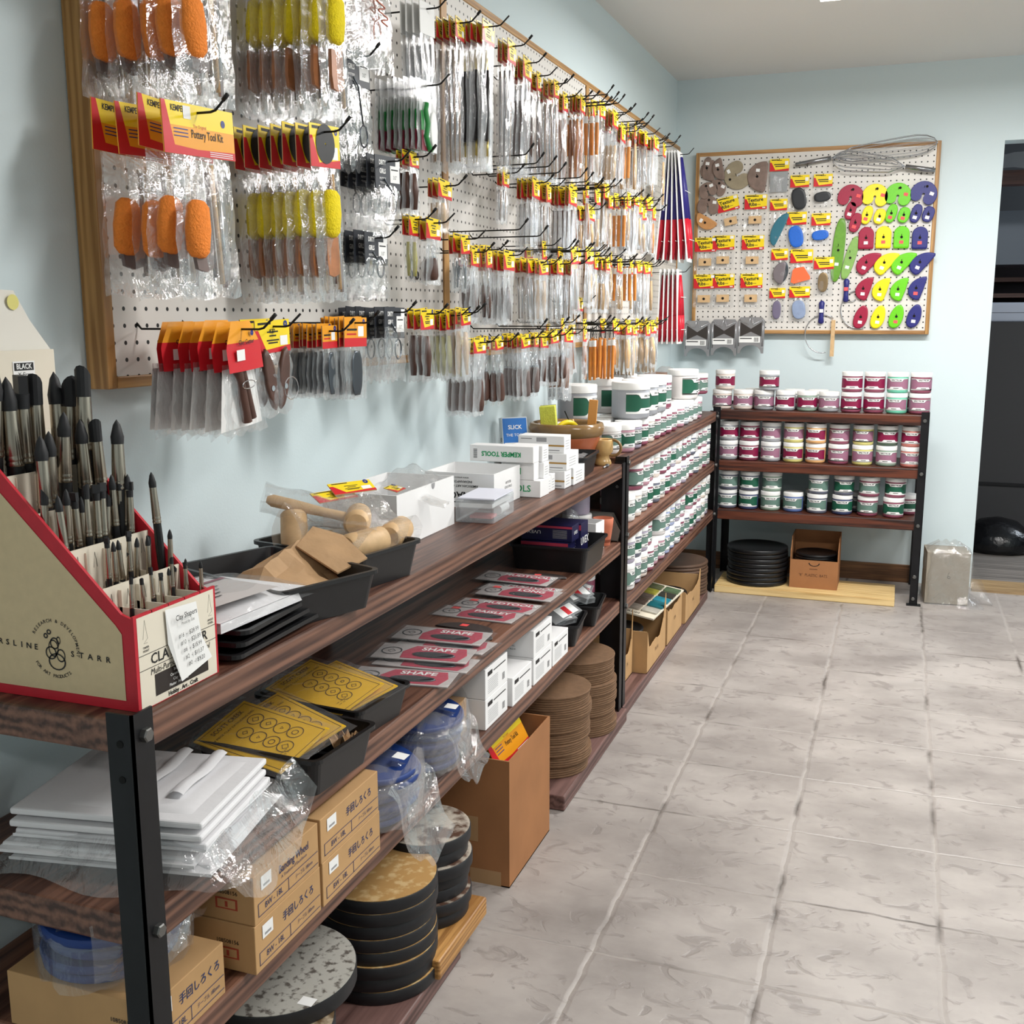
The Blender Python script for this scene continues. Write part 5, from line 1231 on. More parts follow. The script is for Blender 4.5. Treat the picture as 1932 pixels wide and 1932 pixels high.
# ---- black trays
def tray(L, W_, H, label, loc, rotz, nm='black_tray', group='black plastic trays', t_=.004):
    """shallow plastic tray, origin at centre of base, L along local y, W along local x"""
    t = thing(nm, label, 'tray', loc, (0, 0, rotz), group); b = MB()
    def rr(w, l, r, z, n=5):
        P = []
        for (cx, cy, a0) in ((w / 2 - r, l / 2 - r, 0), (-w / 2 + r, l / 2 - r, 90), (-w / 2 + r, -l / 2 + r, 180), (w / 2 - r, -l / 2 + r, 270)):
            for k in range(n): a = R(a0 + 90 * k / (n - 1)); P.append((cx + r * math.cos(a), cy + r * math.sin(a), z))
        return P
    s = .012
    rings = [rr(W_ - 2 * s, L - 2 * s, .012, 0), rr(W_ - .004, L - .004, .014, H - .006), rr(W_ + .006, L + .006, .016, H - .006), rr(W_ + .006, L + .006, .016, H), rr(W_ - 2 * t_, L - 2 * t_, .012, H), rr(W_ - 2 * s - 2 * t_, L - 2 * s - 2 * t_, .01, t_)]
    n = len(rings[0]); vs = [v for r_ in rings for v in r_]; fs = [(j * n + k, j * n + (k + 1) % n, (j + 1) * n + (k + 1) % n, (j + 1) * n + k) for j in range(len(rings) - 1) for k in range(n)]
    b.add(vs, fs, blackpl); b.add(rings[0], [tuple(reversed(range(n)))], blackpl); b.add(rings[-1], [tuple(range(n))], blackpl)
    b.build('tray_shell', t); return t
# nested trays lying under the apron packet
for i in range(3): tray(.26, .19, .012, 'black flat tray, %s of the stack under the apron packet' % ('lowest', 'middle', 'topmost')[i], (.225 - .004 * i, 1.245 + .012 * i, TOP + .0125 * i), 2 + i)
# apron packet
t = thing('apron_packet', 'clear-wrapped white shop apron packet lying on black trays', 'packet', (.215, 1.225, TOP + .04), (0, 0, -3))
MB().grid(8, 8, lambda u, v: ((u - .5) * .19, (v - .5) * .21, .014 + .012 * math.sin(3.14 * u) * math.sin(3.14 * v)), M('white_cloth', (226, 226, 228), .8, bump=.15, bscale=25)).grid(8, 1, lambda u, v: ((.5 - u) * .19, -.105, v * .014), MATS['white_cloth']).box(-.095, .095, -.105, .105, 0, .013, MATS['white_cloth']).build('folded_cloth', t)
b = MB(); f = fr((0, 0, .0315), (.1, 1, 0), (-1, .1, 0)); b.rect(-.1, -.085, .04, .02, M('apron_sheet', (196, 192, 190), .5), f, -.001); b.rect(-.1, .012, .04, .02, MATS['label_maroon'], f, .0002); b.text('SHOP APRON', -.025, .034, .019, M('print_silver', (140, 140, 142), .5), f, .0003, .02)
for q in range(4): b.rect(-.07, -.012 - q * .014, .0 - q * .012, -.009 - q * .014, blk, f, .0004)
b.build('printed_sheet', t)
MB().grid(14, 14, lambda u, v: ((u - .5) * .205, (v - .5) * .25, .004 + .031 * (math.sin(3.14 * u) * math.sin(3.14 * v)) ** .4 + .001 * math.sin(20 * u + 9 * v)), film).build('clear_bag', t)

tA = tray(.19, .265, .06, 'black tray holding a brown paper bag, behind the apron packet', (.212, 1.392, TOP), -20)
tB = tray(.165, .24, .062, 'black tray holding bags of wooden mallets beside the white box', (.205, 1.60, TOP), -12)
# brown paper bag
t = thing('paper_bag', 'crumpled brown paper bag lying folded in the front black tray', 'paper bag', (.235, 1.42, TOP + .012))
rp = random.Random(3); hh = [[rp.uniform(-.006, .006) for _ in range(9)] for _ in range(9)]
MB().grid(8, 8, lambda u, v: ((u - .5) * .15 - .01 * v, (v - .5) * .17, .022 + .06 * max(0, 1 - abs(u - .35) * 2.1) * (.5 + .5 * v) + hh[int(u * 8)][int(v * 8)] - .018 * (abs(v - .5) > .4)), kraftb, None, False).build('bag_body', t, solid=.002)
MB().add([(-.02, .03, .07), (.07, .0, .04), (.085, .07, .05), (.02, .11, .075), (-.03, .1, .088)], [(0, 1, 2, 3, 4)], kraftb).build('folded_flap', t, solid=.003)
# mallets in plastic
def mallet(label, loc, rot):
    t = thing('wooden_mallet', label, 'mallet', loc, rot, 'bagged wooden mallets')
    MB().lathe([(.018, -.045), (.0225, -.04), (.0235, 0), (.0225, .04), (.018, .045)], ltw, RX(90), 18).build('head', t)
    MB().lathe([(.009, 0), (.008, .04), (.0105, .09), (.011, .13), (.006, .14)], ltw, RY(90) @ T(0, 0, .018), 12).build('handle', t)
    MB().grid(8, 10, lambda u, v: (-.035 + .2 * v, (u - .5) * (.11 - .05 * v), .028 * math.sin(3.14 * u) + .003 * math.sin(17 * v + 6 * u)), film_cr).grid(8, 10, lambda u, v: (-.035 + .2 * v, (u - .5) * (.11 - .05 * v), -.026 * math.sin(3.14 * u) + .003 * math.sin(15 * v)), film_cr).build('clear_bag', t)
    return t
mallet('bagged wooden mallet at the front of the tray, head towards the aisle', (.272, 1.575, TOP + .065), (0, 8, 165))
mallet('bagged wooden mallet on top with its handle raised to the left', (.235, 1.62, TOP + .095), (0, -14, 205))
mallet('bagged wooden mallet leaning against the white box corner', (.28, 1.675, TOP + .065), (0, 4, 190))
mallet('bagged upright mallet at the wall side of the tray', (.145, 1.56, TOP + .07), (80, 20, 95))
t = thing('tool_packet', 'yellow-card packet lying on the mallets, fanned toward the wall', 'tool packet', (.165, 1.66, TOP + .13), (-62, 0, 70)); card(t, .09, .03, .01, 'k'); bag(t, .09, -.02, -.13, .006, 5, film_cr)
t = thing('tool_packet', 'second yellow-card packet fanned just behind the first one', 'tool packet', (.18, 1.70, TOP + .14), (-58, 0, 62)); card(t, .09, .03, .01, 'k'); bag(t, .09, -.02, -.13, .006, 6, film_cr)

def openbox(par, x0, x1, y0, y1, h, mat, inn=None, t_=.003, hf=None, hn=None):
    """box with walls; hf = height of the aisle-side wall (+x), hn = height of the camera-side wall"""
    hf = hf or h; hn = hn or h; inn = inn or mat
    MB().box(x0, x1, y0, y1, 0, t_, mat).build('bottom', par)
    for (a, b_, c, d, hh_) in ((x1 - t_, x1, y0, y1, hf), (x0, x0 + t_, y0, y1, h), (x0 + t_, x1 - t_, y0, y0 + t_, hn), (x0 + t_, x1 - t_, y1 - t_, y1, h)):
        MB().box(a, b_, c, d, t_, hh_, mat).build('side_wall', par)
t = thing('carton', 'open white carton with packets inside, right of the mallet tray', 'box', (0, 0, TOP)); openbox(t, .055, .215, 1.815, 2.095, .105, whb)
MB().prism([(-.008 + .016 * k / 8, 0) for k in range(9)] + [(.008 * math.cos(math.pi * k / 8), -.012 * math.sin(math.pi * k / 8)) for k in range(1, 8)], 0, .0008, gry, FX(.2151, 1.985, .105)).build('finger_notch', t)
t = thing('tool_packet', 'yellow-card packet lying inside the open white carton', 'tool packet', (.15, 1.93, TOP + .1), (-75, 0, 95)); card(t, .05, .03, .01, 'k'); bag(t, .05, -.02, -.12, .006, 9, film_cr)
t = thing('clear_bag', 'crumpled clear plastic bag spilling over the open white carton', 'plastic bag', (.15, 2.01, TOP + .1), (0, 0, 10))
MB().grid(10, 12, lambda u, v: ((u - .5) * .11, (v - .5) * .16, .035 * math.sin(3.14 * u) * math.sin(3.14 * v) ** .5 + .005 * math.sin(13 * u + 11 * v)), film_cr).build('film', t)
# small acrylic box
t = thing('acrylic_case', 'small clear acrylic case with white papers, in front of the upside-down carton', 'box', (.25, 2.19, TOP), (0, 0, 3))
MB().box(-.045, .045, -.075, .075, 0, .05, film_mat('acrylic', gloss=.08, milky=.22, rough=.05, bstr=.0)).build('clear_shell', t, bevel=.004)
MB().box(-.038, .038, -.068, .068, .033, .042, wht).build('paper_insert', t); MB().box(-.04, .044, -.07, .072, .051, .054, M('bluish_paper', (218, 220, 232), .5)).build('leaflet', t)
MB().lathe([(.012, -.03), (.012, .03)], wht, T(.025, .035, .016) @ RX(90), 14).build('white_roll', t); MB().box(-.02, .03, -.05, -.01, .006, .012, M('pink_item', (220, 150, 150), .5)).build('pink_item', t)
# upside-down AMACO carton
t = thing('carton', 'open white carton with upside-down black logo print', 'box', (0, 0, TOP)); openbox(t, .06, .235, 2.285, 2.465, .082, whb)
b = MB(); f = FY(.148, 2.2848, 0) @ RZ(180); b.text('AMACO', .0, -.03, .024, blk, f, .0004, .02); b.rect(-.05, -.012, .05, -.0145, blk, f, .0004); b.text('AMERICAN ART CLAY CO.', 0, -.052, .008, blk, f, .0004, .01); b.text('INDIANAPOLIS, IN', 0, -.062, .008, blk, f, .0004, .01); b.text('www.amaco.com', 0, -.071, .007, blk, f, .0004)
b.build('logo_print', t)
b = MB(); f = FX(.2352, 2.38, 0) @ RZ(180)
for q, s_ in enumerate(('ASSEMBLY', 'STAKE STICK', 'REGULAR')): b.text(s_, 0, -.03 - q * .011, .0085, blk, f, .0004)
b.build('stencil_print', t)
# boxes of ribbon tools
def sbox(nm, label, x0, x1, y0, y1, z0, z1, fx=None, fy=None, group=None, mat=None, rot=0):
    t = thing(nm, label, 'box', ((x0 + x1) / 2, (y0 + y1) / 2, z0), (0, 0, rot), group); a, c = (x1 - x0) / 2, (y1 - y0) / 2
    MB().box(-a, a, -c, c, 0, z1 - z0, mat or whb).build('carton_body', t, bevel=.0012)
    if fx: b = MB(); fx(b, FX(a + .0002, 0, (z1 - z0) / 2), 2 * c, z1 - z0); b.build('side_print', t)
    if fy: b = MB(); fy(b, FY(0, -c - .0002, (z1 - z0) / 2), 2 * a, z1 - z0); b.build('end_print', t)
    return t
kgreen = M('print_kemper_green', (0, 150, 88), .5)
def p_kem(b, f, w, h): g = f @ RZ(180); b.text('KEMPER TOOLS', 0, .0, .0165, kgreen, g, .0005, .03, .9); [b.rect(-w * .44, -h * .3 + k * .003, -w * .38, -h * .3 + k * .003 + .0015, blk, f) for k in range(8)]
def p_ols(s_): return lambda b, f, w, h: b.text(s_, 0, 0, h * .55, kgreen, f, .0005, .01)
def p_gold(b, f, w, h):
    gold = M('print_gold', (170, 130, 60), .5); b.rect(-w / 2, -h * .12, w / 2, -h * .02, gold, f, .0003); b.text('S-1', -w * .35, -h * .32, h * .2, blk, f); b.rect(w * .05, -h * .38, w * .4, -h * .32, gry, f); b.rect(-w * .44, h * .28, -w * .2, h * .34, gry, f); b.rect(-w * .1, h * .14, w * .12, h * .4, gry, f, .0002)
def p_line(b, f, w, h):
    for k in range(4): b.rect(-w * .3, -h * .3 + k * h * .16, w * .25, -h * .27 + k * h * .16, gry, f)
KG = 'white tool boxes stacked on the top shelf'
sbox('tool_box', 'white box printed OLS in green at the bottom of the stack', .195, .285, 2.475, 2.545, TOP, TOP + .042, None, p_ols('OLS'), KG)
sbox('tool_box', 'narrow white box beside the OLS box', .19, .28, 2.546, 2.578, TOP, TOP + .042, p_line, None, KG); sbox('tool_box', 'narrow white box second beside the OLS box', .19, .28, 2.579, 2.611, TOP, TOP + .044, p_line, None, KG)
sbox('tool_box', 'white box with green letter on the second layer', .185, .268, 2.475, 2.515, TOP + .0425, TOP + .085, None, p_ols('M'), KG); sbox('tool_box', 'small white box squeezed on the second layer', .19, .28, 2.517, 2.56, TOP + .0425, TOP + .082, p_line, None, KG)
sbox('tool_box', 'long white box printed KEMPER TOOLS upside down on top of the stack', .1, .268, 2.47, 2.515, TOP + .0855, TOP + .126, None, p_kem, KG)
sbox('tool_box', 'white box end behind the long green-printed one', .19, .275, 2.52, 2.57, TOP + .083, TOP + .123, p_line, None, KG)
sbox('gold_striped_box', 'white gold-striped box at the bottom front', .215, .30, 2.63, 2.69, TOP, TOP + .046, p_line, p_gold, KG); sbox('gold_striped_box', 'white gold-striped box at the bottom rear', .205, .305, 2.695, 2.80, TOP, TOP + .046, p_line, p_gold, KG)
sbox('gold_striped_box', 'white gold-striped box on the second layer', .2, .302, 2.64, 2.75, TOP + .0465, TOP + .09, p_line, p_gold, KG); sbox('gold_striped_box', 'long white gold-striped box crowning the stack', .165, .292, 2.65, 2.71, TOP + .0905, TOP + .134, p_line, p_gold, KG)
# leaning blue box
t = thing('blue_box', 'blue and white box leaning against the wall behind the tool boxes', 'box', (.05, 2.955, TOP), (0, -10, -48)); b = MB(); b.box(-.012, .012, -.04, .04, 0, .15, M('box_white_side', (214, 220, 222), .5)); b.build('carton_body', t)
b = MB(); blu2 = M('box_blue', (30, 110, 190), .4); f = FX(.0125, 0, .075); b.rect(-.038, -.072, .038, .072, blu2, f); b.rect(-.035, -.045, .035, .0, wht, f, .0003); b.rect(-.03, -.04, .03, -.01, blu2, f, .0005); b.text('SLICK', 0, .045, .017, wht, f, .0004, .02); b.text('THE TOOL', 0, .022, .012, wht, f, .0004); b.text('GLUESS', 0, 0, .013, blk, FY(0, -.0402, .07) @ RZ(-90), .0004, .02); b.build('front_print', t)
tray(.2, .12, .06, 'small black tray between the tool boxes and the terracotta bowl', (.24, 2.89, TOP), 4)
t = thing('metal_fitting', 'bundle of small metal fittings in the small black tray', 'fitting', (.24, 2.88, TOP + .008)); MB().grid(6, 6, lambda u, v: ((u - .5) * .08, (v - .5) * .12, .045 + .008 * math.sin(9 * u) * math.cos(8 * v)), film_soft).build('clear_bag', t); MB().box(-.03, .03, -.05, .05, 0, .042, irongrey).build('fitting_body', t)
# terracotta bowl
terra = M('terracotta_glaze', (168, 92, 60), .22, noise=.12, nscale=12); oliveg = M('olive_glaze', (134, 104, 66), .18, noise=.15, nscale=14)
t = thing('terracotta_bowl', 'glazed terracotta bowl with olive rim holding small tools', 'bowl', (.168, 3.075, TOP)); t.scale = (.86, .86, 1.14)
MB().lathe([(.05, 0), (.062, .006), (.1, .035), (.118, .07), (.118, .078)], terra, None, 36, cap=False).lathe([(.118, .078), (.13, .085), (.134, .1), (.128, .112), (.118, .114), (.112, .106), (.1, .05), (.06, .02), (.001, .018)], oliveg, None, 36, cap=False).lathe([(.05, 0), (.001, 0)], terra, None, 36, cap=False).build('bowl_body', t)
t = thing('sponge', 'yellow-green block sponge standing in the terracotta bowl', 'sponge', (.118, 3.09, TOP + .03), (4, -5, 10)); t.scale = (.6, 1, .95); MB().box(-.04, .04, -.014, .014, 0, .155, M('lime_sponge', (216, 222, 90), .85, noise=.08, nscale=90, bump=.4, bscale=250)).build('sponge_block', t, bevel=.003); MB().box(-.04, .04, .0145, .019, 0, .155, M('sponge_grey', (186, 186, 180), .85)).build('scouring_layer', t)
t = thing('tape_measure', 'curved yellow and black handle lying in the terracotta bowl', 'tool', (.18, 3.04, TOP + .105), (10, 0, 50)); t.scale = (.8, .8, .8); MB().tube([(-.045 + .0 + .045 * (1 - math.cos(R(a))), 0, .035 * math.sin(R(a))) for a in range(0, 181, 15)], .0095, M('plastic_yellow', (240, 214, 30), .35), n=10).build('yellow_handle', t); MB().lathe([(.008, 0), (.008, .05)], blackpl, T(-.045, 0, -.005) @ RY(150), 10).build('black_grip', t)
t = thing('wooden_tool', 'tan wooden paddle standing in the right of the terracotta bowl', 'tool', (.238, 3.085, TOP + .035), (0, 4, 5)); t.scale = (.7, 1, 1.05); MB().box(-.019, .019, -.004, .004, 0, .155, M('tan_paddle', (214, 150, 78), .5)).build('paddle', t, bevel=.002)
t = thing('wire_tool', 'thin black twisted wire tool with wooden block sticking out of the bowl', 'tool', (.19, 3.10, TOP + .06)); MB().tube([(0, 0, 0), (-.02, 0, .07), (-.035, 0, .1)], .002, wire_m).build('twisted_wire', t); MB().box(-.012, .016, -.005, .005, .02, .075, M('pale_block', (214, 180, 130), .5), RY(-18)).build('wooden_block', t)
# mug
t = thing('mug', 'small olive-glazed footed mug with round handle beside the bowl', 'mug', (.292, 3.115, TOP)); MB().lathe([(.024, 0), (.027, .004), (.024, .014), (.019, .022), (.022, .03), (.03, .04), (.031, .075), (.029, .078), (.026, .074), (.025, .04), (.001, .036)], M('mug_glaze', (196, 160, 104), .25, noise=.1), T(-.02, 0, 0), 20, cap=False).build('mug_body', t)
MB().tube([(.01 + .026 * math.cos(R(a)), 0, .052 + .024 * math.sin(R(a))) for a in range(-130, 131, 20)], .0045, oliveg, T(0, 0, 0), n=8).build('handle', t)
t = thing('small_pin', 'short steel pin lying in front of the mug', 'pin', (.30, 3.04, TOP + .005)); MB().tube([(0, -.02, 0), (0, .02, 0)], .003, steel).lathe([(.006, -.005), (.006, .005)], steel, T(0, .022, 0) @ RX(90), 10).build('pin_body', t)

# ---- second shelf
sc = M('scott_yellow', (240, 192, 26), .5, noise=.03)
def scott(label, loc, rot, flip=0):
    t = thing('pattern_packet', label, 'packet', loc, rot, 'yellow pattern card packets'); f = fr((0, 0, .002), (1, 0, 0), (0, 1, 0)); b = MB(); b.box(-.085, .085, -.055, .055, 0, .0018, sc)
    lb_ = M('print_olive', (70, 48, 6), .6)
    for (x0, y0, x1, y1) in ((-.08, .049, .08, .050), (-.08, -.05, .08, -.049), (-.08, -.05, -.079, .05), (.079, -.05, .08, .05)): b.rect(x0, y0, x1, y1, lb_, f)
    g = f @ T(-.068, 0, 0) @ RZ(90); b.text('SCOTT CREEK', 0, 0, .0125, lb_, g, .0003, .005, .82); b.text('4 PIECE CLAY EXTRUDING DIES', 0, -.014, .006, lb_, g, .0003)
    for r_ in range(2):
        for c in range(4):
            cx, cy = -.035 + c * .026 + r_ * .008, .026 - r_ * .032; b.ring(cx, cy, .0125, .0013, lb_, f, .0003, 20); b.ring(cx, cy, [.006, .0045, .003, .005][(c + r_) % 4], .0012, lb_, f, .0003, [4, 4, 3, 10][(c + r_ + flip) % 4])
    for q in range(3): b.text('1/4" 1/2" 3/4"', .069 - q * .006, -.02, .0045, lb_, f @ T(0, 0, 0), .0003, 0, 1, 90) if q else None
    b.build('printed_card', t); MB().grid(10, 6, lambda u, v: ((u - .5) * .2, (v - .5) * .13, .001 + .007 * (math.sin(3.14 * u) * math.sin(3.14 * v)) ** .5 + .0012 * math.sin(14 * u + 5 * v)), film_cr).build('clear_bag', t)
    return t
tray(.165, .22, .06, 'black tray with kraft crinkle paper and yellow pattern packets, nearest the camera', (.258, 1.33, S2), -4)
tray(.165, .21, .055, 'black tray with yellow pattern packets, second from the camera', (.225, 1.535, S2), -5)
scott('yellow pattern packet on top in the nearest tray', (.245, 1.285, S2 + .066), (16, 4, -10)); scott('yellow pattern packet underneath in the nearest tray', (.25, 1.335, S2 + .062), (14, 4, -22), 1)
scott('yellow pattern packet on top in the second tray', (.22, 1.515, S2 + .062), (12, 4, -14), 1); scott('yellow pattern packet underneath in the second tray', (.235, 1.545, S2 + .055), (10, 2, -24), 2)
t = thing('crinkle_paper', 'crumpled kraft paper wad in the nearest second-shelf tray', 'paper', (.318, 1.375, S2 + .014)); rq = random.Random(8)
MB().grid(7, 5, lambda u, v: ((u - .5) * .06, (v - .5) * .03, .025 + rq.uniform(-.012, .014)), kraftb, None, False).build('paper_wad', t, solid=.002)
# mud tool packets
pkc = M('mud_card_grey', (196, 190, 188), .5); mred = M('mud_card_red', (186, 60, 84), .45)
def mud(label, loc, rot, txt='SHAPE', lbl=True):
    t = thing('rib_packet', label, 'rib packet', loc, rot, 'red and grey rib packets on the second shelf'); t.scale = (1.32, 1.4, 1); f = fr((0, 0, .0017), (1, 0, 0), (0, 1, 0)); b = MB(); b.box(-.075, .075, -.03, .03, 0, .0015, pkc)
    b.pillow([(-.03 + .0, -.026), (.06, -.026), (.068, .0), (.06, .026), (-.02, .026), (-.034, 0)], .0004, mred, f, .05); b.text(txt, .02, .014, .0175, wht, f, .0009, .03, 1.1)
    b.pillow([(.018 + .034 * math.cos(a * .5236), -.009 + .011 * math.sin(a * .5236)) for a in range(12)], .003, irongrey, f); b.ring(-.052, 0, .014, .002, irongrey, f, .0005, 18, rx=1.1); b.ring(-.052, 0, .006, .0012, irongrey, f, .0005, 4)
    if lbl: b.rect(-.06, .012, -.045, .024, pinkl, f, .0011)
    b.build('printed_card', t); MB().grid(8, 4, lambda u, v: ((u - .5) * .165, (v - .5) * .07, .0008 + .005 * (math.sin(3.14 * u) * math.sin(3.14 * v)) ** .5), film).build('clear_bag', t)
    return t
MD = [(.245, 1.765, 8, 'SHAPE'), (.25, 1.86, 3, 'SHAPE'), (.235, 1.885, 6, 'SHAPE'), (.24, 1.985, -2, 'SHAPE'), (.22, 2.01, 2, 'SHAPE'), (.22, 2.22, -3, 'PAISLEY'), (.235, 2.30, -2, 'MUDTOOLS'), (.255, 2.40, -4, 'LONG'), (.235, 2.47, -6, 'MUDTOOLS'), (.2, 2.54, -4, 'MUDTOOLS')]
for i, (x, y, a, s_) in enumerate(MD): mud('red and grey rib packet printed %s, %s from the camera on the second shelf' % (s_, ordn(i)), (x, y, S2 + .001 + (.009 if i in (2, 4, 7, 9) else 0)), (2 if i in (2, 4, 7, 9) else 0, 0, a), s_, i in (1, 5, 6, 7))
# loose dark kidney ribs
for i, (x, y, st_) in enumerate(((.235, 2.115, pinkl), (.25, 2.06, wht), (.24, 2.62, pinkl))):
    t = thing('metal_rib', 'loose dark kidney rib with %s sticker, %s' % ('pink' if st_ == pinkl else 'white', ('farther of the bare pair', 'nearer of the bare pair', 'in front of the deep tray')[i]), 'rib', (x, y, S2 + .0005), (0, 0, -5 + 8 * i), 'loose dark ribs')
    MB().pillow([(.07 * math.cos(R(a)), -.02 + .045 * math.sin(R(a))) for a in range(0, 181, 15)], .003, M('dark_rib', (70, 62, 60), .4), None, .05).build('rib_plate', t); MB().rect(-.018, -.004, .0, .012, st_, None, .0036).build('price_sticker', t)
# glasses boxes in the deep tray
uvx = M('box_navy', (26, 26, 66), .35)
tray(.225, .22, .07, 'deep black tray holding navy safety-glasses boxes', (.238, 2.79, S2), 1)
def p_uvx(b, f, w, h): g = f @ RZ(180); b.text('UVEX', w * .25, -h * .05, h * .3, wht, g, .0004, .01, 1.2); b.rect(-w / 2, h * .32, w / 2, h * .46, mred, f, .0004); [b.rect(w * .12, -h * .3 + k * h * .08, w * .4, -h * .27 + k * h * .08, gry, f, .0004) for k in range(7)]
def p_uvs(b, f, w, h): b.text('UVEX', 0, 0, h * .3, wht, f @ RZ(0), .0004, .01)
for i, (x0, x1, y0, y1, z0, z1) in enumerate(((.15, .285, 2.715, 2.785, .012, .075), (.145, .3, 2.79, 2.86, .012, .115), (.15, .295, 2.72, 2.785, .076, .12))):
    sbox('glasses_box', 'navy safety-glasses box with red stripe, %s in the deep tray' % ('bottom front', 'rear tall one', 'upper front')[i], x0, x1, y0, y1, S2 + z0, S2 + z1, p_uvs, p_uvx, 'navy boxes in the deep tray', uvx)
t = thing('carton', 'small open white carton behind the deep black tray', 'box', (.245, 2.985, S2), (0, 0, -4)); openbox(t, -.055, .055, -.03, .045, .085, whb); b = MB(); f = FX(.0552, .005, .04) @ RZ(90); b.text('BLUE', 0, 0, .012, blk, f); b.text('STICK', 0, -.014, .012, blk, f); b.build('side_print', t)
t = thing('clear_bag', 'crinkled clear bag puffing out of the small white carton', 'plastic bag', (.20, 2.97, S2 + .07)); MB().grid(10, 10, lambda u, v: ((u - .5) * .1, (v - .5) * .09, .07 * math.sin(3.14 * u) * math.sin(3.14 * v) + .006 * math.sin(15 * u + 12 * v)), film_cr).build('film', t)
t = thing('terracotta_pot', 'small plain terracotta pot beside the black post on the second shelf', 'pot', (.288, 3.068, S2)); MB().lathe([(.022, 0), (.03, .06), (.032, .082), (.028, .083), (.024, .01), (.001, .008)], M('plain_terracotta', (184, 104, 76), .7), None, 24, cap=False).build('pot_body', t)
t = thing('grey_bin', 'grey open-front plastic parts bin beside the black post', 'bin', (.30, 3.12, S2)); gp = M('grey_bin_plastic', (108, 104, 98), .5)
P_b = [(-.11, 0), (.02, 0), (.028, .035), (.0, .085), (-.11, .085)]
f = fr((0, 0, 0), (1, 0, 0), (0, 0, 1)); b = MB(); b.prism(P_b, -.002, 0, gp, f); b.prism(P_b, 0, .002, gp, fr((0, .03, 0), (1, 0, 0), (0, 0, 1))); b.box(-.11, .02, 0, .03, 0, .003, gp); b.add([(.02, 0, 0), (.02, .03, 0), (.028, .03, .035), (.028, 0, .035)], [(0, 1, 2, 3)], gp); b.add([(-.11, 0, 0), (-.11, 0, .085), (-.11, .03, .085), (-.11, .03, 0)], [(0, 1, 2, 3)], gp); b.build('bin_shell', t)
# folded white cloths in plastic
clo = MATS['white_cloth']; t = thing('cloth_stack', 'thick stack of folded white cloths in a clear bag, near end of second shelf', 'cloth', (.2, 1.075, S2), (0, 0, 10))
rc = random.Random(2)
for q in range(5):
    o1, o2 = rc.uniform(-.008, .008), rc.uniform(-.008, .008); zz = .012 + q * .014
    MB().grid(12, 12, lambda u, v: (o1 + (u - .5) * (.27 - .006 * q), o2 + (v - .5) * (.225 - .01 * q), zz + .010 + .003 * math.sin(6 * u + q) * math.sin(5 * v) - .008 * (max(abs(u - .5), abs(v - .5)) > .46)), clo).grid(12, 1, lambda u, v: (o1 + (u - .5) * (.27 - .006 * q), o2 - .5 * (.225 - .01 * q), zz + .004 * v), clo).box(o1 - .128, o1 + .128, o2 - .1, o2 + .1, zz, zz + .009, clo).build('folded_cloth', t, bevel=.003)
for q in range(2): MB().grid(10, 3, lambda u, v: (.02 + (v - .5) * .02 + q * .05, (u - .5) * .13 + .02, .086 + .004 * math.sin(3.14 * v) + .002 * math.sin(8 * u)), clo).build('cloth_strap', t)
b = MB(); b.grid(18, 14, lambda u, v: ((v - .5) * .30 + .03 * (v > .8) * math.sin(9 * u), (u - .5) * .28 + .012 * math.sin(8 * v), .004 + .085 * (1 if .0 < v < 1 else .2) * min(1, 8 * min(u, 1 - u)) * min(1, 6 * min(v, 1 - v)) * .55 + .004 * math.sin(16 * u + 9 * v)), film_cr)
b.grid(14, 6, lambda u, v: (.15 + .035 * v + .004 * math.sin(20 * u), (u - .5) * .27, .06 - .1 * v * (.4 + .6 * math.sin(3.14 * u) ** .5) + .006 * math.sin(14 * u)), film_cr); b.build('clear_bag', t)

# ---- third shelf: banding wheel cartons
navyp = M('print_navy_ink', (34, 52, 96), .6)
def p_bw(bw):
    def go(b, f, w, h):
        if bw: b.text('Banding Wheel', w * .1, h * .2, .017, navyp, f, .0004, .005, .75); b.text('A Tradition of Excellence', w * .1, h * .03, .0065, navyp, f, .0004)
        else: b.text('手回しろくろ', w * .14, h * .16, .0155, navyp, f, .0004, .012, .9)
        for (x0, y0, x1, y1) in ((-w * .45, -h * .12, w * .48, -h * .105), (-w * .45, -h * .38, w * .48, -h * .365), (-w * .45, -h * .38, -w * .443, -h * .11), (w * .0, -h * .38, w * .007, -h * .11)): b.rect(x0, y0, x1, y1, navyp, f, .0004)
        b.text('BW - 18L', -w * .22, -h * .245, .0125, navyp, f, .0004, 0, .9); b.text('テーブル 180mm', w * .25, -h * .245, .008, navyp, f, .0004, 0, .8)
        b.rect(-w * .4, h * .12, -w * .25, h * .4, wht, f, .0006); b.rect(-w * .37, h * .17, -w * .28, h * .22, gry, f, .0008)
    return go
def p_end(b, f, w, h): b.text('108508156', w * .3, h * .1, .008, blk, f, .0004, .01); redp = M('print_red_ink', (170, 70, 50), .6); b.rect(w * .22, -h * .25, w * .38, -h * .02, redp, f, .0003); b.rect(w * .235, -h * .22, w * .365, -h * .05, cardb, f, .0005); b.rect(w * .29, -h * .2, w * .31, -h * .08, redp, f, .0006)
BG = 'banding wheel cartons'; SZ = .3925
SB = .385
for (y0, y1, q, lb_) in ((1.098, 1.269, 0, 'kraft carton printed BW-18L, lower of the nearer pair'), (1.100, 1.267, 1, 'kraft carton printed Banding Wheel, upper of the nearer pair'), (1.276, 1.462, 0, 'kraft carton printed BW-18L, lower of the farther pair'), (1.274, 1.459, 1, 'kraft carton printed BW-18L, upper of the farther pair')):
    sbox('carton', lb_, .13, .345, y0, y1, S3 + .0 + q * .07, S3 + .0697 + q * .07, p_bw(q == 1 and y0 < 1.2), p_end, BG, cardb)
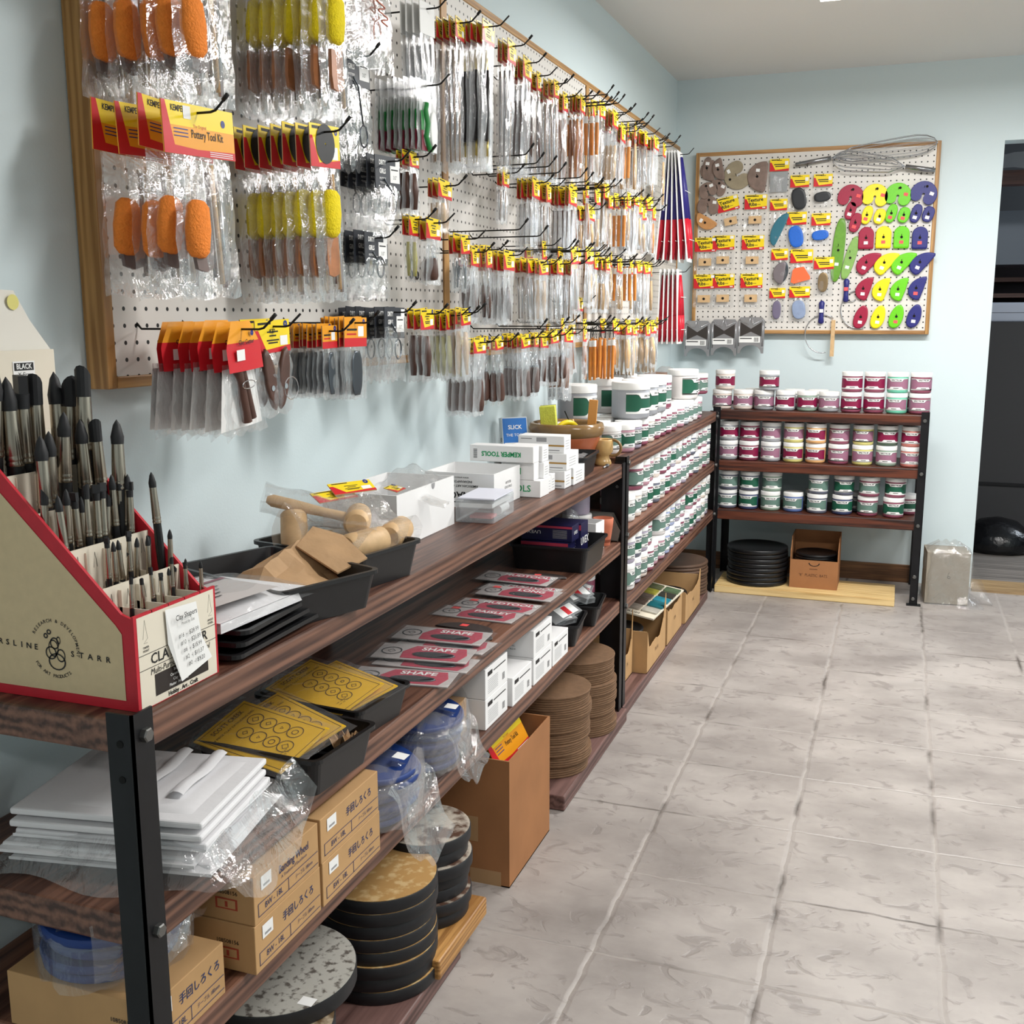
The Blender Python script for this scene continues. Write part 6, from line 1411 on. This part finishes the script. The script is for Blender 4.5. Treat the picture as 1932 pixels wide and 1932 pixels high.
sbox('carton', 'kraft carton printed BW-18L under the blue roll, nearest the camera', .112, .327, .912, 1.054, S3, S3 + .0722, p_bw(False), p_end, BG, cardb)
# blue bats bundled in clear bags
blub = M('blue_bat', (22, 54, 118), .5)
def batbag(label, loc, rot, r, n, bw, bh, seed):
    t = thing('bat_bundle', label, 'bundle', loc, (rot[0], rot[1] * .35, rot[2]), 'bagged blue discs'); rnd = random.Random(seed)
    for q in range(n): MB().lathe([(r * .97, 0), (r, .002), (r, .009), (r * .97, .011)], blub, T(rnd.uniform(-.009, .009), rnd.uniform(-.009, .009), q * .0135) @ RX(rnd.uniform(-3, 3)), 30).build('blue_disc', t)
    H = n * .0135
    def fn(u, v):
        a = 2 * math.pi * u; rr = r * (1.1 + .05 * math.sin(7 * a + seed) + .04 * math.sin(13 * a)); zz = -.004 + (H + .012) * v
        if v > .8: rr *= 1 - (v - .8) * 3.6
        return (rr * math.cos(a), rr * math.sin(a) * bw, zz + .004 * math.sin(9 * a + 8 * v))
    b = MB(); b.grid(36, 12, fn, film_cr)
    b.grid(12, 8, lambda u, v: (r * .9 + bh * v * .55, (u - .5) * r * 1.7 + .01 * math.sin(7 * v), H * .8 - bh * v * (.9 + .3 * math.sin(3.14 * u)) + .008 * math.sin(12 * u + 6 * v)), film_cr).grid(16, 10, lambda u, v: (r * (1.12 + .1 * math.sin(9 * u + 3 * v)) * math.cos((u - .5) * 2.6), r * 1.12 * math.sin((u - .5) * 2.6), H * 1.25 - (H * 1.2) * v + .01 * math.sin(15 * u + 7 * v)), film_cr); b.build('clear_bag', t)
    MB().rect(-.012, -.012, .012, .012, wht, fr((r * .75, 0, H + .016), (0, 1, 0), (-1, 0, 0))).build('price_tag', t)
    return t
batbag('clear bag of blue discs on top of the nearest kraft carton', (.21, .99, S3 + .077), (0, 0, 10), .082, 5, 1, .03, 1)
batbag('sagging clear bag of blue discs hanging over the third shelf, beside the cartons', (.255, 1.575, S3 + .012), (0, 14, 0), .088, 7, 1.05, .12, 4)
batbag('smaller clear bag of blue discs before the white boxes', (.25, 1.815, S3 + .012), (0, 10, 5), .086, 7, 1.05, .09, 7)
sbox('carton', 'small kraft carton half hidden behind the clear bags', .16, .285, 1.935, 1.985, S3, S3 + .075, None, None, None, cardb)
# white cartons
def p_wb(b, f, w, h):
    b.rect(-w * .4, h * .22, -w * .2, h * .36, blk, f, .0004); b.rect(-w * .15, h * .26, w * .4, h * .3, blk, f, .0004)
    for k in range(8): b.rect(-w * .4, -h * .35 + k * h * .06, w * .05, -h * .335 + k * h * .06, gry, f, .0004)
    for k in range(6): b.rect(w * .25, -h * .3 + k * h * .04, w * .36, -h * .28 + k * h * .04, blk, f, .0004)
def p_we(b, f, w, h): b.text('MUDTOU', .0, h * .2, h * .2, blk, f, .0004, .02); b.text('AMACO CLAY CO., INC.', 0, -h * .1, h * .09, blk, f, .0004); b.text('INDIANAPOLIS, IN 46214', 0, -h * .22, h * .09, blk, f, .0004)
WGn = 'white cartons on the third shelf'
for (y0, y1, z, x1, pe, lb_) in ((2.0, 2.135, 0, .322, None, 'lower of the nearest stack'), (2.0, 2.135, 1, .322, None, 'upper of the nearest stack'), (2.152, 2.285, 0, .328, None, 'single low one in the middle'), (2.30, 2.44, 0, .328, None, 'lower of the third stack'), (2.30, 2.44, 1, .328, p_we, 'upper of the third stack, printed end'), (2.45, 2.58, 0, .328, None, 'far one beside the black trays')):
    sbox('carton', 'white labelled carton, %s' % lb_, .17, x1, y0, y1, S3 + z * .0675, S3 + .067 + z * .0675, p_wb, pe, WGn, whb)
tray(.165, .17, .06, 'small black tray of clear packets, nearer on the third shelf', (.25, 2.685, S3), 8); tray(.165, .17, .06, 'small black tray of clear packets, farther on the third shelf', (.25, 2.885, S3), 8)
for i, (x, y, z, a, e) in enumerate(((.25, 2.66, .05, 60, 20), (.27, 2.70, .06, 80, 30), (.24, 2.86, .055, 50, 12), (.26, 2.84, .075, 75, 34), (.27, 2.91, .07, 100, 18))):
    t = thing('blade_packet', 'clear and black packet with red label, %s among the small black trays' % ordn(i), 'packet', (x, y, S3 + z), (e, 0, a), 'clear packets in small trays'); t.scale = (1.35, 1.35, 1)
    b = MB(); b.box(-.055, .055, -.014, .014, 0, .012, blackpl); b.build('black_insert', t); b = MB(); b.rect(-.02, -.013, .05, .013, wht, None, .0135); b.rect(.005, -.012, .024, .011, M('label_red', (200, 30, 40), .5), None, .0139); b.build('label', t); b = MB(); b.box(-.06, .06, -.018, .018, -.002, .0132, MATS['acrylic']); b.build('clear_blister', t)
# ================================================================= UNDER THE RACKS
rubr = M('dark_board_edge', (28, 28, 31), .5, noise=.2, nscale=30)
def lam(name, base, spots, sc_, th=.55):
    m = bpy.data.materials.new(name); m.use_nodes = True; N, L = nt(m); b = N['Principled BSDF']; tc = N.new('ShaderNodeTexCoord')
    n = N.new('ShaderNodeTexNoise'); n.inputs['Scale'].default_value = sc_; n.inputs['Detail'].default_value = 6; L.new(tc.outputs['Object'], n.inputs['Vector'])
    cr = N.new('ShaderNodeValToRGB'); cr.color_ramp.elements[0].position = th - .06; cr.color_ramp.elements[1].position = th + .06; cr.color_ramp.elements[0].color = lin(base); cr.color_ramp.elements[1].color = lin(spots)
    L.new(n.outputs[0], cr.inputs[0]); L.new(cr.outputs[0], b.inputs['Base Color']); b.inputs['Roughness'].default_value = .35; MATS[name] = m; return m
TOPS = {'speckled grey': lam('laminate_speckled', (178, 176, 168), (96, 90, 84), 70, .58), 'marbled brown': lam('laminate_marble', (190, 180, 166), (86, 62, 50), 24, .52), 'tan flecked': lam('laminate_tan', (186, 146, 92), (212, 182, 132), 50, .56), 'rust and cream': lam('laminate_rust', (176, 160, 136), (104, 84, 60), 40, .5), 'brown': cardb2}
def discs(cx, cy, r, z0, z1, n, topn, desc, group, edge=rubr, nm='slab_disc', seed=0, wob=.004):
    rnd = random.Random(seed); h = (z1 - z0) / n
    for q in range(n):
        t = thing(nm, '%s, %s from the bottom' % (desc, ordn(q)) if q < n - 1 else '%s, topmost' % desc, 'disc', (cx + rnd.uniform(-wob, wob), cy + rnd.uniform(-wob, wob), z0 + q * h), (0, 0, rnd.uniform(0, 360)), group)
        MB().lathe([(r - .0012, 0), (r, .0015), (r, h - .0028), (r - .0012, h - .0015)], edge, None, 48).build('edge_board', t)
        MB().lathe([(r - .002, h - .0015), (r - .002, h - .0003)], TOPS[topn] if isinstance(topn, str) else topn, None, 48).build('laminate_face', t)
discs(.235, 1.655, .112, .041, .245, 8, 'tan flecked', 'round black-edged slab in the tall tan-topped stack', 'slab stacks')
discs(.257, 1.824, .092, .081, .262, 7, 'marbled brown', 'round black-edged slab in the smaller marble-topped stack', 'slab stacks', wob=.008, seed=3)
discs(.215, 1.27, .125, .041, .19, 4, 'rust and cream', 'round slab in the mottled stack nearest the camera', 'slab stacks', seed=5)
discs(.203, 1.372, .134, .1905, .218, 1, 'speckled grey', 'large speckled grey round slab lying over the mottled stack', 'slab stacks', seed=6) if False else None
t = thing('slab_disc', 'large speckled grey round slab with white tag, nearest the camera', 'disc', (.198, 1.365, .191), (0, 0, 0), 'slab stacks')
MB().lathe([(.131, 0), (.132, .002), (.132, .026), (.131, .028)], rubr, None, 56).build('edge_board', t); MB().lathe([(.1305, .028), (.1305, .0292)], TOPS['speckled grey'], None, 56).build('laminate_face', t); MB().rect(.085, -.075, .11, -.055, wht, None, .0296).build('price_tag', t)
masn = M('hardboard_edge', (112, 84, 60), .75, noise=.15, nscale=60); masn_t = M('hardboard_face', (126, 94, 68), .6, noise=.08, nscale=30)
def bats(cx, cy, r, z0, n, h, desc, seed):
    rnd = random.Random(seed); P_ = None
    def go():
        t = thing('hardboard_bat', 'x', 'bat'); MB().lathe([(r - .001, 0), (r, .0008), (r, h - .0012), (r - .001, h - .0004)], masn, None, 44).build('bat_board', t); return t
    P_ = Proto(go)
    ox = oy = 0
    for q in range(n):
        if q % 5 == 0: ox, oy = rnd.uniform(-.006, .006), rnd.uniform(-.006, .006)
        P_.put((cx + ox + rnd.uniform(-.0012, .0012), cy + oy + rnd.uniform(-.0012, .0012), z0 + q * h), (0, 0, rnd.uniform(0, 360)), '%s, %s from the bottom' % (desc, ordn(q)) if q < n - 1 else '%s, topmost' % desc, 'brown hardboard bats')
bats(.245, 2.675, .113, .043, 36, .0064, 'round brown hardboard bat in the nearer stack', 1)
bats(.235, 2.975, .118, .043, 36, .0064, 'round brown hardboard bat in the farther stack', 2)
# tall kraft box of tool kits
t = thing('cardboard_box', 'tall open brown cardboard box holding yellow tool kits', 'box', (0, 0, 0))
x0, x1, y0, y1, H = .105, .345, 2.083, 2.375, .302
for (a, b_, c, d) in ((x1 - .004, x1, y0, y1), (x0, x0 + .004, y0, y1), (x0 + .004, x1 - .004, y0, y0 + .004), (x0 + .004, x1 - .004, y1 - .004, y1)): MB().box(a, b_, c, d, 0, H, cardb2).build('side_wall', t)
MB().box(x0, x1, y0, y1, 0, .003, cardb2).build('bottom', t)
b = MB(); tp = M('packing_tape', (176, 140, 100), .4); f = FY(0, y0 - .0003, 0); b.rect(.25, .0, .325, .035, tp, f); b.build('tape', t); b = MB(); b.rect(.18, .1, .27, .16, tp, f); b.build('tape', t)
for i in range(2):
    t = thing('tool_kit_packet', 'yellow pottery tool kit header sticking out of the tall box, %s' % ('front', 'rear')[i], 'tool packet', (.285 - .05 * i, 2.235 + .01 * i, .285 + .006 * i), (-28, 0, 88))
    card(t, .2, .1, .055, 'kit')
# row of cut-down boxes on the plank
def cutbox(label, x0, x1, y0, y1, z, hb, hf, jag, seed, mat=cardb, txt=None):
    t = thing('cardboard_box', label, 'box', (0, 0, z), (0, 0, 0), 'cut-down cardboard boxes'); rnd = random.Random(seed)
    MB().box(x0, x1, y0, y1, 0, .003, mat).build('bottom', t)
    n = 10; P = [(0, 0), (y1 - y0, 0)] + [((y1 - y0) * (1 - k / n), (hb if k in (0,) else hf) + (rnd.uniform(-.006, .006) if 0 < k < n else 0) + (hb - hf) * max(0, 1 - k / n * 4) + (hb - hf) * max(0, (k / n - .9) * 10)) for k in range(n + 1)]
    b = MB(); b.prism(P, -.003, 0, mat, FX(x1, y0, 0))
    if txt: b.text(txt, (y1 - y0) * .5, hf * .6, .02, M('faint_print', (120, 90, 60), .7), FX(x1 + .0004, y0, 0), .0004)
    b.build('cut_front_wall', t)
    for (a, b_, c, d) in ((x0, x0 + .003, y0, y1), (x0 + .003, x1 - .003, y0, y0 + .003), (x0 + .003, x1 - .003, y1 - .003, y1)): MB().box(a, b_, c, d, .003, hb, mat).build('side_wall', t)
    return t
cutbox('cut-down cardboard box at the black post, beside the brown bats', .09, .285, 3.355, 3.5, .043, .16, .09, .01, 1, cardb, 'IN')
cutbox('cut-down cardboard box of black bats, second from the post', .08, .336, 3.51, 3.815, .043, .15, .085, .01, 2, cardb, 'FN (A)')
cutbox('cut-down cardboard box, third from the post, under the tile board', .08, .336, 3.85, 4.13, .043, .14, .125, .01, 3, cardb, 'KYA')
cutbox('cut-down cardboard box, fourth from the post, with black discs', .1, .345, 4.165, 4.50, .043, .13, .105, .01, 4, cardb, 'AMC')
bk_m = M('black_bat', (20, 20, 22), .35)
def bb_stack(cx, cy, r, z0, n, h, desc, mat=bk_m, group='black plastic bats'):
    def go():
        t = thing('plastic_bat', 'x', 'bat'); MB().lathe([(r * .9, 0), (r * .99, .001), (r, h * .35), (r, h * .75), (r * .985, h - .001), (r * .9, h - .0012), (r * .88, h - .003), (.001, h - .003)], mat, None, 44, cap=False).lathe([(r * .9, 0), (.001, 0)], mat, None, 44, cap=False).build('bat_disc', t); return t
    P_ = Proto(go); rnd = random.Random(n)
    for q in range(n): P_.put((cx + rnd.uniform(-.003, .003), cy + rnd.uniform(-.003, .003), z0 + q * h), (0, 0, 0), '%s, %s' % (desc, ordn(q) + ' from the bottom' if q < n - 1 else 'topmost'), group)
bb_stack(.20, 3.62, .093, .047, 10, .0125, 'round black bat in the second cut-down box')
bb_stack(.22, 4.32, .10, .047, 7, .0125, 'round black bat in the fourth cut-down box')
bb_stack(.2, 3.99, .095, .047, 6, .0125, 'round black bat in the third cut-down box')
bb_stack(.195, 4.70, .145, .043, 10, .0145, 'wide brown disc at the far corner under the rack', M('brown_disc', (92, 70, 56), .5), 'wide brown discs')
# glaze sampler board
t = thing('tile_board', 'cream glaze sample board of coloured tiles lying on the cardboard boxes', 'sample board', (.232, 3.87, .212), (0, 9, -3)); cb_ = M('sampler_cream', (224, 214, 194), .4)
MB().box(-.13, .105, -.215, .235, 0, .006, cb_).build('board', t)
tcol = [(176, 172, 160), (150, 140, 128), (128, 122, 104), (120, 110, 96), (30, 96, 104), (92, 78, 70), (88, 70, 62), (82, 70, 66), (44, 128, 146), (104, 92, 84), (98, 84, 72), (90, 78, 66), (58, 60, 56), (168, 164, 70), (110, 88, 60), (96, 84, 70), (84, 104, 78), (104, 110, 80), (92, 84, 70), (88, 78, 68)]
for r_ in range(5):
    for c in range(3):
        m_ = M('glaze_tile_%d' % (r_ * 3 + c), tcol[r_ * 4 + c], .12, noise=.25, nscale=40)
        MB().prism([(-.026, -.03), (.026, -.03), (.03, -.026), (.03, .026), (.026, .03), (-.026, .03), (-.03, .026), (-.03, -.026)], 0, .006, m_, T(.072 - c * .068, -.135 + r_ * .077, .0062)).build('glaze_tile', t)
MB().text('SPECTRUM', .0, 0, .026, blk, fr((-.01, -.195, .0062), (1, 0, 0), (0, 1, 0)) @ RZ(0), .0004, .0, .9).build('lettering', t)
# black bats and box on the pale plank under the back rack
bb_stack(.522, 5.035, .14, .036, 8, .0215, 'wide black bat in the stack under the back rack', bk_m, 'wide black bats')
t = thing('cardboard_box', 'brown cardboard box lettered PLASTIC BATS under the back rack', 'box', (0, 0, .0355))
x0, x1, y0, y1 = .678, .89, 4.962, 5.165
MB().box(x0, x1, y0, y1, 0, .003, cardb2).build('bottom', t)
b = MB(); b.box(x0, x1, y0 - .003, y0, 0, .132, cardb2); f = FY(0, y0 - .0032, 0); b.text('"8"  PLASTIC  BATS', .782, .062, .018, M('marker_faint', (92, 58, 36), .7), f, .0004, .0, .85); b.ring(.785, .12, .014, .003, blk, f, .0004, 18, 180, 360, 1.6); b.rect(.765, .09, .8, .093, M('marker_faint', (92, 58, 36), .7), f); b.build('front_wall', t)
for (a, b_, c, d) in ((x0, x0 + .003, y0, y1), (x1 - .003, x1, y0, y1)): MB().prism([(0, 0), (y1 - y0, 0), (y1 - y0, .235), (.05, .232), (.03, .19), (0, .175)], 0, .003, cardb2, FX(a, c, 0)).build('side_wall', t)
MB().box(x0, x1, y1, y1 + .003, 0, .235, cardb2).build('side_wall', t)
bb_stack(.784, 5.062, .094, .04, 12, .0125, 'round black bat inside the lettered cardboard box')
# bag of clay
t = thing('clay_bag', 'square block of grey clay in a clear plastic bag beside the back rack', 'clay', (1.35, 5.085, 0), (0, 0, 4)); clay = M('grey_clay', (148, 140, 126), .8, noise=.05, nscale=25, bump=.1, bscale=30)
b = MB(); b.box(-.09, .09, -.08, .09, .003, .235, clay); f = FY(0, -.0805, 0); b.ring(.005, .125, .005, .0016, blk, f, .0006, 14); b.tube([(0, .128, .0), (.002, .14, 0), (.006, .148, 0)], .0008, blk, f, n=4); b.build('clay_block', t, bevel=.012)
b = MB(); rcb = random.Random(4)
def cbag(u, v):
    a = 2 * math.pi * u; sq = 1 / max(abs(math.cos(a)), abs(math.sin(a))); rr = .093 * min(sq, 1.32) * (1.03 + .04 * math.sin(6 * a + 9 * v)); zz = .27 * v
    if v < .12: rr *= 1 + (.12 - v) * (4.5 if math.cos(a) > .3 else .8)
    if v > .86: rr *= 1 - (v - .86) * 4
    return (rr * math.cos(a) + .006, rr * math.sin(a) * .95 + .004, zz + .006 * math.sin(8 * a) * (v > .3))
b.grid(40, 16, cbag, film_cr); b.grid(10, 10, lambda u, v: (.09 + .11 * v * (1 - .0 * u), -.07 + .02 * math.sin(6 * u) + .05 * u, .21 * (1 - v) * (1 - u) + .004), film_cr); b.build('clear_bag', t)
# small carton on the far end of the glaze rack top
t = thing('carton', 'open kraft carton in the far corner on top of the glaze rack', 'box', (.0, 0, .8425)); openbox(t, .06, .27, 5.0, 5.2, .15, cardb2) if False else openbox(t, .03, .2, 4.70, 4.88, .175, cardb2)
t = thing('clear_bag', 'clear bag poking out of the kraft corner carton', 'plastic bag', (.11, 4.79, 1.01)); MB().grid(8, 8, lambda u, v: ((u - .5) * .12, (v - .5) * .12, .04 * math.sin(3.14 * u) * math.sin(3.14 * v) + .004 * math.sin(12 * u + 9 * v)), film_soft).build('film', t)

# ================================================================= STORE ROOM BEYOND THE DOORWAY
dkc = M('charcoal_panel', (62, 62, 64), .6); 
t = thing('cabinet', 'dark grey cabinet front in the dim store room', 'cabinet', (0, 0, 0))
MB().box(1.3, 2.9, 6.75, 7.25, .02, 1.235, dkc).build('cabinet_body', t); MB().box(1.84, 2.9, 6.735, 6.749, .70, .715, M('pale_strip', (128, 128, 128), .5)).build('pale_strip', t); MB().box(1.3, 2.9, 6.735, 6.7495, .3, .315, M('dark_strip', (30, 30, 32), .8)).build('lower_strip', t)  # one pale and one dark strip across the cabinet front
MB().box(2.12, 2.2, 6.62, 6.74, 0, .5, wood_mat('store_post', (110, 74, 44), (150, 108, 70), 'Z')).build('wooden_leg', t)
t = thing('shelf_unit', 'brown wooden shelf unit standing above the store room cabinet', 'shelf', (0, 0, 0)); bs = wood_mat('store_brown', (70, 44, 38), (112, 74, 62), 'X')
for z in (1.27, 1.38, 1.475): MB().box(1.3, 2.05, 7.3, 7.6, z, z + .025, bs).build('shelf_board', t)
MB().box(1.3, 2.05, 7.6, 7.62, 1.24, 1.6, M('store_dark_back', (44, 38, 40), .8)).build('back_board', t); MB().box(1.55, 1.58, 7.3, 7.6, 1.24, 1.6, bs).build('upright', t)
t = thing('white_case', 'white storage case on the store room cabinet top', 'case', (1.6, 7.0, 1.2355)); MB().box(-.3, .5, -.15, .15, 0, .11, M('case_white', (196, 204, 220), .4)).build('case_body', t, bevel=.01); MB().box(-.3, .5, -.1505, -.15, .05, .055, M('case_seam', (130, 136, 150), .5)).build('seam', t)
t = thing('upright_frame', 'pale blue upright frame at the right of the store room', 'frame', (2.02, 6.9, 1.2355)); MB().box(0, .05, -.02, .02, 0, .32, M('pale_blue_frame', (132, 156, 190), .4)).box(.08, .12, -.02, .02, 0, .34, MATS['pale_blue_frame']).build('uprights', t)
t = thing('grey_hood', 'grey metal hood hanging in the store room', 'hood', (0, 0, 0)); MB().box(1.2, 2.9, 6.9, 7.3, 1.56, 1.86, M('hood_grey', (84, 92, 102), .35, .4)).build('hood_body', t)
t = thing('plastic_sheet', 'rumpled clear plastic sheet draped over the store room hood', 'plastic sheet', (0, 0, 0)); MB().grid(12, 8, lambda u, v: (1.5 + u * .9, 6.12 - .04 * v, 2.06 - .16 * v * (.4 + u) + .02 * math.sin(12 * u)), film_soft).build('film', t)
t = thing('rafter', 'dark brown rafter board above the store room doorway', 'board', (0, 0, 0)); MB().box(1.2, 2.9, 6.2, 6.3, 1.93, 2.0, bs).build('board', t)
t = thing('bin_bag', 'black bin bag slumped on the store room floor', 'bag', (1.66, 6.35, 0)); MB().lathe([(.17, 0), (.2, .03), (.17, .1), (.1, .16), (.02, .18)], M('bin_bag_black', (14, 14, 16), .25, bump=.8, bscale=18), None, 20).build('bag_body', t)
ld = bpy.data.lights.new('store_fill_light', 'AREA'); ld.shape = 'RECTANGLE'; ld.size = .9; ld.size_y = .5; ld.energy = 34; ld.color = (.82, .9, 1)  # area light added to brighten the store room; no window is built
lo = bpy.data.objects.new('store_fill_light', ld); COL.objects.link(lo); lo.location = (3.6, 6.9, 1.9); lo.rotation_euler = (0, R(80), 0)
